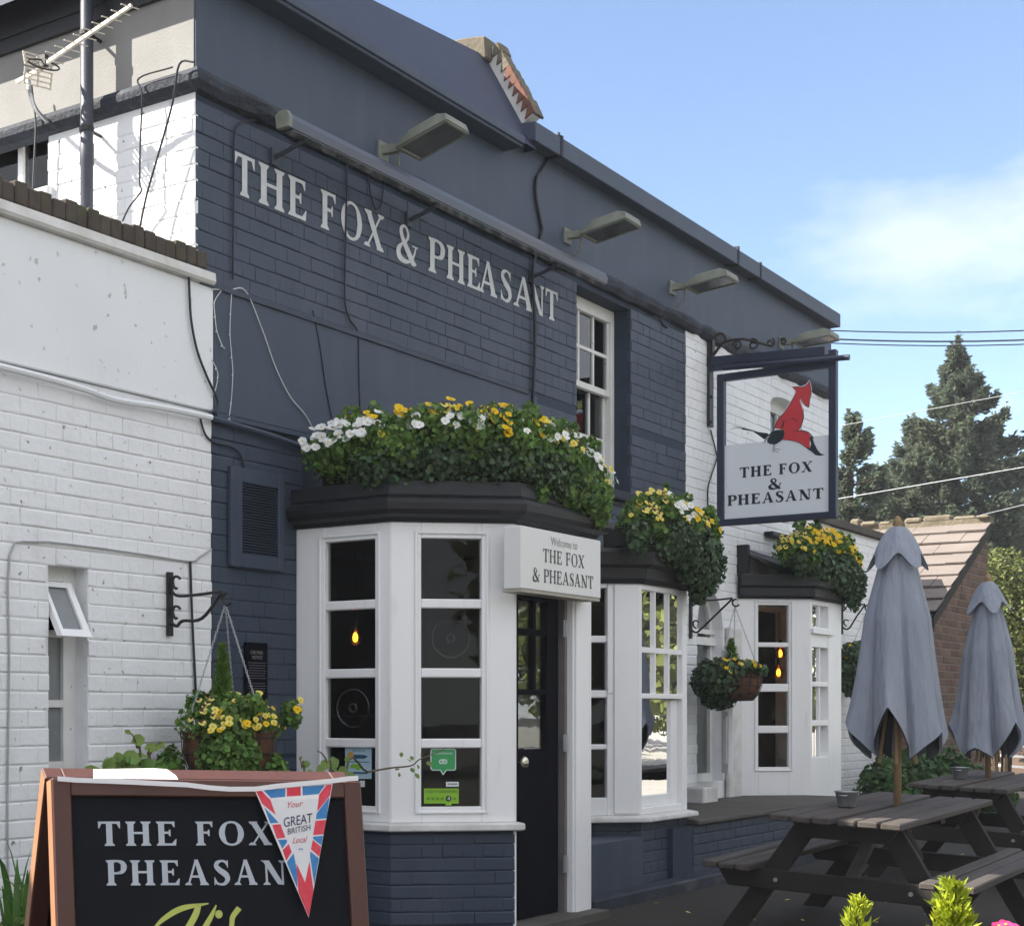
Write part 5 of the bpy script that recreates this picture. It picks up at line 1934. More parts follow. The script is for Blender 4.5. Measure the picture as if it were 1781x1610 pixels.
flat('dark_banner', pX, [R3(*p) for p in ((220, 200), (345, 205), (385, 222), (345, 246), (220, 246))], M_STDBLUE, po, .0016, (-1, 0, 0))
flat('orange_patch', pX, [R3(195 + 32 * math.cos(t), 205 + 36 * math.sin(t)) for t in np.linspace(0, 6.28, 15)[:-1]], M_STYEL, po, .003, (-1, 0, 0))
flat('green_patch', pX, [R3(*p) for p in ((185, 325), (215, 300), (270, 312), (320, 335), (280, 375), (240, 350), (190, 350))], M_STLIME, po, .0016, (-1, 0, 0))
flat('print_bar', pX, [R3(*p) for p in ((155, 272), (395, 280), (395, 292), (155, 284))], material('teal_print', (.10, .28, .33), .5), po, .0016, (-1, 0, 0))
flat('print_bar', pX, [R3(*p) for p in ((220, 392), (375, 396), (375, 415), (220, 411))], M_STDBLUE, po, .0016, (-1, 0, 0))
s4 = thing('window_sticker', pX(630, 1368), 'tiny white square sticker just under the blue poster', 'sticker', 'stickers on the porch glass')
flat('label_card', pX, [(626, 1357), (634.5, 1357), (634.5, 1368), (626, 1368)], M_SIGNW, s4, 0, (-1, 0, 0))
pD = lambda px, py: onY(px, py, -1.042)
s5 = thing('door_sticker', pD(925, 1358), 'white card with black spire silhouette on the door pane', 'sticker')
flat('card', pD, [(911, 1300), (939, 1300), (939, 1357), (911, 1357)], material('grey_white_card', (.36, .38, .40), .5), s5, 0, (0, -1, 0))
R4 = lambda x, y: (880 + x / 4.2375, 1020 + y / 4.2375)
flat('spire', pD, [R4(*p) for p in ((192, 1200), (202, 1290), (232, 1300), (238, 1320), (225, 1336), (200, 1345), (198, 1375), (225, 1388), (236, 1420), (150, 1420), (160, 1388), (185, 1375), (182, 1345), (155, 1336), (145, 1318), (152, 1300), (180, 1290))], M_TXTK, s5, .0016, (0, -1, 0))


# ---- pendant bulbs in the rooms
def bulb(p, label, R=.048):
    t = thing('pendant_bulb', p, label, 'light bulb', 'amber filament bulbs behind the windows')
    p = Vector(p)
    mb = MB()
    mb.lathe(p, [(.002, -R * .62), (R * .26, -R * .45), (R * .34, -R * .05), (R * .24, R * .40), (.003, R * .62)], 12)
    mb.build('filament', M_FIL, t)
    mb = MB()
    mb.lathe(p, [(.001, -R * 1.05), (R * .6, -R * .85), (R, -R * .1), (R * .85, R * .5), (R * .4, R * 1.05), (.018, R * 1.35)], 16)
    mb.build('bulb_glass', M_AMBER, t, True)
    mb = MB()
    mb.lathe(p, [(.018, R * 1.35), (.02, R * 2.1), (.004, R * 2.3)], 10)
    mb.tube([p + Vector((0, 0, R * 2.2)), (p.x, p.y, max(p.z + .3, 2.55 if p.y > .3 else 2.3))], .004, 5)
    mb.build('cord', M_CABLEK, t)


bulb(onX(618, 1108, 7.95), 'glowing filament bulb seen through the second pane of the porch side')
bulb(onY(1061, 1119, -.18), 'glowing filament bulb in the bay beside the door, upper one')
bulb(onY(1066, 1190, -.10), 'glowing filament bulb in the bay beside the door, half hidden lower one')
bulb(onY(1357, 1136, -.02), 'upper of two glowing bulbs in the far bay window', .06)
bulb(onY(1354, 1169, -.05), 'lower of two glowing bulbs in the far bay window', .06)


# ================================================================ CABLES AND PIPES
def cable(pix, r, mat, label, name='cable', Y=-.012, cat='cable', group='cables clipped to the walls', pts=None, sub=5):
    P_ = pts or [onY(x, y, Y) for x, y in pix]
    mb = MB()
    mb.tube(catmull(P_, sub), r, 6)
    return tag(mb.build(name, mat), label, cat, group)


cable([(405, 486), (406, 400), (407, 300), (408, 235), (420, 214), (445, 209), (480, 216), (497, 224)], .006, M_CABLEK, 'thin dark cable running down left of the letter T and over to the strip lamp')
cable([(604, 275), (603, 340), (601, 430), (600, 520), (608, 555), (622, 578), (624, 640), (626, 712)], .006, M_CABLEK, 'thin dark cable crossing the letter O down to the flowers')
cable([(641, 305), (645, 340), (655, 365), (664, 350), (668, 315)], .005, M_CABLEK, 'short looped cable hanging above the letter X')
cable([(972, 232), (960, 265), (940, 300), (933, 312), (932, 340), (938, 375), (943, 400)], .013, M_CABLEK, 'thick black cable curving down the parapet from the coping', Y=-.02)
cable([(943, 402), (930, 450), (926, 480), (930, 560), (929, 640), (925, 735)], .013, M_CABLEK, 'thick black cable running down over the letter N', Y=-.02)
cable([(544, 540), (556, 600), (566, 670), (577, 728)], .005, M_CABLEK, 'thin dark cable on the smooth band above white flowers')
cable([(313, 424), (322, 445), (328, 480), (330, 520), (333, 560), (343, 610), (360, 655), (376, 690), (378, 706), (362, 722)], .007, M_CABLEK, 'black and white cable sagging over the white side building edge', Y=-.03)
cable([(348, 725), (352, 742), (360, 760), (376, 771), (400, 776), (418, 790), (425, 815)], .006, M_CABLEK, 'dark cable looping down to the vent grille')
cable([(15, 1612), (13, 1400), (16, 1150), (17, 965), (58, 942), (150, 950), (250, 964), (330, 976), (348, 968), (368, 955)], .005, material('grey_white_flex', (.40, .41, .42), .6), 'grey flex clipped round the frosted casement window', Y=-.008, sub=3)
cable([(331, 976), (333, 1040), (336, 1110), (341, 1208)], .007, M_CABLEK, 'straight black cable hanging beside the basket bracket', Y=-.012)
cable([(1236, 748), (1245, 785), (1246, 800), (1232, 845), (1231, 880), (1230, 935)], .007, M_IRON, 'cable hanging under the wall plate of the fox sign')
cable(None, .006, M_CABLEK, 'cable draped down the sunlit side wall from the gutter corner', pts=[onX(x, y, XC - .10) for x, y in ((338, 108), (312, 112), (300, 180), (275, 270), (255, 340), (242, 402))])
cable(None, .005, M_CABLEK, 'loose cable kinked halfway down the sunlit side wall', pts=[onX(x, y, XC - .09) for x, y in ((300, 117), (242, 136), (247, 165), (244, 250), (243, 318), (246, 332), (225, 360), (213, 385))])
cable([(1150, 535), (1147, 548), (1152, 562), (1160, 570)], .008, M_CABLEK, 'short broken cable end under the worn moulding')
# painted conduit along the ledge: white over the side building, dark over the pub
mb = MB()
mb.tube(catmull([onY(x, y, -.035) for x, y in ((-60, 624), (0, 637), (90, 660), (150, 678), (200, 695), (280, 708), (367, 726))], 5), .017, 8)
tag(mb.build('conduit', M_RENDERW), 'white painted conduit running under the smooth band of the side building', 'pipe')
mb = MB()
mb.tube(catmull([onY(x, y, -.03) for x, y in ((368, 727), (420, 742), (470, 757), (540, 782), (600, 800))], 5), .016, 8)
tag(mb.build('conduit', M_DARK), 'slate blue painted conduit sloping towards the porch flowers', 'pipe')
# icicle light cable
il = thing('string_lights', onY(425, 507, -.02), 'white icicle light cable hooked at the edge of the blue wall', 'string lights')
mb = MB()
mb.tube(catmull([onY(x, y, -.02) for x, y in ((368, 503), (400, 504), (427, 506), (455, 570), (480, 640), (505, 690), (530, 720), (547, 750))], 5), .0034, 6)
mb.build('main_cable', M_CABLEW, il)
for pts in (((385, 505), (373, 525), (374, 550), (377, 575), (386, 600), (391, 606)), ((403, 505), (401, 545), (400, 580), (403, 620), (405, 650), (402, 700), (399, 727), (407, 738)),
            ((368, 625), (376, 640), (379, 655), (374, 680), (368, 690))):
    mb = MB()
    mb.tube(catmull([onY(x, y, -.02) for x, y in pts], 4), .0026, 5)
    for x, y in pts[1:-1]:
        p = onY(x, y, -.02)
        mb.tube([p, p + Vector((-.02, -.01, -.012))], .0032, 5)
    mb.build('icicle_strand', M_CABLEW, il)

# ---- flue pipe and aerial on the side wall
fy = onX(151, 250, XC - .135).y
mb = MB()
fx = XC - .135
fp = thing('flue_pipe', (fx, fy, 3.38), 'tall grey blue pipe rising past the sunlit side wall', 'pipe')
mb.lathe((fx, fy, 0), [(.036, 3.38), (.036, 4.30), (.040, 4.31), (.040, 4.42), (.036, 4.43), (.036, 6.2)], 16)
mb.build('pipe', M_FLUE, fp, True)
for z in (4.50, 5.02):
    mb = MB()
    mb.tube([(fx + .036, fy, z), (XC - .012, fy + .01, z)], .010, 6)
    mb.lathe((fx, fy, 0), [(.038, z - .015), (.042, z - .012), (.042, z + .012), (.038, z + .015)], 14)
    mb.build('clip', M_IRON, fp)
an = thing('tv_aerial', onX(92, 212, XC - .02), 'old yagi television aerial on a bent mast on the side wall', 'aerial')
AX = XC - .36
m1 = [onX(92, 214, XC - .015), onX(75, 205, XC - .12), onX(60, 186, XC - .25), onX(52, 160, AX), onX(49, 140, AX)]
mb = MB()
mb.tube(catmull(m1, 5), .013, 8)
mb.build('mast', M_GALV, an)
mb = MB()
mb.bar(onX(98, 206, XC - .03), onX(112, 212, XC - .015), .05, .05)
mb.build('wall_bracket', M_IRON, an)
b0, b1_ = onX(40, 143, AX), onX(229, 10, AX)
ba, bb = onX(72, 116, AX), b1_
mb = MB()
mb.bar(ba, bb, .017, .017)
mb.bar(onX(30, 143, AX), onX(72, 120, AX), .02, .02)
mb.build('boom', M_ALU, an)
ed = Vector((.964, -.267, 0.02)).normalized()
for k in range(10):
    c = ba + (bb - ba) * (.10 + .098 * k)
    hl = .082 - .003 * k
    mb = MB()
    mb.tube([c - ed * hl, c + ed * hl], .0036, 5)
    mb.build('director_rod', M_ALU, an)
mb = MB()
c = ba + (bb - ba) * .03
up = Vector((0, 0, 1))
mb.tube([c + ed * .095 * math.cos(t) + up * .022 * math.sin(t) for t in np.linspace(0, 2 * math.pi, 25)], .0045, 6, cap=False)
mb.bar(c - up * .01, c + up * .05, .04, .03)
mb.build('dipole', M_IRON, an)
bdir = (bb - ba).normalized()
for sg in (1, -1):
    c0 = ba - bdir * .02
    d1 = (up * sg * .9 + ed * .15 - bdir * .35).normalized()
    mb = MB()
    for j in range(4):
        q = c0 + d1 * (.012 + .026 * j)
        mb.bar(q - ed * .085, q + ed * .085, .013, .004)
    for e in (-.08, 0, .08):
        mb.bar(c0 + ed * e + d1 * .008, c0 + ed * e + d1 * .094, .012, .005)
    mb.build('reflector', M_ALU, an)
mb = MB()
mb.tube(catmull([onX(x, y, XC - .09) for x, y in ((55, 150), (62, 215), (60, 270), (57, 330))], 5), .006, 6)
mb.build('coaxial_lead', M_CABLEK, an)


# ================================================================ PLANTS
def plant(name, loc, label, cat, group=None):
    return thing(name, loc, label, cat, group)


def flower_points(blobs, n, keep):
    P_, D_ = [], []
    while len(P_) < n:
        p, d = blob_points(blobs, n * 3, 1.04, 1.22)
        for a, b in zip(p, d):
            if len(P_) < n and keep(a, b):
                P_.append(a)
                b = np.array((b[0] * .55 - .35, b[1] * .55 - .55, b[2] * .35 + .45)) + RNG.normal(0, .22, 3)
                D_.append(b)
    return P_, D_


# -- trough on the porch roof
wb = plant('flower_trough', (7.9, -.9, 2.60), 'long trough of white and yellow pansies with ivy on the porch roof', 'flower trough', 'planted troughs on the bay roofs')
mb = MB()
tp = [(7.46, -.12), (7.46, -.60), (7.915, -1.055), (PXE - .02, -1.055)]
mb.sweep(tp, [(-.24, 2.625), (-.02, 2.625), (0, 2.80), (-.26, 2.80)])
mb.build('trough', M_TROUGH, wb)
path1 = catmull([(7.44, -.22, 2.79), (7.43, -.55, 2.82), (7.66, -.83, 2.865), (7.93, -1.06, 2.845), (8.25, -1.10, 2.83), (8.55, -1.11, 2.77), (8.80, -1.10, 2.68)], 4)
blobs = [(tuple(p), (.17, .17, .145 + .02 * math.sin(i * 1.7)), 1) for i, p in enumerate(path1)]
low = [((p.x - .03, p.y - .04, p.z - .14), (.14, .14, .13), 1) for p in path1[3:22]]
trail = [((8.66, -1.22, 2.60), (.17, .09, .12), 1), ((8.74, -1.20, 2.55), (.10, .09, .12), .8), ((8.80, -1.12, 2.64), (.09, .11, .12), .7), ((8.45, -1.2, 2.62), (.16, .08, .10), .7), ((8.10, -1.17, 2.60), (.06, .05, .11), .25)]
rt_ = random.Random(31)
tuft = [((q.x + rt_.uniform(-.13, .05), q.y + rt_.uniform(-.15, .05), q.z + rt_.uniform(-.12, .17)), tuple(rt_.uniform(.035, .085) for _ in range(3)), .22) for q in path1 for _ in range(3)]
p, d = blob_points(blobs + tuft, 14000, .6, 1.08)
leaves('foliage', M_LEAF, wb, p, d, .032, .8, kind='stuff')
p, d = blob_points(low, 6000, .5, 1.1)
leaves('ivy', M_IVY, wb, p, d, .032, .9, kind='stuff')
p, d = blob_points(trail, 4600, .3, 1.15)
leaves('trailing_foliage', M_LEAF, wb, p, d, .032, .85, kind='stuff')
fp_, fd_ = flower_points(blobs, 300, lambda a, b: b[2] > .05 and (-.78 * b[0] - .62 * b[1]) > -.12)
kinds = []
for q in fp_:
    x, y = proj(q)
    top = y < 762 - 40 * math.cos((x - 780) / 260)
    r_ = random.random()
    if x < 600:
        k = 'w'
    elif x < 660:
        k = 'y' if top and r_ < .85 else 'w'
    elif x < 840:
        k = ('y' if r_ < .75 else 'm') if top else ('w' if r_ < .85 else 'y')
    elif x < 945:
        k = 'y' if r_ < .9 else 'w'
    else:
        k = 'w' if r_ < .72 else 'p'
    kinds.append(k)
keep_ = [i for i, q in enumerate(fp_) if not (680 < proj(q)[0] < 830 and proj(q)[1] > 790)]
pansies(wb, [fp_[i] for i in keep_], [fd_[i] for i in keep_], [kinds[i] for i in keep_])

# -- bay roof beside the porch
w2 = plant('flower_trough', (10.4, -.8, 2.44), 'trough of yellow and white pansies trailing dark ivy over the bay beside the door', 'flower trough', 'planted troughs on the bay roofs')
mb = MB()
mb.box(9.95, 11.05, -.92, -.70, 2.445, 2.58)
mb.build('trough', M_TROUGH, w2)
b2_ = [((10.02, -.92, 2.60), (.15, .14, .11), .6), ((10.25, -.92, 2.66), (.24, .18, .15), 1.3), ((10.6, -.92, 2.62), (.26, .18, .17), 1.4), ((10.92, -.93, 2.56), (.21, .16, .17), 1.1)]
t2_ = [((10.35, -1.02, 2.50), (.24, .10, .16), 1.2), ((10.70, -1.04, 2.43), (.26, .11, .20), 1.6), ((10.98, -1.00, 2.38), (.18, .12, .20), 1.1), ((10.78, -1.03, 2.24), (.10, .06, .14), .4), ((9.85, -1.0, 2.48), (.12, .06, .10), .25)]
tuft = [((rt_.uniform(9.9, 11.1), rt_.uniform(-1.08, -.9), rt_.uniform(2.5, 2.8)), tuple(rt_.uniform(.03, .08) for _ in range(3)), .12) for _ in range(26)]
p, d = blob_points(b2_ + tuft, 6000, .5, 1.08)
leaves('foliage', M_LEAF, w2, p, d, .036, .8, kind='stuff')
p, d = blob_points(t2_, 6500, .35, 1.15)
leaves('trailing_ivy', M_IVY, w2, p, d, .038, .9, kind='stuff', droop=.5)
fp_, fd_ = flower_points(b2_, 130, lambda a, b: b[2] > .0 and b[1] < .2)
kinds = []
for q in fp_:
    x, y = proj(q)
    r_ = random.random()
    kinds.append('p' if x < 1150 and r_ < .7 else 'm' if x < 1165 else ('w' if r_ < .75 else 'p') if x < 1212 else ('y' if r_ < .85 else 'p'))
pansies(w2, fp_, fd_, kinds)
cone = onY(1164, 880, -.9)


def sprig(parent, base, h, R, n, mat, size, name='dwarf_conifer'):
    base = np.array(base)
    t = RNG.uniform(0, 1, n) ** 1.25
    ang = RNG.uniform(0, 2 * math.pi, n)
    rr = R * (1 - t) ** .75 * RNG.uniform(.25, 1.05, n)
    P_ = base + np.stack([rr * np.cos(ang), rr * np.sin(ang), t * h], 1)
    dr = np.stack([np.cos(ang), np.sin(ang), np.full(n, 1.0 + 0 * t)], 1)
    return leaves_dir(name, mat, parent, P_, dr, size, .22)


def leaves_dir(name, mat, parent, P_, axis, size, aspect, var=.35, wob=.35, kind='stuff'):
    """thin sprays pointing along axis"""
    N = len(P_)
    t = axis + RNG.normal(0, wob, (N, 3))
    t /= np.linalg.norm(t, axis=1, keepdims=True)
    a = RNG.normal(0, 1, (N, 3))
    b = a - t * (a * t).sum(1, keepdims=True)
    b /= np.linalg.norm(b, axis=1, keepdims=True)
    s = size * (1 + RNG.uniform(-var, var, (N, 1)))
    W = s * aspect * .5
    v = np.stack([P_ - t * s * .3, P_ + t * s * .1 + b * W, P_ + t * s * .7, P_ + t * s * .1 - b * W], 1).reshape(-1, 3)
    org = ORG.get(parent.name, Vector()) if parent else Vector()
    v = v - np.array(org)
    me = bpy.data.meshes.new(name)
    me.vertices.add(len(v))
    me.vertices.foreach_set('co', v.ravel())
    me.loops.add(4 * N)
    me.loops.foreach_set('vertex_index', np.arange(4 * N, dtype=np.int32))
    me.polygons.add(N)
    me.polygons.foreach_set('loop_start', (np.arange(N) * 4).astype(np.int32))
    me.update(calc_edges=True)
    me.materials.append(mat)
    o = bpy.data.objects.new(name, me)
    COL.objects.link(o)
    if parent:
        o.parent = parent
        ORG[o.name] = org
    if kind:
        o['kind'] = kind
    return o


sprig(w2, (cone.x, -.88, 2.70), .22, .055, 700, M_FERN, .035)
# -- far bay
w3 = plant('flower_trough', (15.2, -.4, 2.60), 'trough of bright yellow flowers with dark trailing ivy over the far bay', 'flower trough', 'planted troughs on the bay roofs')
mb = MB()
mb.box(14.75, 16.0, -.48, -.28, 2.61, 2.76)
mb.build('trough', M_TROUGH, w3)
b3_ = [((14.55, -.42, 2.80), (.20, .16, .14), .9), ((14.85, -.45, 2.86), (.24, .17, .15), 1.1), ((15.2, -.46, 2.88), (.28, .18, .16), 1.3), ((15.6, -.46, 2.84), (.28, .18, .18), 1.3), ((15.88, -.45, 2.78), (.22, .16, .17), 1.0)]
t3_ = [((15.0, -.56, 2.68), (.34, .10, .16), 1.3), ((15.45, -.60, 2.64), (.32, .11, .18), 1.5), ((15.80, -.58, 2.58), (.24, .11, .20), 1.1), ((15.72, -.62, 2.44), (.12, .06, .13), .3), ((14.6, -.5, 2.70), (.2, .08, .12), .5)]
tuft = [((rt_.uniform(14.4, 16.1), rt_.uniform(-.62, -.4), rt_.uniform(2.7, 3.04)), tuple(rt_.uniform(.03, .09) for _ in range(3)), .12) for _ in range(26)]
p, d = blob_points(b3_ + tuft, 4200, .5, 1.08)
leaves('foliage', M_LEAF, w3, p, d, .042, .8, kind='stuff')
p, d = blob_points(t3_, 4800, .4, 1.12)
leaves('trailing_ivy', M_IVY, w3, p, d, .044, .9, kind='stuff', droop=.5)
fp_, fd_ = flower_points(b3_, 220, lambda a, b: b[2] > -.05 and b[1] < .2)
pansies(w3, fp_, fd_, [('m' if random.random() < .55 else 'p') if proj(q)[0] < 1405 else ('y' if random.random() < .9 else 'p') for q in fp_])
sprig(w3, (15.25, -.42, 2.98), .20, .06, 500, M_IVY, .045)


# -- hanging baskets on iron brackets
def bracket(X, hookY, z0, z1, za, label):
    t = thing('basket_bracket', (X, -.01, z0), label, 'bracket', 'iron basket brackets')
    mb = MB()
    mb.box(X - .018, X + .018, -.022, -.004, z0, z1)
    mb.build('wall_plate', M_IRON, t)
    mb = MB()
    mb.tube(catmull([(X, -.02, z1 - .06), (X, -.03, z1 - .10), (X, -.07, za + .0), (X, hookY * .5, za), (X, hookY + .02, za + .01)], 5), .008, 6)
    mb.tube(catmull([(X, -.02, z0 + .07), (X, -.06, z0 + .05), (X, -.10, z0 + .075), (X, hookY * .6, za - .12), (X, hookY + .02, za + .005)], 5), .009, 6)
    for zc in (z1 - .055, z0 + .12):
        mb.tube([(X, -.055 + .032 * math.cos(t_) * (1 - .05 * i), zc + .032 * math.sin(t_)) for i, t_ in enumerate(np.linspace(2.6, -2.2, 14))], .007, 6)
    mb.tube([(X, hookY - .01 + .03 * math.cos(t_), za - .03 + .03 * math.sin(t_)) for t_ in np.linspace(1.7, -2.6, 14)], .008, 6)
    mb.build('arm', M_IRON, t)
    return t


def basket(c, R, label, blobs, nleaf, flowers, fl_keep, kinds, hook, mat=M_IVY, leaf=.045, cone_=None, coir=True, chain=True):
    t = thing('hanging_basket', c, label, 'hanging basket', 'hanging baskets on the front')
    c = Vector(c)
    H = R * .95
    mb = MB()
    prof_ = [(R * 1.03, .03), (R, 0), (R * .97, -H * .35), (R * .86, -H * .7), (R * .62, -H), (.02, -H * 1.02)]
    mb.lathe(c, prof_, 22)
    for i, v in enumerate(mb.v):
        mb.v[i] = tuple(Vector(v) + Vector((random.uniform(-.006, .006), random.uniform(-.006, .006), random.uniform(-.006, .006))))
    mb.build('coir_liner', M_COIR, t, True)
    mb = MB()
    for k in range(14):
        a = 2 * math.pi * k / 14
        mb.tube([c + Vector(((r_ + .006) * math.cos(a), (r_ + .006) * math.sin(a), z)) for r_, z in prof_[:5]], .003, 4)
    for r_, z in prof_[1:5]:
        mb.tube([c + Vector(((r_ + .006) * math.cos(a), (r_ + .006) * math.sin(a), z)) for a in np.linspace(0, 2 * math.pi, 25)], .0035, 4, cap=False)
    mb.build('wire_frame', M_IRON, t)
    mb = MB()
    mb.lathe(c, [(R * .98, .0), (R * .5, .03), (.01, .04)], 18)
    mb.build('compost', M_SOIL, t)
    p, d = blob_points(blobs, nleaf, .45, 1.1)
    leaves('foliage', mat, t, p, d, leaf, .85, kind='stuff')
    if flowers:
        fp_, fd_ = flower_points(blobs, flowers, fl_keep)
        pansies(t, fp_, fd_, [kinds(q) for q in fp_], .80)
    if cone_:
        sprig(t, *cone_)
    if chain:
        for k in range(3):
            a = 2 * math.pi * k / 3 + .5
            e = c + Vector((R * math.cos(a), R * math.sin(a), .02))
            mb = MB()
            n = 26
            hk = Vector(hook)
            for i in range(n):
                p0_, p1_ = hk + (e - hk) * (i / n), hk + (e - hk) * ((i + 1.12) / n)
                s = (p1_ - p0_).cross(Vector((1, 0, 0) if i % 2 else (0, 1, 0))).normalized() * .006
                mb.tube([p0_, (p0_ + p1_) / 2 + s, p1_], .0022, 4, cap=False)
                mb.tube([p0_, (p0_ + p1_) / 2 - s, p1_], .0022, 4, cap=False)
            mb.build('chain', M_GALV, t)
    return t


bx = onY(292, 1050, 0).x
hkY = onX(392, 1048, bx).y
z0_, z1_ = onY(292, 1106, 0).z, onY(292, 995, 0).z
bracket(bx, hkY, z0_, z1_, 1.35 + (1235 - 1031) / 349.0, 'black iron bracket on the white wall holding the nearest basket')
hz_ = 1.35 + (1235 - 1050) / 349.0
bc = Vector((bx + .03, hkY, 1.215))
R_ = .235
bl = [((bc.x, bc.y, bc.z + .06), (.25, .25, .13), 1.2), ((bc.x - .17, bc.y - .13, bc.z - .10), (.14, .15, .18), 1.5), ((bc.x - .02, bc.y - .02, bc.z + .12), (.17, .17, .09), .7),
      ((bc.x - .17, bc.y - .13, bc.z - .25), (.17, .16, .10), .8), ((bc.x - .22, bc.y + .20, bc.z - .20), (.07, .08, .15), .5), ((bc.x + .10, bc.y - .22, bc.z - .22), (.08, .07, .13), .5)]
bl += [((bc.x + rt_.uniform(-.25, .2), bc.y + rt_.uniform(-.25, .2), bc.z + rt_.uniform(.0, .2)), tuple(rt_.uniform(.03, .07) for _ in range(3)), .1) for _ in range(16)]
fk = lambda a, b: b[2] > -.1 and a[2] > bc.z + .03 and (b[1] < .4)
basket(bc, R_, 'nearest hanging basket, yellow pansies and a green conifer tip, by the black notice', bl, 10000, 120, fk,
       lambda q: ('m' if random.random() < .5 else 'p') if proj(q)[0] < 372 else ('p' if random.random() < .6 else 'y' if random.random() < .7 else 'm'),
       (bx, hkY, hz_), M_LEAF, .028, ((bc.x - .03, bc.y + .02, bc.z + .10), .36, .065, 1300, M_FERN, .035))
# middle basket
X2 = 13.18
h2 = onX(1278, 1050, X2)
bracket(X2, h2.y, h2.z - .28, h2.z + .10, h2.z + .04, 'black iron bracket beside the arched window')
c2 = Vector((X2, h2.y - .02, onX(1290, 1178, X2).z))
bl = [((c2.x - .12, c2.y + .12, c2.z - .02), (.22, .20, .17), 1.6), ((c2.x, c2.y, c2.z + .06), (.24, .22, .08), 1.0), ((c2.x - .05, c2.y + .14, c2.z - .16), (.16, .14, .10), .6)]
basket(c2, .20, 'middle hanging basket of brown coir between the arched window and the far bay', bl, 3800, 34, lambda a, b: b[2] > .3 and a[1] < c2.y + .05, lambda q: 'y' if random.random() < .7 else 'p',
       (X2, h2.y, h2.z - .02), M_IVY, .045, ((c2.x - .03, c2.y + .04, c2.z + .08), .24, .075, 700, M_FERN, .04))
# right basket half hidden by the parasol
X3 = 17.35
h3 = onX(1508, 1060, X3)
bracket(X3, h3.y, h3.z - .25, h3.z + .10, h3.z + .05, 'black iron bracket on the low wing beyond the far bay')
c3 = Vector((X3 - .05, h3.y + .02, onX(1490, 1150, X3).z))
bl = [((c3.x, c3.y, c3.z + .04), (.27, .25, .16), 1), ((c3.x - .1, c3.y + .05, c3.z - .15), (.22, .2, .22), 1), ((c3.x - .02, c3.y - .06, c3.z - .38), (.10, .09, .20), .3)]
basket(c3, .22, 'hanging basket half hidden behind the larger grey parasol', bl, 3600, 12, lambda a, b: b[2] > .5, lambda q: 'y' if random.random() < .5 else 'p', (X3, h3.y, h3.z), M_IVY, .05)


# -- strap leaved plant against the white wall, low left
ir = plant('iris_clump', (4.72, -.42, gz(-.4)), 'clump of green strap leaves against the white wall at lower left', 'plant')
for k in range(48):
    mb = MB()
    bx_, by_ = 4.84 + random.uniform(-.24, .20), -.40 + random.uniform(-.15, .12)
    h_, a_ = random.uniform(.45, .80), random.uniform(0, 6.28)
    ln = random.uniform(.05, .34)
    wv = Vector((-math.sin(a_), math.cos(a_), 0))
    pts = [Vector((bx_ + ln * t * t * math.cos(a_), by_ + ln * t * t * math.sin(a_) * .6, gz(-.4) + h_ * (t - .28 * t ** 3 * (ln / .2)))) for t in np.linspace(0, 1, 7)]
    w_ = [.012, .017, .019, .019, .016, .011, .001]
    for i in range(6):
        mb.face([pts[i] - wv * w_[i], pts[i] + wv * w_[i], pts[i + 1] + wv * w_[i + 1], pts[i + 1] - wv * w_[i + 1]])
    mb.build('strap_leaf', M_BLADE, ir)
p, d = blob_points([((4.75, -.55, gz(-.4) + .14), (.34, .16, .20), 1)], 1500, .4, 1.1)
leaves('ground_leaves', M_LEAF, ir, p, d, .035, .7, kind='stuff')


# -- rose shoots behind the chalk board
def shoot(parent, pts, leafs, size, mat=M_LEAF):
    mb = MB()
    c = catmull(pts, 5)
    mb.tube(c, [.006 * (1 - .75 * i / len(c)) for i in range(len(c))], 5)
    mb.build('stem', material('reddish_green_stem', (.10, .075, .045), .7), parent)
    for (p_, n_, s_) in leafs:
        leaves('leaf', mat, parent, [p_], [n_], s_ * .78, .72, .25, .3, 0)


Yr = -1.45
rb_ = plant('rose_bush', (5.6, Yr, gz(Yr)), 'leafy rose shoots rising behind the left end of the chalk board', 'plant', 'rose shoots behind the chalk board')
rp = lambda x, y, Y=Yr: onY(x, y, Y)
gb = Vector((rp(250, 1300).x, Yr, gz(Yr)))
lf_ = lambda x, y, s, Y=Yr: (rp(x, y, Y), (-.5 + random.uniform(-.4, .4), -.7, .4 + random.uniform(-.3, .3)), s)
shoot(rb_, [gb, rp(245, 1345), rp(238, 1300), rp(232, 1280), rp(222, 1270)], [lf_(240, 1287, .085), lf_(222, 1273, .04), lf_(228, 1318, .11), lf_(205, 1318, .08), lf_(215, 1330, .11), lf_(245, 1315, .08), lf_(190, 1332, .09), lf_(262, 1300, .07)], .07)
shoot(rb_, [gb + Vector((.1, 0, 0)), rp(262, 1345), rp(258, 1320), rp(272, 1295), rp(282, 1290)], [lf_(270, 1300, .06), lf_(280, 1295, .05), lf_(240, 1335, .07), lf_(195, 1322, .05)], .06)
p, d = blob_points([(tuple(rp(215, 1345)), (.16, .08, .05), 1), (tuple(rp(270, 1350)), (.12, .08, .06), 1)], 60, .2, 1)
leaves('lower_leaves', M_LEAF, rb_, p, d, .06, .8)
Y2 = -1.75
rb2 = plant('rose_bush', (6.6, Y2, gz(Y2)), 'thin arching rose twig with dark leaves in front of the porch windows', 'plant', 'rose shoots behind the chalk board')
gb = Vector((rp(590, 1300, Y2).x, Y2, gz(Y2)))
r2 = lambda x, y: rp(x, y, Y2)
l2 = lambda x, y, s: lf_(x, y, s, Y2)
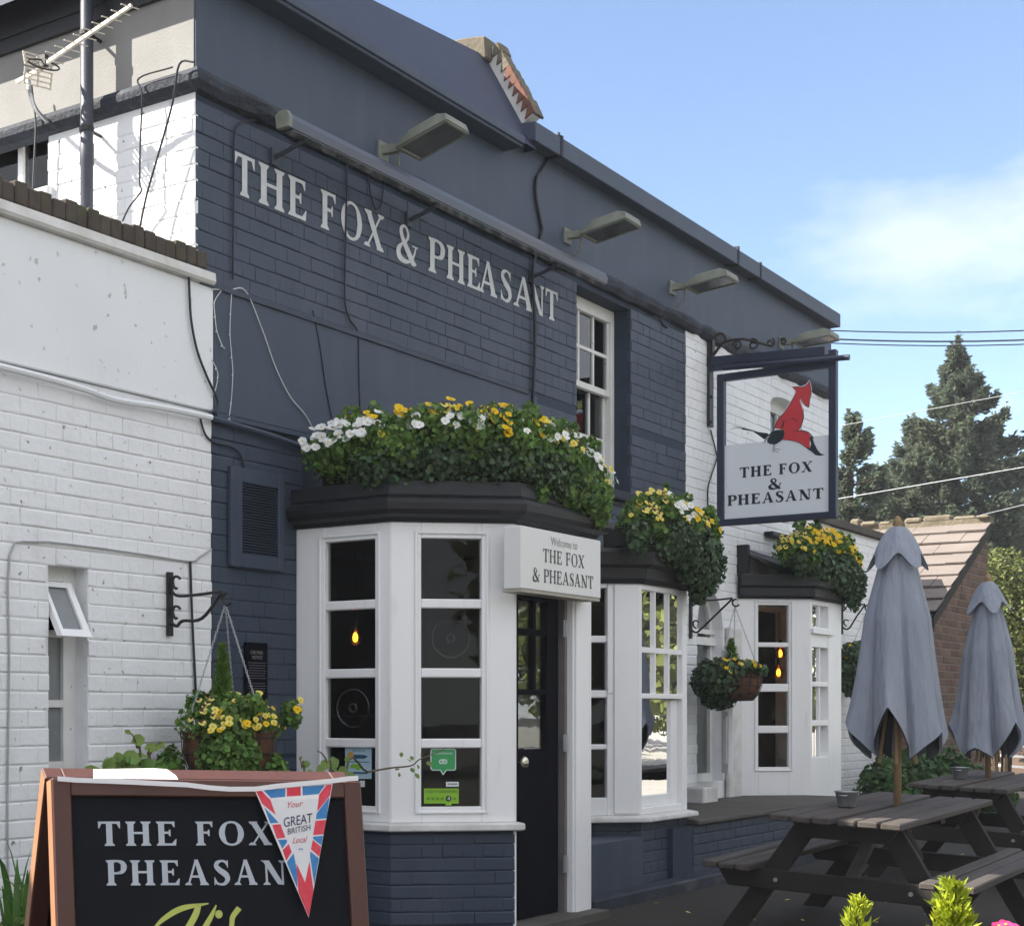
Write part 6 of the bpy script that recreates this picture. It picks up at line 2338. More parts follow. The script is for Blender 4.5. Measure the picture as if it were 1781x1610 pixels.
shoot(rb2, [gb, r2(600, 1350), r2(640, 1342), r2(680, 1335), r2(715, 1331), r2(730, 1320), r2(760, 1308), r2(775, 1300)],
      [l2(698, 1312, .032), l2(711, 1322, .04), l2(716, 1318, .034), l2(691, 1338, .032), l2(694, 1347, .028), l2(717, 1339, .036), l2(727, 1333, .03), l2(725, 1349, .042), l2(747, 1328, .055), l2(732, 1312, .02)], .05)
shoot(rb2, [gb + Vector((-.08, 0, 0)), r2(575, 1365), r2(570, 1330), r2(562, 1312), r2(552, 1305)],
      [l2(580, 1328, .09), l2(565, 1330, .075), l2(596, 1340, .07), l2(610, 1348, .06), l2(586, 1345, .09), l2(532, 1330, .055), l2(527, 1326, .03), l2(604, 1320, .04), l2(556, 1340, .07)], .07)
shoot(rb2, [gb + Vector((-.2, 0, 0)), r2(530, 1365), r2(525, 1335), r2(522, 1318)], [l2(533, 1328, .05), l2(523, 1318, .025), l2(540, 1345, .06)], .05)

# -- low shrub beside the far bay
sh = plant('shrub', (17.6, -.75, gz(-.75)), 'low bushy green shrub between the far bay and the brick outbuilding', 'shrub')
s0 = onY(1530, 1370, -.8)
bl = [((17.0, -.75, .55), (.45, .4, .35), 1), ((17.7, -.8, .60), (.55, .45, .38), 1.2), ((18.5, -.8, .48), (.6, .45, .33), 1), ((19.2, -.9, .38), (.5, .4, .25), .7), ((16.6, -.7, .5), (.3, .3, .3), .6)]
p, d = blob_points(bl, 6500, .4, 1.12)
leaves('foliage', material('mid_green_leaf', (.055, .120, .032), .55, (.032, .075, .022), 2, .6, 0, 1, .3, island=.45, transl=.25, coords='World'), sh, p, d, .075, .7, kind='stuff')
mb = MB()
for k in range(7):
    x = 16.7 + .4 * k
    mb.tube([(x, -.75, gz(-.75)), (x + random.uniform(-.1, .1), -.78, .45), (x + random.uniform(-.2, .2), -.8, .75)], [.02, .014, .006], 5)
mb.build('stems', M_BARK, sh)


# ================================================================ CHALK BOARD AND BUNTING
AB_A, AB_B = far(90, 1352, 3.60), far(628, 1358, 3.86)
au = Vector((AB_B.x - AB_A.x, AB_B.y - AB_A.y, 0))
AW = au.length
au.normalize()
an_ = Vector((au.y, -au.x, 0))
ga = gz(AB_A.y)
zt = AB_A.z
drop = (AB_B.z - AB_A.z) / AW                       # the yard falls to the right
ab = thing('chalk_board', (AB_A.x + au.x * AW / 2, AB_A.y + au.y * AW / 2, ga), 'folding black chalk board in mahogany frame with silver pub name', 'chalk board')
uz = (au + Vector((0, 0, drop))).normalized()
H_ = zt - ga


M_EDGE = material('sunlit_edge_wood', (.33, .165, .085), .5, (.25, .115, .06), 8, .6, .2, 60, .35)  # lighter orange puts the sunlight on the left edges into the colour


def leafpanel(sign, z_top, top_off, spread, nm):
    """one leaf of the board: local axes u (across), w (down its slope), n (towards its face)"""
    o = Vector((AB_A.x, AB_A.y, z_top)) + an_ * (sign * top_off)
    dn = (Vector((0, 0, -1)) * (z_top - ga) + an_ * (sign * spread))
    L = dn.length
    w = dn / L
    n = uz.cross(w)
    if n.dot(an_) * sign < 0:
        n = -n
    P = lambda a, b, c: o + uz * a + w * b + n * c
    root = None
    R = .044
    for (a0, a1, b0, b1, nm2) in ((0, R, 0, L, 'frame_rail'), (AW - R, AW, 0, L, 'frame_rail'), (R, AW - R, .0, R * .92, 'frame_rail'), (R, AW - R, L - .16, L - .16 + R, 'frame_rail')):
        mb = MB()
        mb.hexa([P(a0, b0, -.050), P(a1, b0, -.050), P(a1, b1, -.050), P(a0, b1, -.050), P(a0, b0, .0), P(a1, b0, .0), P(a1, b1, .0), P(a0, b1, .0)])
        soften(mb.build(nm2, M_BOARDWOOD, ab), .003)
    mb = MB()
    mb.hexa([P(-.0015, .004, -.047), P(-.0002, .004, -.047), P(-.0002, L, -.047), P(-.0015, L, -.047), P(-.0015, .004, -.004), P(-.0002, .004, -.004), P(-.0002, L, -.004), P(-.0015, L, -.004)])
    mb.build('sunlit_edge_tint', M_EDGE, ab)  # strip on the left side only, coloured as if lit by the sun
    mb = MB()
    mb.hexa([P(R - .003, R * .9, -.022), P(AW - R + .003, R * .9, -.022), P(AW - R + .003, L - .15, -.022), P(R - .003, L - .15, -.022),
             P(R - .003, R * .9, -.014), P(AW - R + .003, R * .9, -.014), P(AW - R + .003, L - .15, -.014), P(R - .003, L - .15, -.014)])
    mb.build('board', M_BLACKBOARD, ab)
    return P, n, w, L


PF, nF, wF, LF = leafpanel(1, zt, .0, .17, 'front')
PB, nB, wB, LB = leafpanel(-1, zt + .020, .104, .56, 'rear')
mb = MB()
for a in (.10, AW - .12):
    mb.bar(PF(a, .01, -.05), PB(a, .01, -.05), .05, .004)
mb.build('hinge', M_IRON, ab)
K6 = lambda x, y: (x / 2.619, 1300 + y / 2.619)
bpF = PF(.3, .3, -.0135)


def onBoard(x, y, lift=0.0):
    px, py = K6(x, y)
    return onPlane(px, py, bpF + nF * lift, nF)


for txt, x0, x1, yb, yc in (('THE FOX', 450, 1245, 446, 335), ('PHEASANT', 485, 1420, 626, 511)):
    a, b = onBoard(x0, yb), onBoard(x1, yb - 4)
    hh = (onBoard(x0, yc) - a).length
    word(txt, a, (b - a).normalized(), -wF, nF, hh, (b - a).length, M_BOARDTXT, ab, .215, .09, .17)
for pts, ws_ in (([(700, 822), (750, 775), (830, 730), (950, 708)], [10, 22, 26, 6]), ([(905, 712), (890, 760), (850, 830), (800, 900)], [26, 30, 30, 26]),
                 ([(985, 715), (960, 770), (920, 840), (880, 910)], [6, 22, 26, 24]), ([(905, 905), (950, 850), (985, 850), (960, 915)], [10, 20, 22, 16]),
                 ([(1090, 728), (1060, 770), (1052, 820), (1010, 905)], [26, 24, 22, 26]), ([(1000, 830), (985, 870), (975, 910)], [18, 22, 20])):
    mb = MB()
    for i, q in enumerate(rib([(x, -y) for x, y in pts], ws_, 6)):
        mb.face([onBoard(x, -y, .0003 + .0001 * (i % 3)) for x, y in q])
    mb.build('script_stroke', M_LIME, ab)
mb = MB()
mb.face([onBoard(997 + 17 * math.cos(t), 757 + 19 * math.sin(t), .0003) for t in np.linspace(0, 2 * math.pi, 15)[:-1]])
mb.build('script_dot', M_LIME, ab)

bu = thing('bunting', PF(AW * .8, 0, .01), 'white bunting tape with union flag pennant pinned along the chalk board', 'bunting')
bpP = PF(.3, .0, .010)
nP = (nF + Vector((0, 0, .0))).normalized()


def onPen(x, y, lift=0.0):
    """pennant plane, hanging just in front of the frame (pixels of its own close up)"""
    return onPlane(420 + x / 5.963, 1340 + y / 5.963, bpP + nP * lift, nP)


def pen(name, poly, mat, lift):
    mb = MB()
    # a gentle curl of the cloth
    pts = []
    n = len(poly)
    for i in range(n):
        (xa_, ya_), (xb_, yb_) = poly[i], poly[(i + 1) % n]
        for k in range(3):
            x, y = xa_ + (xb_ - xa_) * k / 3, ya_ + (yb_ - ya_) * k / 3
            pts.append(onPen(x, y, lift))
    mb.face(pts)
    return mb.build(name, mat, bu)


pn = pen('pennant', [(140, 205), (945, 135), (697, 1520)], M_CLOTHW, 0)
for poly, mt in (([(150, 207), (205, 202), (300, 300), (355, 455), (215, 340)], 'r'), ([(228, 200), (455, 180), (455, 268), (305, 281)], 'b'), ([(470, 178), (613, 166), (617, 256), (470, 266)], 'r'),
                 ([(632, 164), (868, 146), (800, 240), (634, 254)], 'b'), ([(880, 146), (938, 141), (920, 252), (785, 420), (805, 245)], 'r'), ([(912, 268), (884, 490), (772, 500), (780, 440)], 'b'),
                 ([(878, 508), (852, 655), (742, 665), (768, 517)], 'r'), ([(846, 672), (828, 772), (742, 700), (746, 680)], 'b'), ([(740, 715), (826, 787), (808, 888), (720, 810)], 'r'),
                 ([(715, 835), (802, 905), (755, 1175), (712, 880)], 'b'), ([(570, 955), (660, 1155), (705, 935), (748, 1240), (697, 1512), (590, 1255)], 'r'), ([(238, 378), (385, 535), (300, 543)], 'b'),
                 ([(318, 560), (405, 551), (455, 690), (368, 702)], 'r'), ([(380, 714), (470, 711), (472, 740), (424, 806)], 'b'), ([(427, 820), (490, 757), (522, 838), (465, 932)], 'r'),
                 ([(470, 947), (540, 852), (578, 1040), (580, 1215)], 'b')):
    pen('red_print' if mt == 'r' else 'blue_print', poly, M_CLOTHR if mt == 'r' else M_CLOTHB, .0005)
for txt, x0, y0, x1, y1, hpx, mt, shr in (('Your', 478, 385, 640, 365, 62, M_PINKTXT, .35), ('GREAT', 438, 585, 735, 535, 100, M_NAVY, 0), ('BRITISH', 480, 660, 715, 612, 62, M_NAVY, 0), ('Local', 530, 752, 685, 735, 62, M_PINKTXT, .35)):
    a, b = onPen(x0, y0, .0012), onPen(x1, y1, .0012)
    u_ = (b - a).normalized()
    v_ = (onPen(x0, y0 - 50, .0012) - a).normalized()
    font_text(txt, a, u_, v_, nP, hpx / 50 * (onPen(x0, y0 - 50, .0012) - a).length, (b - a).length, mt, bu, shr)
mb = MB()
for k in (-1, 0, 1):
    mb.face([onPen(615 + k * 16 + 7 * math.cos(t), 812 - (6 if k == 0 else 0) + 12 * math.sin(t), .0012) for t in np.linspace(0, 6.28, 9)[:-1]])
mb.build('printed_crown', material('pale_blue_print', (.25, .35, .55), .7), bu)
# tape along the top, then folded over the board
tape = [(262, 140), (350, 147), (450, 150), (600, 156), (740, 163), (850, 168), (960, 182), (1050, 188), (1165, 187), (1260, 174), (1380, 163), (1500, 152), (1590, 140), (1632, 138)]
mb = MB()
for i in range(len(tape) - 1):
    (x0, y0), (x1, y1) = tape[i], tape[i + 1]
    f = lambda x, y, l: onPlane(*K6(x, y), bpP + nP * l, nP)
    h0, h1 = 11, 11
    p = [f(x0, y0 + h0, .002), f(x1, y1 + h1, .002), f(x1, y1 + h1, .005), f(x0, y0 + h0, .005), f(x0, y0 - h0, .0025), f(x1, y1 - h1, .0025), f(x1, y1 - h1, .0055), f(x0, y0 - h0, .0055)]
    mb.hexa(p)
mb.build('tape', M_CLOTHW, bu)
mb = MB()
f1 = lambda x, y, c: onPlane(*K6(x, y), PF(.1, 0, c), Vector((0, 0, 1))) if False else onPlane(*K6(x, y), PF(.2, 0, c), an_)
fl_ = [f1(425, 150, .0), f1(425, 97, -.075), f1(700, 93, -.075), f1(760, 97, -.068), f1(800, 125, -.03), f1(820, 158, .0), f1(640, 157, .004), f1(520, 153, .006)]
mb.face(fl_)
mb.face([p - Vector((0, 0, .004)) for p in fl_][::-1])
mb.build('folded_pennant', M_CLOTHW, bu)
a, b = f1(712, 112, -.028), f1(530, 112, -.028)
font_text('Join us for', a + Vector((0, 0, .004)) + an_ * .004, (b - a).normalized(), (f1(600, 128, -.014) - f1(600, 112, -.028)).normalized(), (0, 0, 1), .016, (b - a).length, material('faded_pink_print', (.62, .42, .44), .8), bu, .3)

# ================================================================ PICNIC TABLES, PARASOLS, PAILS
def picnic_table(label):
    t = thing('picnic_table', (0, 0, 0), label, 'picnic table', 'picnic tables in the yard')
    L, W, BO, BI, ht, hb = 2.05, .69, .704, .424, .74, .456
    r = random.Random(3)
    pw = W / 6
    for k in range(6):
        y0 = -W / 2 + k * pw
        mb = MB()
        e = r.uniform(-.012, .012)
        if k in (2, 3):            # leave room for the parasol pole
            for xa_, xb_ in ((-L / 2 + e, L / 2 + e),):
                mb.bbox(xa_, xb_, y0 + .007 + (.0 if k == 2 else .012), y0 + pw - .007 - (.012 if k == 2 else 0), ht - .036, ht + r.uniform(-.004, .004), .007)
        else:
            mb.bbox(-L / 2 + e, L / 2 + e, y0 + .007, y0 + pw - .007, ht - .036, ht + r.uniform(-.004, .004), .007)
        mb.build('table_plank', M_TABLE, t)
    for sg in (-1, 1):
        w3_ = (BO - BI) / 3
        for k in range(3):
            y0 = sg * (BI + k * w3_)
            y1 = sg * (BI + (k + 1) * w3_)
            mb = MB()
            e = r.uniform(-.012, .012)
            mb.bbox(-L / 2 + e, L / 2 + e, min(y0, y1) + .007, max(y0, y1) - .007, hb - .036, hb + r.uniform(-.004, .004), .007)
            mb.build('seat_plank', M_TABLE, t)
    for sx in (-1, 1):
        xe_ = sx * (L / 2 - .26)
        for sg in (-1, 1):
            mb = MB()
            top, bot = Vector((xe_ + .0225, sg * .20, ht - .038)), Vector((xe_ + .0225, sg * .64, 0))
            d = .065
            mb.hexa([bot + Vector((-.0225, -d, 0)), bot + Vector((.0225, -d, 0)), bot + Vector((.0225, d, 0)), bot + Vector((-.0225, d, 0)),
                     top + Vector((-.0225, -d, 0)), top + Vector((.0225, -d, 0)), top + Vector((.0225, d, 0)), top + Vector((-.0225, d, 0))])
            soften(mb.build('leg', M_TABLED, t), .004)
        mb = MB()
        c = xe_ - .024
        mb.prism([(c - .045, -W / 2 + .06, ht - .038), (c - .045, W / 2 - .06, ht - .038), (c - .045, W / 2 - .13, ht - .13), (c - .045, -W / 2 + .13, ht - .13)], (.044, 0, 0))
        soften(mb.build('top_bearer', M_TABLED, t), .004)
        mb = MB()
        mb.prism([(c - .045, -BO + .02, hb - .038), (c - .045, BO - .02, hb - .038), (c - .045, BO - .09, hb - .145), (c - .045, -BO + .09, hb - .145)], (.044, 0, 0))
        soften(mb.build('seat_bearer', M_TABLED, t), .004)
        for sg in (-.35, .35):
            mb = MB()
            mb.tube([(c - .0455, sg, hb - .09), (c - .056, sg, hb - .09)], .012, 8)
            mb.build('bolt', M_GALV, t)
        mb = MB()
        mb.bar((xe_ + .04 * -sx, 0, hb - .10), (sx * .12, 0, ht - .045), .06, .04)
        mb.build('brace', M_TABLE, t)
    mb = MB()
    mb.box(-.05, .05, -W / 2 + .05, W / 2 - .05, ht - .075, ht - .0385)
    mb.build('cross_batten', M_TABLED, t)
    return t


def pail(label):
    t = thing('ash_pail', (0, 0, 0), label, 'pail', 'small metal pails on the tables')
    mb = MB()
    mb.lathe((0, 0, 0), [(.001, .002), (.045, .0), (.048, .006), (.062, .082), (.066, .084), (.066, .089), (.061, .089), (.046, .012), (.001, .012)], 22)
    mb.build('pail', M_GALV, t, True)
    mb = MB()
    mb.lathe((0, 0, 0), [(.001, .079), (.0585, .076)], 18)
    mb.build('sand', M_SAND, t)
    for s in (-1, 1):
        mb = MB()
        mb.tube([(s * (.066 + .016 * math.sin(a)), .022 * math.cos(a), .066) for a in np.linspace(0, math.pi, 9)], .0035, 6)
        mb.build('lug_handle', M_GALV, t)
    return t


def parasol(label, h_top, h_cap, h_hem, seed, R0=.245):
    """folded parasol: origin at the tabletop, heights above it"""
    r = np.random.default_rng(seed)
    t = thing('parasol', (0, 0, 0), label, 'parasol', 'folded grey parasols through the tables')
    mb = MB()
    mb.tube([(0, 0, -.16), (0, 0, h_cap + .02)], .0215, 14)
    mb.build('pole', M_POLE, t, True)
    mb = MB()
    mb.lathe((0, 0, 0), [(.03, h_cap - .01), (.032, h_cap + .03), (.017, h_cap + .035), (.028, h_cap + .05), (.014, h_cap + .085), (.006, h_top), (.001, h_top)], 14)
    mb.build('finial', M_POLE, t, True)
    NS = 6
    nth, nl = 192, 36
    ph = r.uniform(0, 6)
    tw = r.uniform(.75, 1.25, NS)
    hj = r.uniform(-.05, .05, NS)
    wid = r.uniform(.8, 1.2, NS)
    cum = np.concatenate([[0], np.cumsum(wid / wid.sum())])

    def surf(name, mat, scale, dz):
        v, f = [], []
        for i in range(nl + 1):
            s = i / nl
            for k in range(nth):
                a = 2 * math.pi * k / nth
                g = (k / nth + ph / 6) % 1.0
                j = int(np.searchsorted(cum, g, side='right') - 1)
                u_ = (g - cum[j]) / (cum[j + 1] - cum[j])
                tri = 1 - abs(2 * u_ - 1)                          # 0 at the hanging points, 1 in mid panel
                fold = math.sin(math.pi * u_) ** .9
                Rb = .050 + .085 * min(1, s * 2.6) ** .8 + (R0 - .135) * s ** 1.2
                rr = Rb * (1 + (.06 + .34 * s ** 1.4) * tw[j] * (fold - .60))
                crease = math.exp(-((min(u_, 1 - u_)) / .07) ** 2)
                rr *= 1 - .16 * crease * (.25 + .75 * s)
                rr *= 1 + .035 * s * math.sin(4 * math.pi * u_ + 1.3 * j)      # soft secondary pleat
                hem = h_hem + hj[j] * tri + (.12 + .22 * ((j * 7 + int(ph)) % 3) / 2) * tri ** .9 * tw[j]
                full = h_cap + dz - (h_cap - hem) * s
                plain = h_cap + dz - (h_cap - h_hem) * s
                w_ = s ** 2.0
                z = plain * (1 - w_) + full * w_
                v.append((rr * scale * math.cos(a + .3 * s), rr * scale * math.sin(a + .3 * s), z))
        for i in range(nl):
            for k in range(nth):
                k2 = (k + 1) % nth
                f.append((i * nth + k, (i + 1) * nth + k, (i + 1) * nth + k2, i * nth + k2))
        m = MB()
        m.add(v, f)
        return m.build(name, mat, t, True)
    surf('canopy', M_CANVAS, 1.0, 0)
    surf('canopy_lining', M_CANVASIN, .93, -.012)
    # scalloped vent cap
    m = MB()
    n2, nl2 = 120, 10
    for i in range(nl2 + 1):
        s = i / nl2
        for k in range(n2):
            a = 2 * math.pi * k / n2
            w_ = math.cos(5 * a + ph)
            rr = .036 + .115 * s ** .8 + .022 * s * s * w_
            z = h_cap + .028 - (.205 + .045 * w_) * s ** 1.15
            m.v.append((rr * math.cos(a), rr * math.sin(a), z))
    for i in range(nl2):
        for k in range(n2):
            k2 = (k + 1) % n2
            m.f.append((i * n2 + k, (i + 1) * n2 + k, (i + 1) * n2 + k2, i * n2 + k2))
            m.mi.append(0)
    m.build('vent_cap', M_CANVAS, t, True)
    mb = MB()
    for k in range(4):
        a = ph + k * 1.6
        mb.tube([(.03 * math.cos(a), .03 * math.sin(a), h_hem + .5), (.10 * math.cos(a), .10 * math.sin(a), h_hem - .03)], .010, 6)
    mb.build('rib_end', M_POLE, t)
    return t


T1 = Vector((9.46, -2.647, .066))
tb = picnic_table('nearer dark timber picnic table carrying the larger parasol')
tb.location = T1
tb.rotation_euler = (.044, -.017, .008)
T1R = Euler((.044, -.017, .008)).to_matrix()
top1 = lambda x, y: T1 + T1R @ Vector((x, y, .742))
pl = top1(.15, -.01)
dpt = (pl - CPOS).dot(Vector((math.cos(TH), math.sin(TH), 0)))
zpx = lambda y: CAMH + (HY - y) * dpt / FPX
ps = parasol('larger folded grey parasol standing through the nearer table', zpx(897) - pl.z, zpx(925) - pl.z, zpx(1318) - pl.z, 5)
ps.location = pl
pa = pail('small galvanised ash pail standing on the nearer table')
pa.location = top1((onZ(1498, 1406, .80) - T1).x, .15)
T2 = Vector((13.18, -2.36, gz(-2.36) + .01))
tb2 = place_copy(tb, T2, 'farther picnic table at the right edge under the smaller parasol')
pl2 = T2 + Vector((.10, .0, .742))
dpt = (pl2 - CPOS).dot(Vector((math.cos(TH), math.sin(TH), 0)))
ps2 = parasol('smaller looking folded parasol behind, in front of the brick gable', zpx(1005) - pl2.z, zpx(1018) - pl2.z, zpx(1318) - pl2.z, 11, .245)
ps2.location = pl2
pa2 = place_copy(pa, T2 + Vector((-.25, .12, .744)), 'second ash pail, on the farther table beside the parasol pole')
# third table behind, just its bench in view
# ================================================================ PLANTER WITH GOLDEN CONIFERS, close to the camera
pp = far(1560, 1600, 3.1)
pt = thing('planter', (pp.x, pp.y, gz(pp.y)), 'planter standing below the lower right edge with magenta flowers', 'planter')
pu = Vector((.45, -.89, 0)).normalized()
pnn = Vector((pu.y, -pu.x, 0))
mb = MB()
mb.obox((pp.x, pp.y), pu, pnn, -.45, .50, -.14, .14, gz(pp.y), .62)
soften(mb.build('tub', M_TROUGH, pt), .01)
mb = MB()
mb.obox((pp.x, pp.y), pu, pnn, -.43, .48, -.12, .12, .60, .635)
mb.build('compost', M_SOIL, pt)


def golden(px, py, d, h, R, n, label):
    tip = far(px, py, d)
    t = plant('golden_conifer', (tip.x, tip.y, tip.z - h), label, 'conifer', 'golden dwarf conifers in the planter')
    tt = RNG.uniform(0, 1, n) ** 1.1
    # sprays grouped into many small side shoots
    K = 150
    sz, sa = RNG.uniform(0, 1, K) ** .9, RNG.uniform(0, 6.28, K)
    idx = RNG.integers(0, K, n)
    z = sz[idx]
    L_ = R * (1 - z) ** .85 * RNG.uniform(.7, 1.1, K)[idx] + .012
    q = RNG.uniform(.1, 1, n)
    P_ = np.stack([tip.x + np.cos(sa[idx]) * L_ * q, tip.y + np.sin(sa[idx]) * L_ * q, tip.z - h + h * z * .97 + q * L_ * 1.1], 1) + RNG.normal(0, .0035, (n, 3))
    ax = np.stack([np.cos(sa[idx]) * .8, np.sin(sa[idx]) * .8, np.full(n, 1.1)], 1)
    leaves_dir('foliage', M_GOLD, t, P_, ax, .022, .26, .4, .55)
    mb = MB()
    mb.tube([(tip.x, tip.y, tip.z - h - .12), (tip.x, tip.y, tip.z - h * .4), (tip.x, tip.y, tip.z - .01)], [.010, .006, .002], 6)
    mb.build('trunk', M_BARK, t)


golden(1656, 1534, 3.05, .34, .075, 4200, 'fuller golden dwarf conifer at the lower right')
golden(1492, 1562, 3.1, .34, .050, 1100, 'thin sparse golden dwarf conifer at the bottom edge')
fp_, fd_ = [], []
for x, y in ((1736, 1608), (1748, 1606), (1760, 1611)):
    fp_.append(far(x, y + 4, 3.0))
    fd_.append((-.5, -.3, .8))
PANSY['g'] = petal_mesh('pansy', [M_PPINK, M_PPINK, M_PWHI], M_PYEL, .013)
pansies(pt, fp_, fd_, ['g'] * len(fp_))

# ================================================================ BEYOND: outbuilding, fence, trees, wires
OG = -.60
orr, oee = onY(1718, 908, OG), onY(1625, 1056, OG)
ob_ = thing('outbuilding', ((orr.x + oee.x) / 2, OG, .13), 'brown brick lean-to with sunlit pinkish tile roof', 'outbuilding')
mb = MB()
mb.add([(oee.x + .03, OG + .006, 0), (orr.x - .002, OG + .006, 0), (orr.x - .002, OG + .006, orr.z - .05), (oee.x + .03, OG + .006, oee.z - .06),
        (oee.x + .03, 9, 0), (orr.x - .002, 9, 0), (orr.x - .002, 9, orr.z - .05), (oee.x + .03, 9, oee.z - .06)],
       [(0, 1, 2, 3), (4, 7, 6, 5), (0, 3, 7, 4), (1, 5, 6, 2)])
ow = mb.build('wall', M_MORTAR, ob_)
bs = MB()
slope = (orr.z - oee.z) / (orr.x - oee.x)
z = .1
k = 0
Lw = orr.x - oee.x - .04
while z < orr.z - .12:
    xs0 = oee.x + .04 if z + .08 < oee.z - .05 else oee.x + .04 + (z + .14 - oee.z) / slope
    if orr.x - xs0 > .05:
        lay_bricks((xs0, OG), (1, 0), orr.x - xs0, z, z + .08, M_BROWNBRICK, None, bs, J=.011, H=.074, first=-(.12 if k % 2 else 0), english=False)
    z += .085
    k += 1
z = .1
lay_bricks((oee.x + .024, 8.9), (0, -1), 8.9 - OG, .1, oee.z - .15, M_BROWNBRICK, None, bs, J=.011, H=.074)
tag(bs.build('brickwork', M_BROWNBRICK, ow), kind='stuff')
# rows of big tiles on the slope
rl_ = Vector((oee.x - orr.x, 0, oee.z - orr.z))
Ls = rl_.length + .15
rd = rl_.normalized()
rnn = Vector((rd.z, 0, -rd.x))
if rnn.z < 0:
    rnn = -rnn
mb = MB()
mb.add([orr + Vector((0, -.02, -.03)), orr + rd * (Ls - .05) + Vector((0, -.02, -.03)), orr + rd * (Ls - .05) + Vector((0, 9.5, -.03)), orr + Vector((0, 9.5, -.03))], [(0, 1, 2, 3)])
rf = mb.build('roof', M_LEAD, ob_)
NR = 8
rowp = Ls / NR
meT = []
for s in range(4):
    m = MB()
    m.hexa([Vector((0, 0, 0)) + rd * .0 + rnn * .004, Vector((0, .43, 0)) + rnn * .004, rd * (rowp + .05) + Vector((0, .43, 0)) + rnn * .03, rd * (rowp + .05) + rnn * .03,
            rnn * .018, Vector((0, .43, 0)) + rnn * .018, rd * (rowp + .05) + Vector((0, .43, 0)) + rnn * (.048 + .004 * s), rd * (rowp + .05) + rnn * (.046 + .003 * s)])
    me = bpy.data.meshes.new('roof_tile')
    me.from_pydata(m.v, [], m.f)
    me.materials.append(M_PINKTILE)
    meT.append(me)
for i in range(NR):
    y = OG - .06 + (.0 if i % 2 else -.0)
    first = True
    while y < 6.5:
        ob2 = bpy.data.objects.new('roof_tile', random.choice(meT))
        COL.objects.link(ob2)
        ob2.parent = rf
        sc_ = (.5 if (first and i % 2) else 1.0)
        ob2.location = orr + rd * (i * rowp) + Vector((0, y - orr.y, random.uniform(0, .006))) - ORG[ob_.name]
        ob2.scale = (1, sc_, 1)
        y += .438 * sc_ + (.002 if sc_ < 1 else 0)
        first = False
mb = MB()
yy = OG - .05
r = random.Random(8)
mb.box(orr.x - .10, orr.x + .12, OG - .05, 9.2, orr.z - .02, orr.z + .05)
while yy < 9:
    l_ = r.uniform(.10, .34)
    mb.bbox(orr.x - r.uniform(.09, .15), orr.x + .13, yy, yy + l_, orr.z + .03, orr.z + r.uniform(.07, .15), .028)
    yy += l_ + .012
tag(mb.build('ridge_stones', material('ochre_mossy_stone', (.20, .175, .13), .95, (.11, .095, .07), 4, .5, .8, 30, .1, coords='World', dist=.015), ob_), kind='stuff')
mb = MB()
mb.prism([orr + Vector((0, -.03, -.04)), orr + rd * Ls + Vector((0, -.03, -.04)), orr + rd * Ls + Vector((0, -.03, -.16)), orr + Vector((0, -.03, -.16))], (0, .02, 0))
mb.build('barge_board', M_TABLED, ob_)

# slatted fence at the right edge, with a rail and a yellow plate
f0 = far(1722, 1235, 27.0)
f1_ = far(1860, 1235, 24.5)
fd = Vector((f1_.x - f0.x, f1_.y - f0.y, 0))
FL_ = fd.length
fd.normalize()
fn = Vector((fd.y, -fd.x, 0))
fe = thing('slatted_fence', (f0.x, f0.y, gz(f0.y)), 'brown horizontal slat fence at the right edge behind the smaller parasol', 'fence')
zb0, zt0 = .10, 1.35 + (1235 - 1172) * 26 / FPX
n = 11
for k in range(n):
    mb = MB()
    z0 = zb0 + (zt0 - zb0) * k / n
    mb.obox((f0.x, f0.y), fd, fn, 0, FL_, .04, .062, z0 + .02, z0 + (zt0 - zb0) / n - .02)
    mb.build('slat', M_FENCE if k != 8 else M_KERB, fe)
for k in range(3):
    mb = MB()
    mb.obox((f0.x, f0.y), fd, fn, k * FL_ / 2 - .05 * (k > 0), k * FL_ / 2 + .05, -.06, .038, 0, zt0 + .05)
    mb.build('post', M_FENCE, fe)
mb = MB()
mb.obox((f0.x, f0.y), fd, fn, 0, FL_, -.05, -.01, zt0 + .08, zt0 + .24)
mb.build('dark_rail', M_FLUE, fe)
mb = MB()
mb.obox((f0.x, f0.y), fd, fn, 0, FL_, -.06, .02, zt0 + .245, zt0 + .29)
mb.build('metal_rail', M_GALV, fe)
yp = thing('yellow_plate', (f0.x + fd.x * 1.0, f0.y + fd.y * 1.0, zt0 + .1), 'small yellow notice plate on the rail above the slat fence', 'notice')
mb = MB()
a = (far(1753, 1235, 26.3) - f0).dot(fd)
mb.obox((f0.x, f0.y), fd, fn, a, a + .62, .021, .034, zt0 + .115, zt0 + .225)
mb.build('plate', M_PLATE, yp)
mb = MB()
mb.obox((f0.x, f0.y), fd, fn, a + .08, a + .30, .035, .037, zt0 + .155, zt0 + .175)
mb.build('dark_print', M_TXTG, yp)
v0 = far(1770, 1120, 32)
vn = thing('white_shed', (v0.x, v0.y, 0), 'white boarded shed glimpsed between shrub and fence at right', 'shed')
mb = MB()
sdir = Vector((.607, -.794, 0))
mb.obox((v0.x, v0.y), sdir, (-.794, -.607), -.28, 3, -2.0, 0, .1, v0.z + .22)
mb.build('wall', M_VAN, vn)
mb = MB()
mb.prism([Vector((v0.x, v0.y, v0.z + .23)) + sdir * -.4 + Vector((-.794, -.607, 0)) * .12, Vector((v0.x, v0.y, v0.z + .23)) + sdir * 3.1 + Vector((-.794, -.607, 0)) * .12,
          Vector((v0.x, v0.y, v0.z + .55)) + sdir * 3.1 - Vector((-.794, -.607, 0)) * 1.0, Vector((v0.x, v0.y, v0.z + .55)) + sdir * -.4 - Vector((-.794, -.607, 0)) * 1.0], (0, 0, .05))
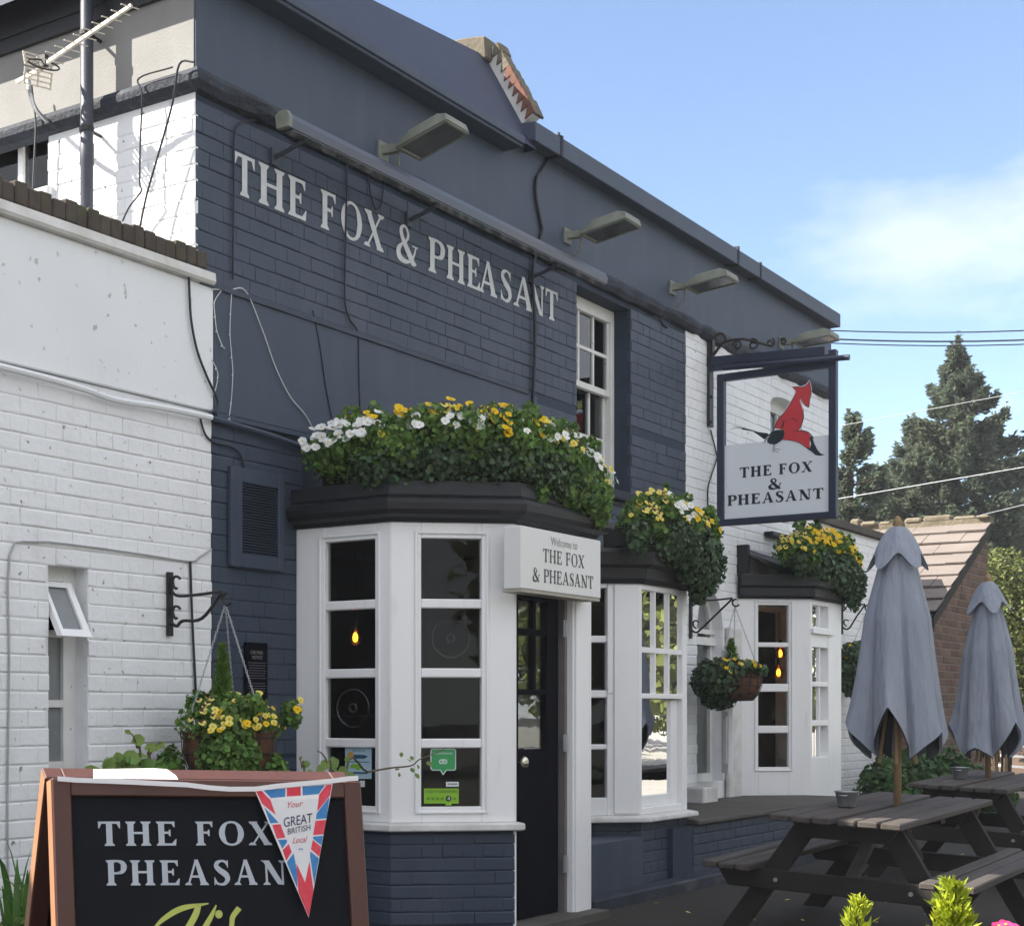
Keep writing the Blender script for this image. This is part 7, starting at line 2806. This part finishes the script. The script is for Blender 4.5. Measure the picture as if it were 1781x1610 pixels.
mb.build('roof', M_VAN, vn)
mb = MB()
mb.obox((v0.x, v0.y), sdir, (-.794, -.607), .12, .9, .002, .02, v0.z - .25, v0.z + .12)
mb.build('window', M_LAMPG, vn)


# ---- trees
def conifer(base, H, R, n, label, mat, seed, lean=.0, zlow=.08, shape=.8, group='conifers beyond the outbuilding', size=.34):
    rg = np.random.default_rng(seed)
    t = thing('conifer', base, label, 'conifer', group)
    b = np.array(base)
    mb = MB()
    mb.tube([b, b + [0, 0, H * .5], b + [lean, 0, H * .98]], [.16 + H * .012, .08 + H * .005, .012], 8)
    mb.build('trunk', M_BARK, t)
    nb = int(26 * H)
    tz = zlow + (1 - zlow) * np.sort(rg.uniform(0, 1, nb) ** 1.0)
    ang = rg.uniform(0, 6.283, nb)
    ln = R * (1 - tz) ** shape * rg.uniform(.62, 1.16, nb) + .12
    gap = .75 + .35 * np.sin(ang * 2 + tz * 11 + seed)
    ln = ln * gap
    w = ln + .15
    cnt = rg.multinomial(n, w / w.sum())
    P_, A_ = [], []
    mb = MB()
    for i in range(nb):
        k = cnt[i]
        q = rg.uniform(.12, 1, k) ** .75
        dirv = np.array([math.cos(ang[i]), math.sin(ang[i]), 0])
        side = np.array([-dirv[1], dirv[0], 0])
        z0 = b[2] + tz[i] * H
        drp = -.28 * (1 - tz[i]) + .12
        zz = z0 + ln[i] * (drp * q + .22 * q * q)
        wd = rg.normal(0, 1, k) * ln[i] * .13 * (1.15 - q)
        pos = b + np.outer(q * ln[i], dirv) + np.outer(wd, side)
        pos[:, 2] = zz + rg.normal(0, .06, k) - abs(rg.normal(0, .10, k))
        pos[:, 0] += lean * tz[i]
        P_.append(pos)
        A_.append(np.tile(dirv * .9 + [0, 0, .25], (k, 1)) + np.outer(np.sign(wd) * .7, side))
        if i % 3 == 0:
            e = b + dirv * ln[i] * .8
            mb.tube([(b[0], b[1], z0), (e[0], e[1], z0 + ln[i] * (drp * .8 + .14))], [.03, .008], 4)
    mb.build('branches', M_BARK, t)
    leaves_dir('crown', mat, t, np.concatenate(P_), np.concatenate(A_), size, .42, .4, .45, None)
    return t


g0 = .17
tA = far(1662, 1235, 38)
conifer((tA.x, tA.y, g0), CAMH + (1235 - 590) * 38 / FPX - g0, 3.7, 150000, 'tall pointed blue green conifer rising above the tiled outbuilding', M_CONIF, 3, .0, .03, .82, size=.15)
tA2 = far(1668, 1235, 38)
tB = far(1478, 1235, 34)
conifer((tB.x, tB.y, g0), CAMH + (1235 - 720) * 34 / FPX - g0, 1.75, 42000, 'narrower conifer showing just right of the hanging sign', M_CONIF, 8, .12, .05, .7, size=.14)
tC = far(1800, 1235, 41)
conifer((tC.x, tC.y, g0), CAMH + (1235 - 800) * 41 / FPX - g0, 3.3, 70000, 'dark spreading conifer at the right edge of the view', M_CONIF, 21, 0, .03, .6, size=.17)
tE = far(1585, 1235, 44)
conifer((tE.x, tE.y, g0), CAMH + (1235 - 770) * 44 / FPX - g0, 3.2, 64000, 'lower bushy conifer left of the tall pointed one', M_CONIF, 31, 0, .03, .6, size=.17)
# bare tree
tD = far(1512, 1235, 46)
bt = thing('bare_tree', (tD.x, tD.y, g0), 'pale leafless tree between the two conifers', 'tree')
mb = MB()
mb.tube([(tD.x, tD.y, g0), (tD.x, tD.y, 3.2), (tD.x + .1, tD.y, 4.6)], [.14, .10, .05], 7)
mb.build('trunk', M_TWIG, bt)
mb = MB()
rg = random.Random(5)


def twig(p, d, l, r, depth):
    q = p + d * l
    mb.tube([p, (p + q) / 2 + Vector((rg.uniform(-.05, .05), rg.uniform(-.05, .05), .03)), q], [r, r * .8, r * .55], 4, cap=False)
    if depth:
        for _ in range(3):
            dd = (d + Vector((rg.uniform(-.8, .8), rg.uniform(-.8, .8), rg.uniform(-.25, .6)))).normalized()
            twig(q, dd, l * rg.uniform(.6, .85), r * .6, depth - 1)


for k in range(7):
    a = k * .9
    twig(Vector((tD.x + .03 * k, tD.y, 3.0 + .25 * k)), Vector((math.cos(a) * .7, math.sin(a) * .7, .9)).normalized(), 1.25, .035, 4)
tag(mb.build('crown', M_TWIG, bt), kind='stuff')
# yellow green shrub over the fence
sB = far(1742, 1060, 25.5)
yg = plant('tall_shrub', (sB.x, sB.y, g0), 'tall yellow green leafy shrub between the brick gable and the white shed', 'shrub')
bl = [((sB.x, sB.y, 3.4), (.42, .45, .5), 1), ((sB.x + .05, sB.y - .1, 2.7), (.5, .5, .6), 1.4), ((sB.x + .1, sB.y - .2, 2.1), (.5, .5, .45), 1.2), ((sB.x + .2, sB.y - .35, 2.35), (.35, .35, .4), .7), ((sB.x, sB.y, 1.5), (.6, .5, .5), .8)]
p, d = blob_points(bl, 12000, .25, 1.15)
leaves('foliage', M_SHRUB, yg, p, d, .065, .6, kind='stuff')
mb = MB()
for k in range(5):
    a = k * 1.3
    mb.tube([(sB.x + .1 * math.cos(a), sB.y + .1 * math.sin(a), g0), (sB.x + .2 * math.cos(a), sB.y + .2 * math.sin(a), 1.8), (sB.x + .3 * math.cos(a), sB.y + .3 * math.sin(a), 3.5)], [.04, .03, .008], 5)
mb.build('stems', M_BARK, yg)
# overhead wires
for i, (ya, yb, r_, lab) in enumerate(((576, 561, .011, 'topmost overhead wire right of the parapet end'), (590, 580, .014, 'second overhead wire, thicker, above the tall conifer'), (597, 588, .010, 'third overhead wire, close under the thicker one'))):
    pa_, pb_ = far(1300, ya + 5, 27), far(2300, yb - 22, 24)
    mb = MB()
    mb.tube([pa_ + (pb_ - pa_) * t + Vector((0, 0, -.25 * math.sin(math.pi * t))) + Vector((0, 0, .12)) for t in np.linspace(0, 1, 15)], r_, 5)
    tag(mb.build('overhead_wire', M_CABLEK), lab, 'overhead wire', 'overhead wires across the sky')
for i, (ya, yb, lab) in enumerate(((868, 812, 'pale wire sloping across the lower part of the tall conifer'), (742, 678, 'thin pale wire crossing the middle of the tall conifer'), (912, 864, 'lowest pale wire by the dark conifer at the right edge'))):
    pa_, pb_ = far(1455 if i < 2 else 1640, ya, 24), far(1960, yb - 30, 21)
    mb = MB()
    mb.tube([pa_ + (pb_ - pa_) * t for t in np.linspace(0, 1, 5)], .007 if i != 1 else .005, 5)
    tag(mb.build('overhead_wire', M_GALV), lab, 'overhead wire', 'overhead wires across the sky')

# ---- the far side of the yard, behind the camera: a belt of trees that the old panes reflect
wd = MB()
P_, D_, = [], []
rg2 = np.random.default_rng(2)
bls = []
for k in range(30):
    x = -34 + 3.6 * k + rg2.uniform(-1, 1)
    y = -21 - 5 * math.sin(k * .9) - rg2.uniform(0, 3) + (9 if 14 < k < 24 else 0)
    h = rg2.uniform(5.5, 8.5)
    wd.tube([(x, y, -.3), (x, y, h * .4), (x, y, h * .8)], [.22, .16, .05], 6)
    for j in range(5):
        bls.append(((x + rg2.uniform(-1.2, 1.2), y + rg2.uniform(-1.2, 1.2), h * (.28 + .14 * j)), (rg2.uniform(1.2, 2.0), rg2.uniform(1.2, 2.0), rg2.uniform(.9, 1.4)), 1))
p, d = blob_points(bls, 36000, .6, 1.1)
wo = leaves('woodland', M_SHRUB, None, p, d, .42, .7)
tag(wo, kind='stuff')
tag(wd.build('tree_trunks', M_BARK), kind='stuff')
cp = MB()  # far ground sheet added, kept pale to bounce sunlight onto the shaded front
for (x0, x1, y0, y1) in ((-90, 200, -60, -6.2), (27.5, 200, -6.195, 40)):
    ysq = sorted({y0, y1, *[q for q in (-9, .3) if y0 < q < y1]})
    for j in range(len(ysq) - 1):
        cp.face([(x0, ysq[j], gz(ysq[j]) + .004), (x1, ysq[j], gz(ysq[j]) + .004), (x1, ysq[j + 1], gz(ysq[j + 1]) + .004), (x0, ysq[j + 1], gz(ysq[j + 1]) + .004)])
tag(cp.build('car_park_bounce', material('pale_bounce_gravel', (.29, .28, .26), .95, (.22, .21, .195), 2, .6, .6, 120, .2, coords='World')), kind='structure')

# grit and fallen petals on the tarmac
gr = MB()
rg = random.Random(77)
for k in range(420):
    x, y = rg.uniform(7.5, 16), rg.uniform(-5.2, -1.12)
    z, q = gz(y), rg.uniform(.004, .013)
    a = rg.uniform(0, 6.28)
    gr.add([(x + q * math.cos(a + t) * rg.uniform(.6, 1.1), y + q * math.sin(a + t) * rg.uniform(.6, 1.1), z + .001) for t in (0, 1.6, 3.1, 4.7)] + [(x, y, z + q * .7)],
           [(0, 1, 4), (1, 2, 4), (2, 3, 4), (3, 0, 4)])
tag(gr.build('grit', M_KERB), kind='stuff')
lf2 = []
P_ = np.array([(rg.uniform(8.5, 15), y_, gz(y_) + .006) for y_ in [rg.uniform(-4, -1.15) for _ in range(60)]])
tag(leaves('fallen_petals', M_PPALE, None, P_, np.tile([0, 0, 1.0], (60, 1)), .03, .8, .2, .25), kind='stuff')

# thin spring haze over the whole place
hz = MB()
hz.box(-60, 90, -75, 70, -2.2, 16.0)
hm = bpy.data.materials.new('thin_haze')
hm.use_nodes = True
hm.node_tree.nodes.clear()
ho = hm.node_tree.nodes.new('ShaderNodeOutputMaterial')
hv = hm.node_tree.nodes.new('ShaderNodeVolumePrincipled')
hv.inputs['Color'].default_value = (.86, .91, 1, 1)
hv.inputs['Density'].default_value = HAZE
hm.node_tree.links.new(hv.outputs['Volume'], ho.inputs['Volume'])
tag(hz.build('haze', hm), kind='stuff')
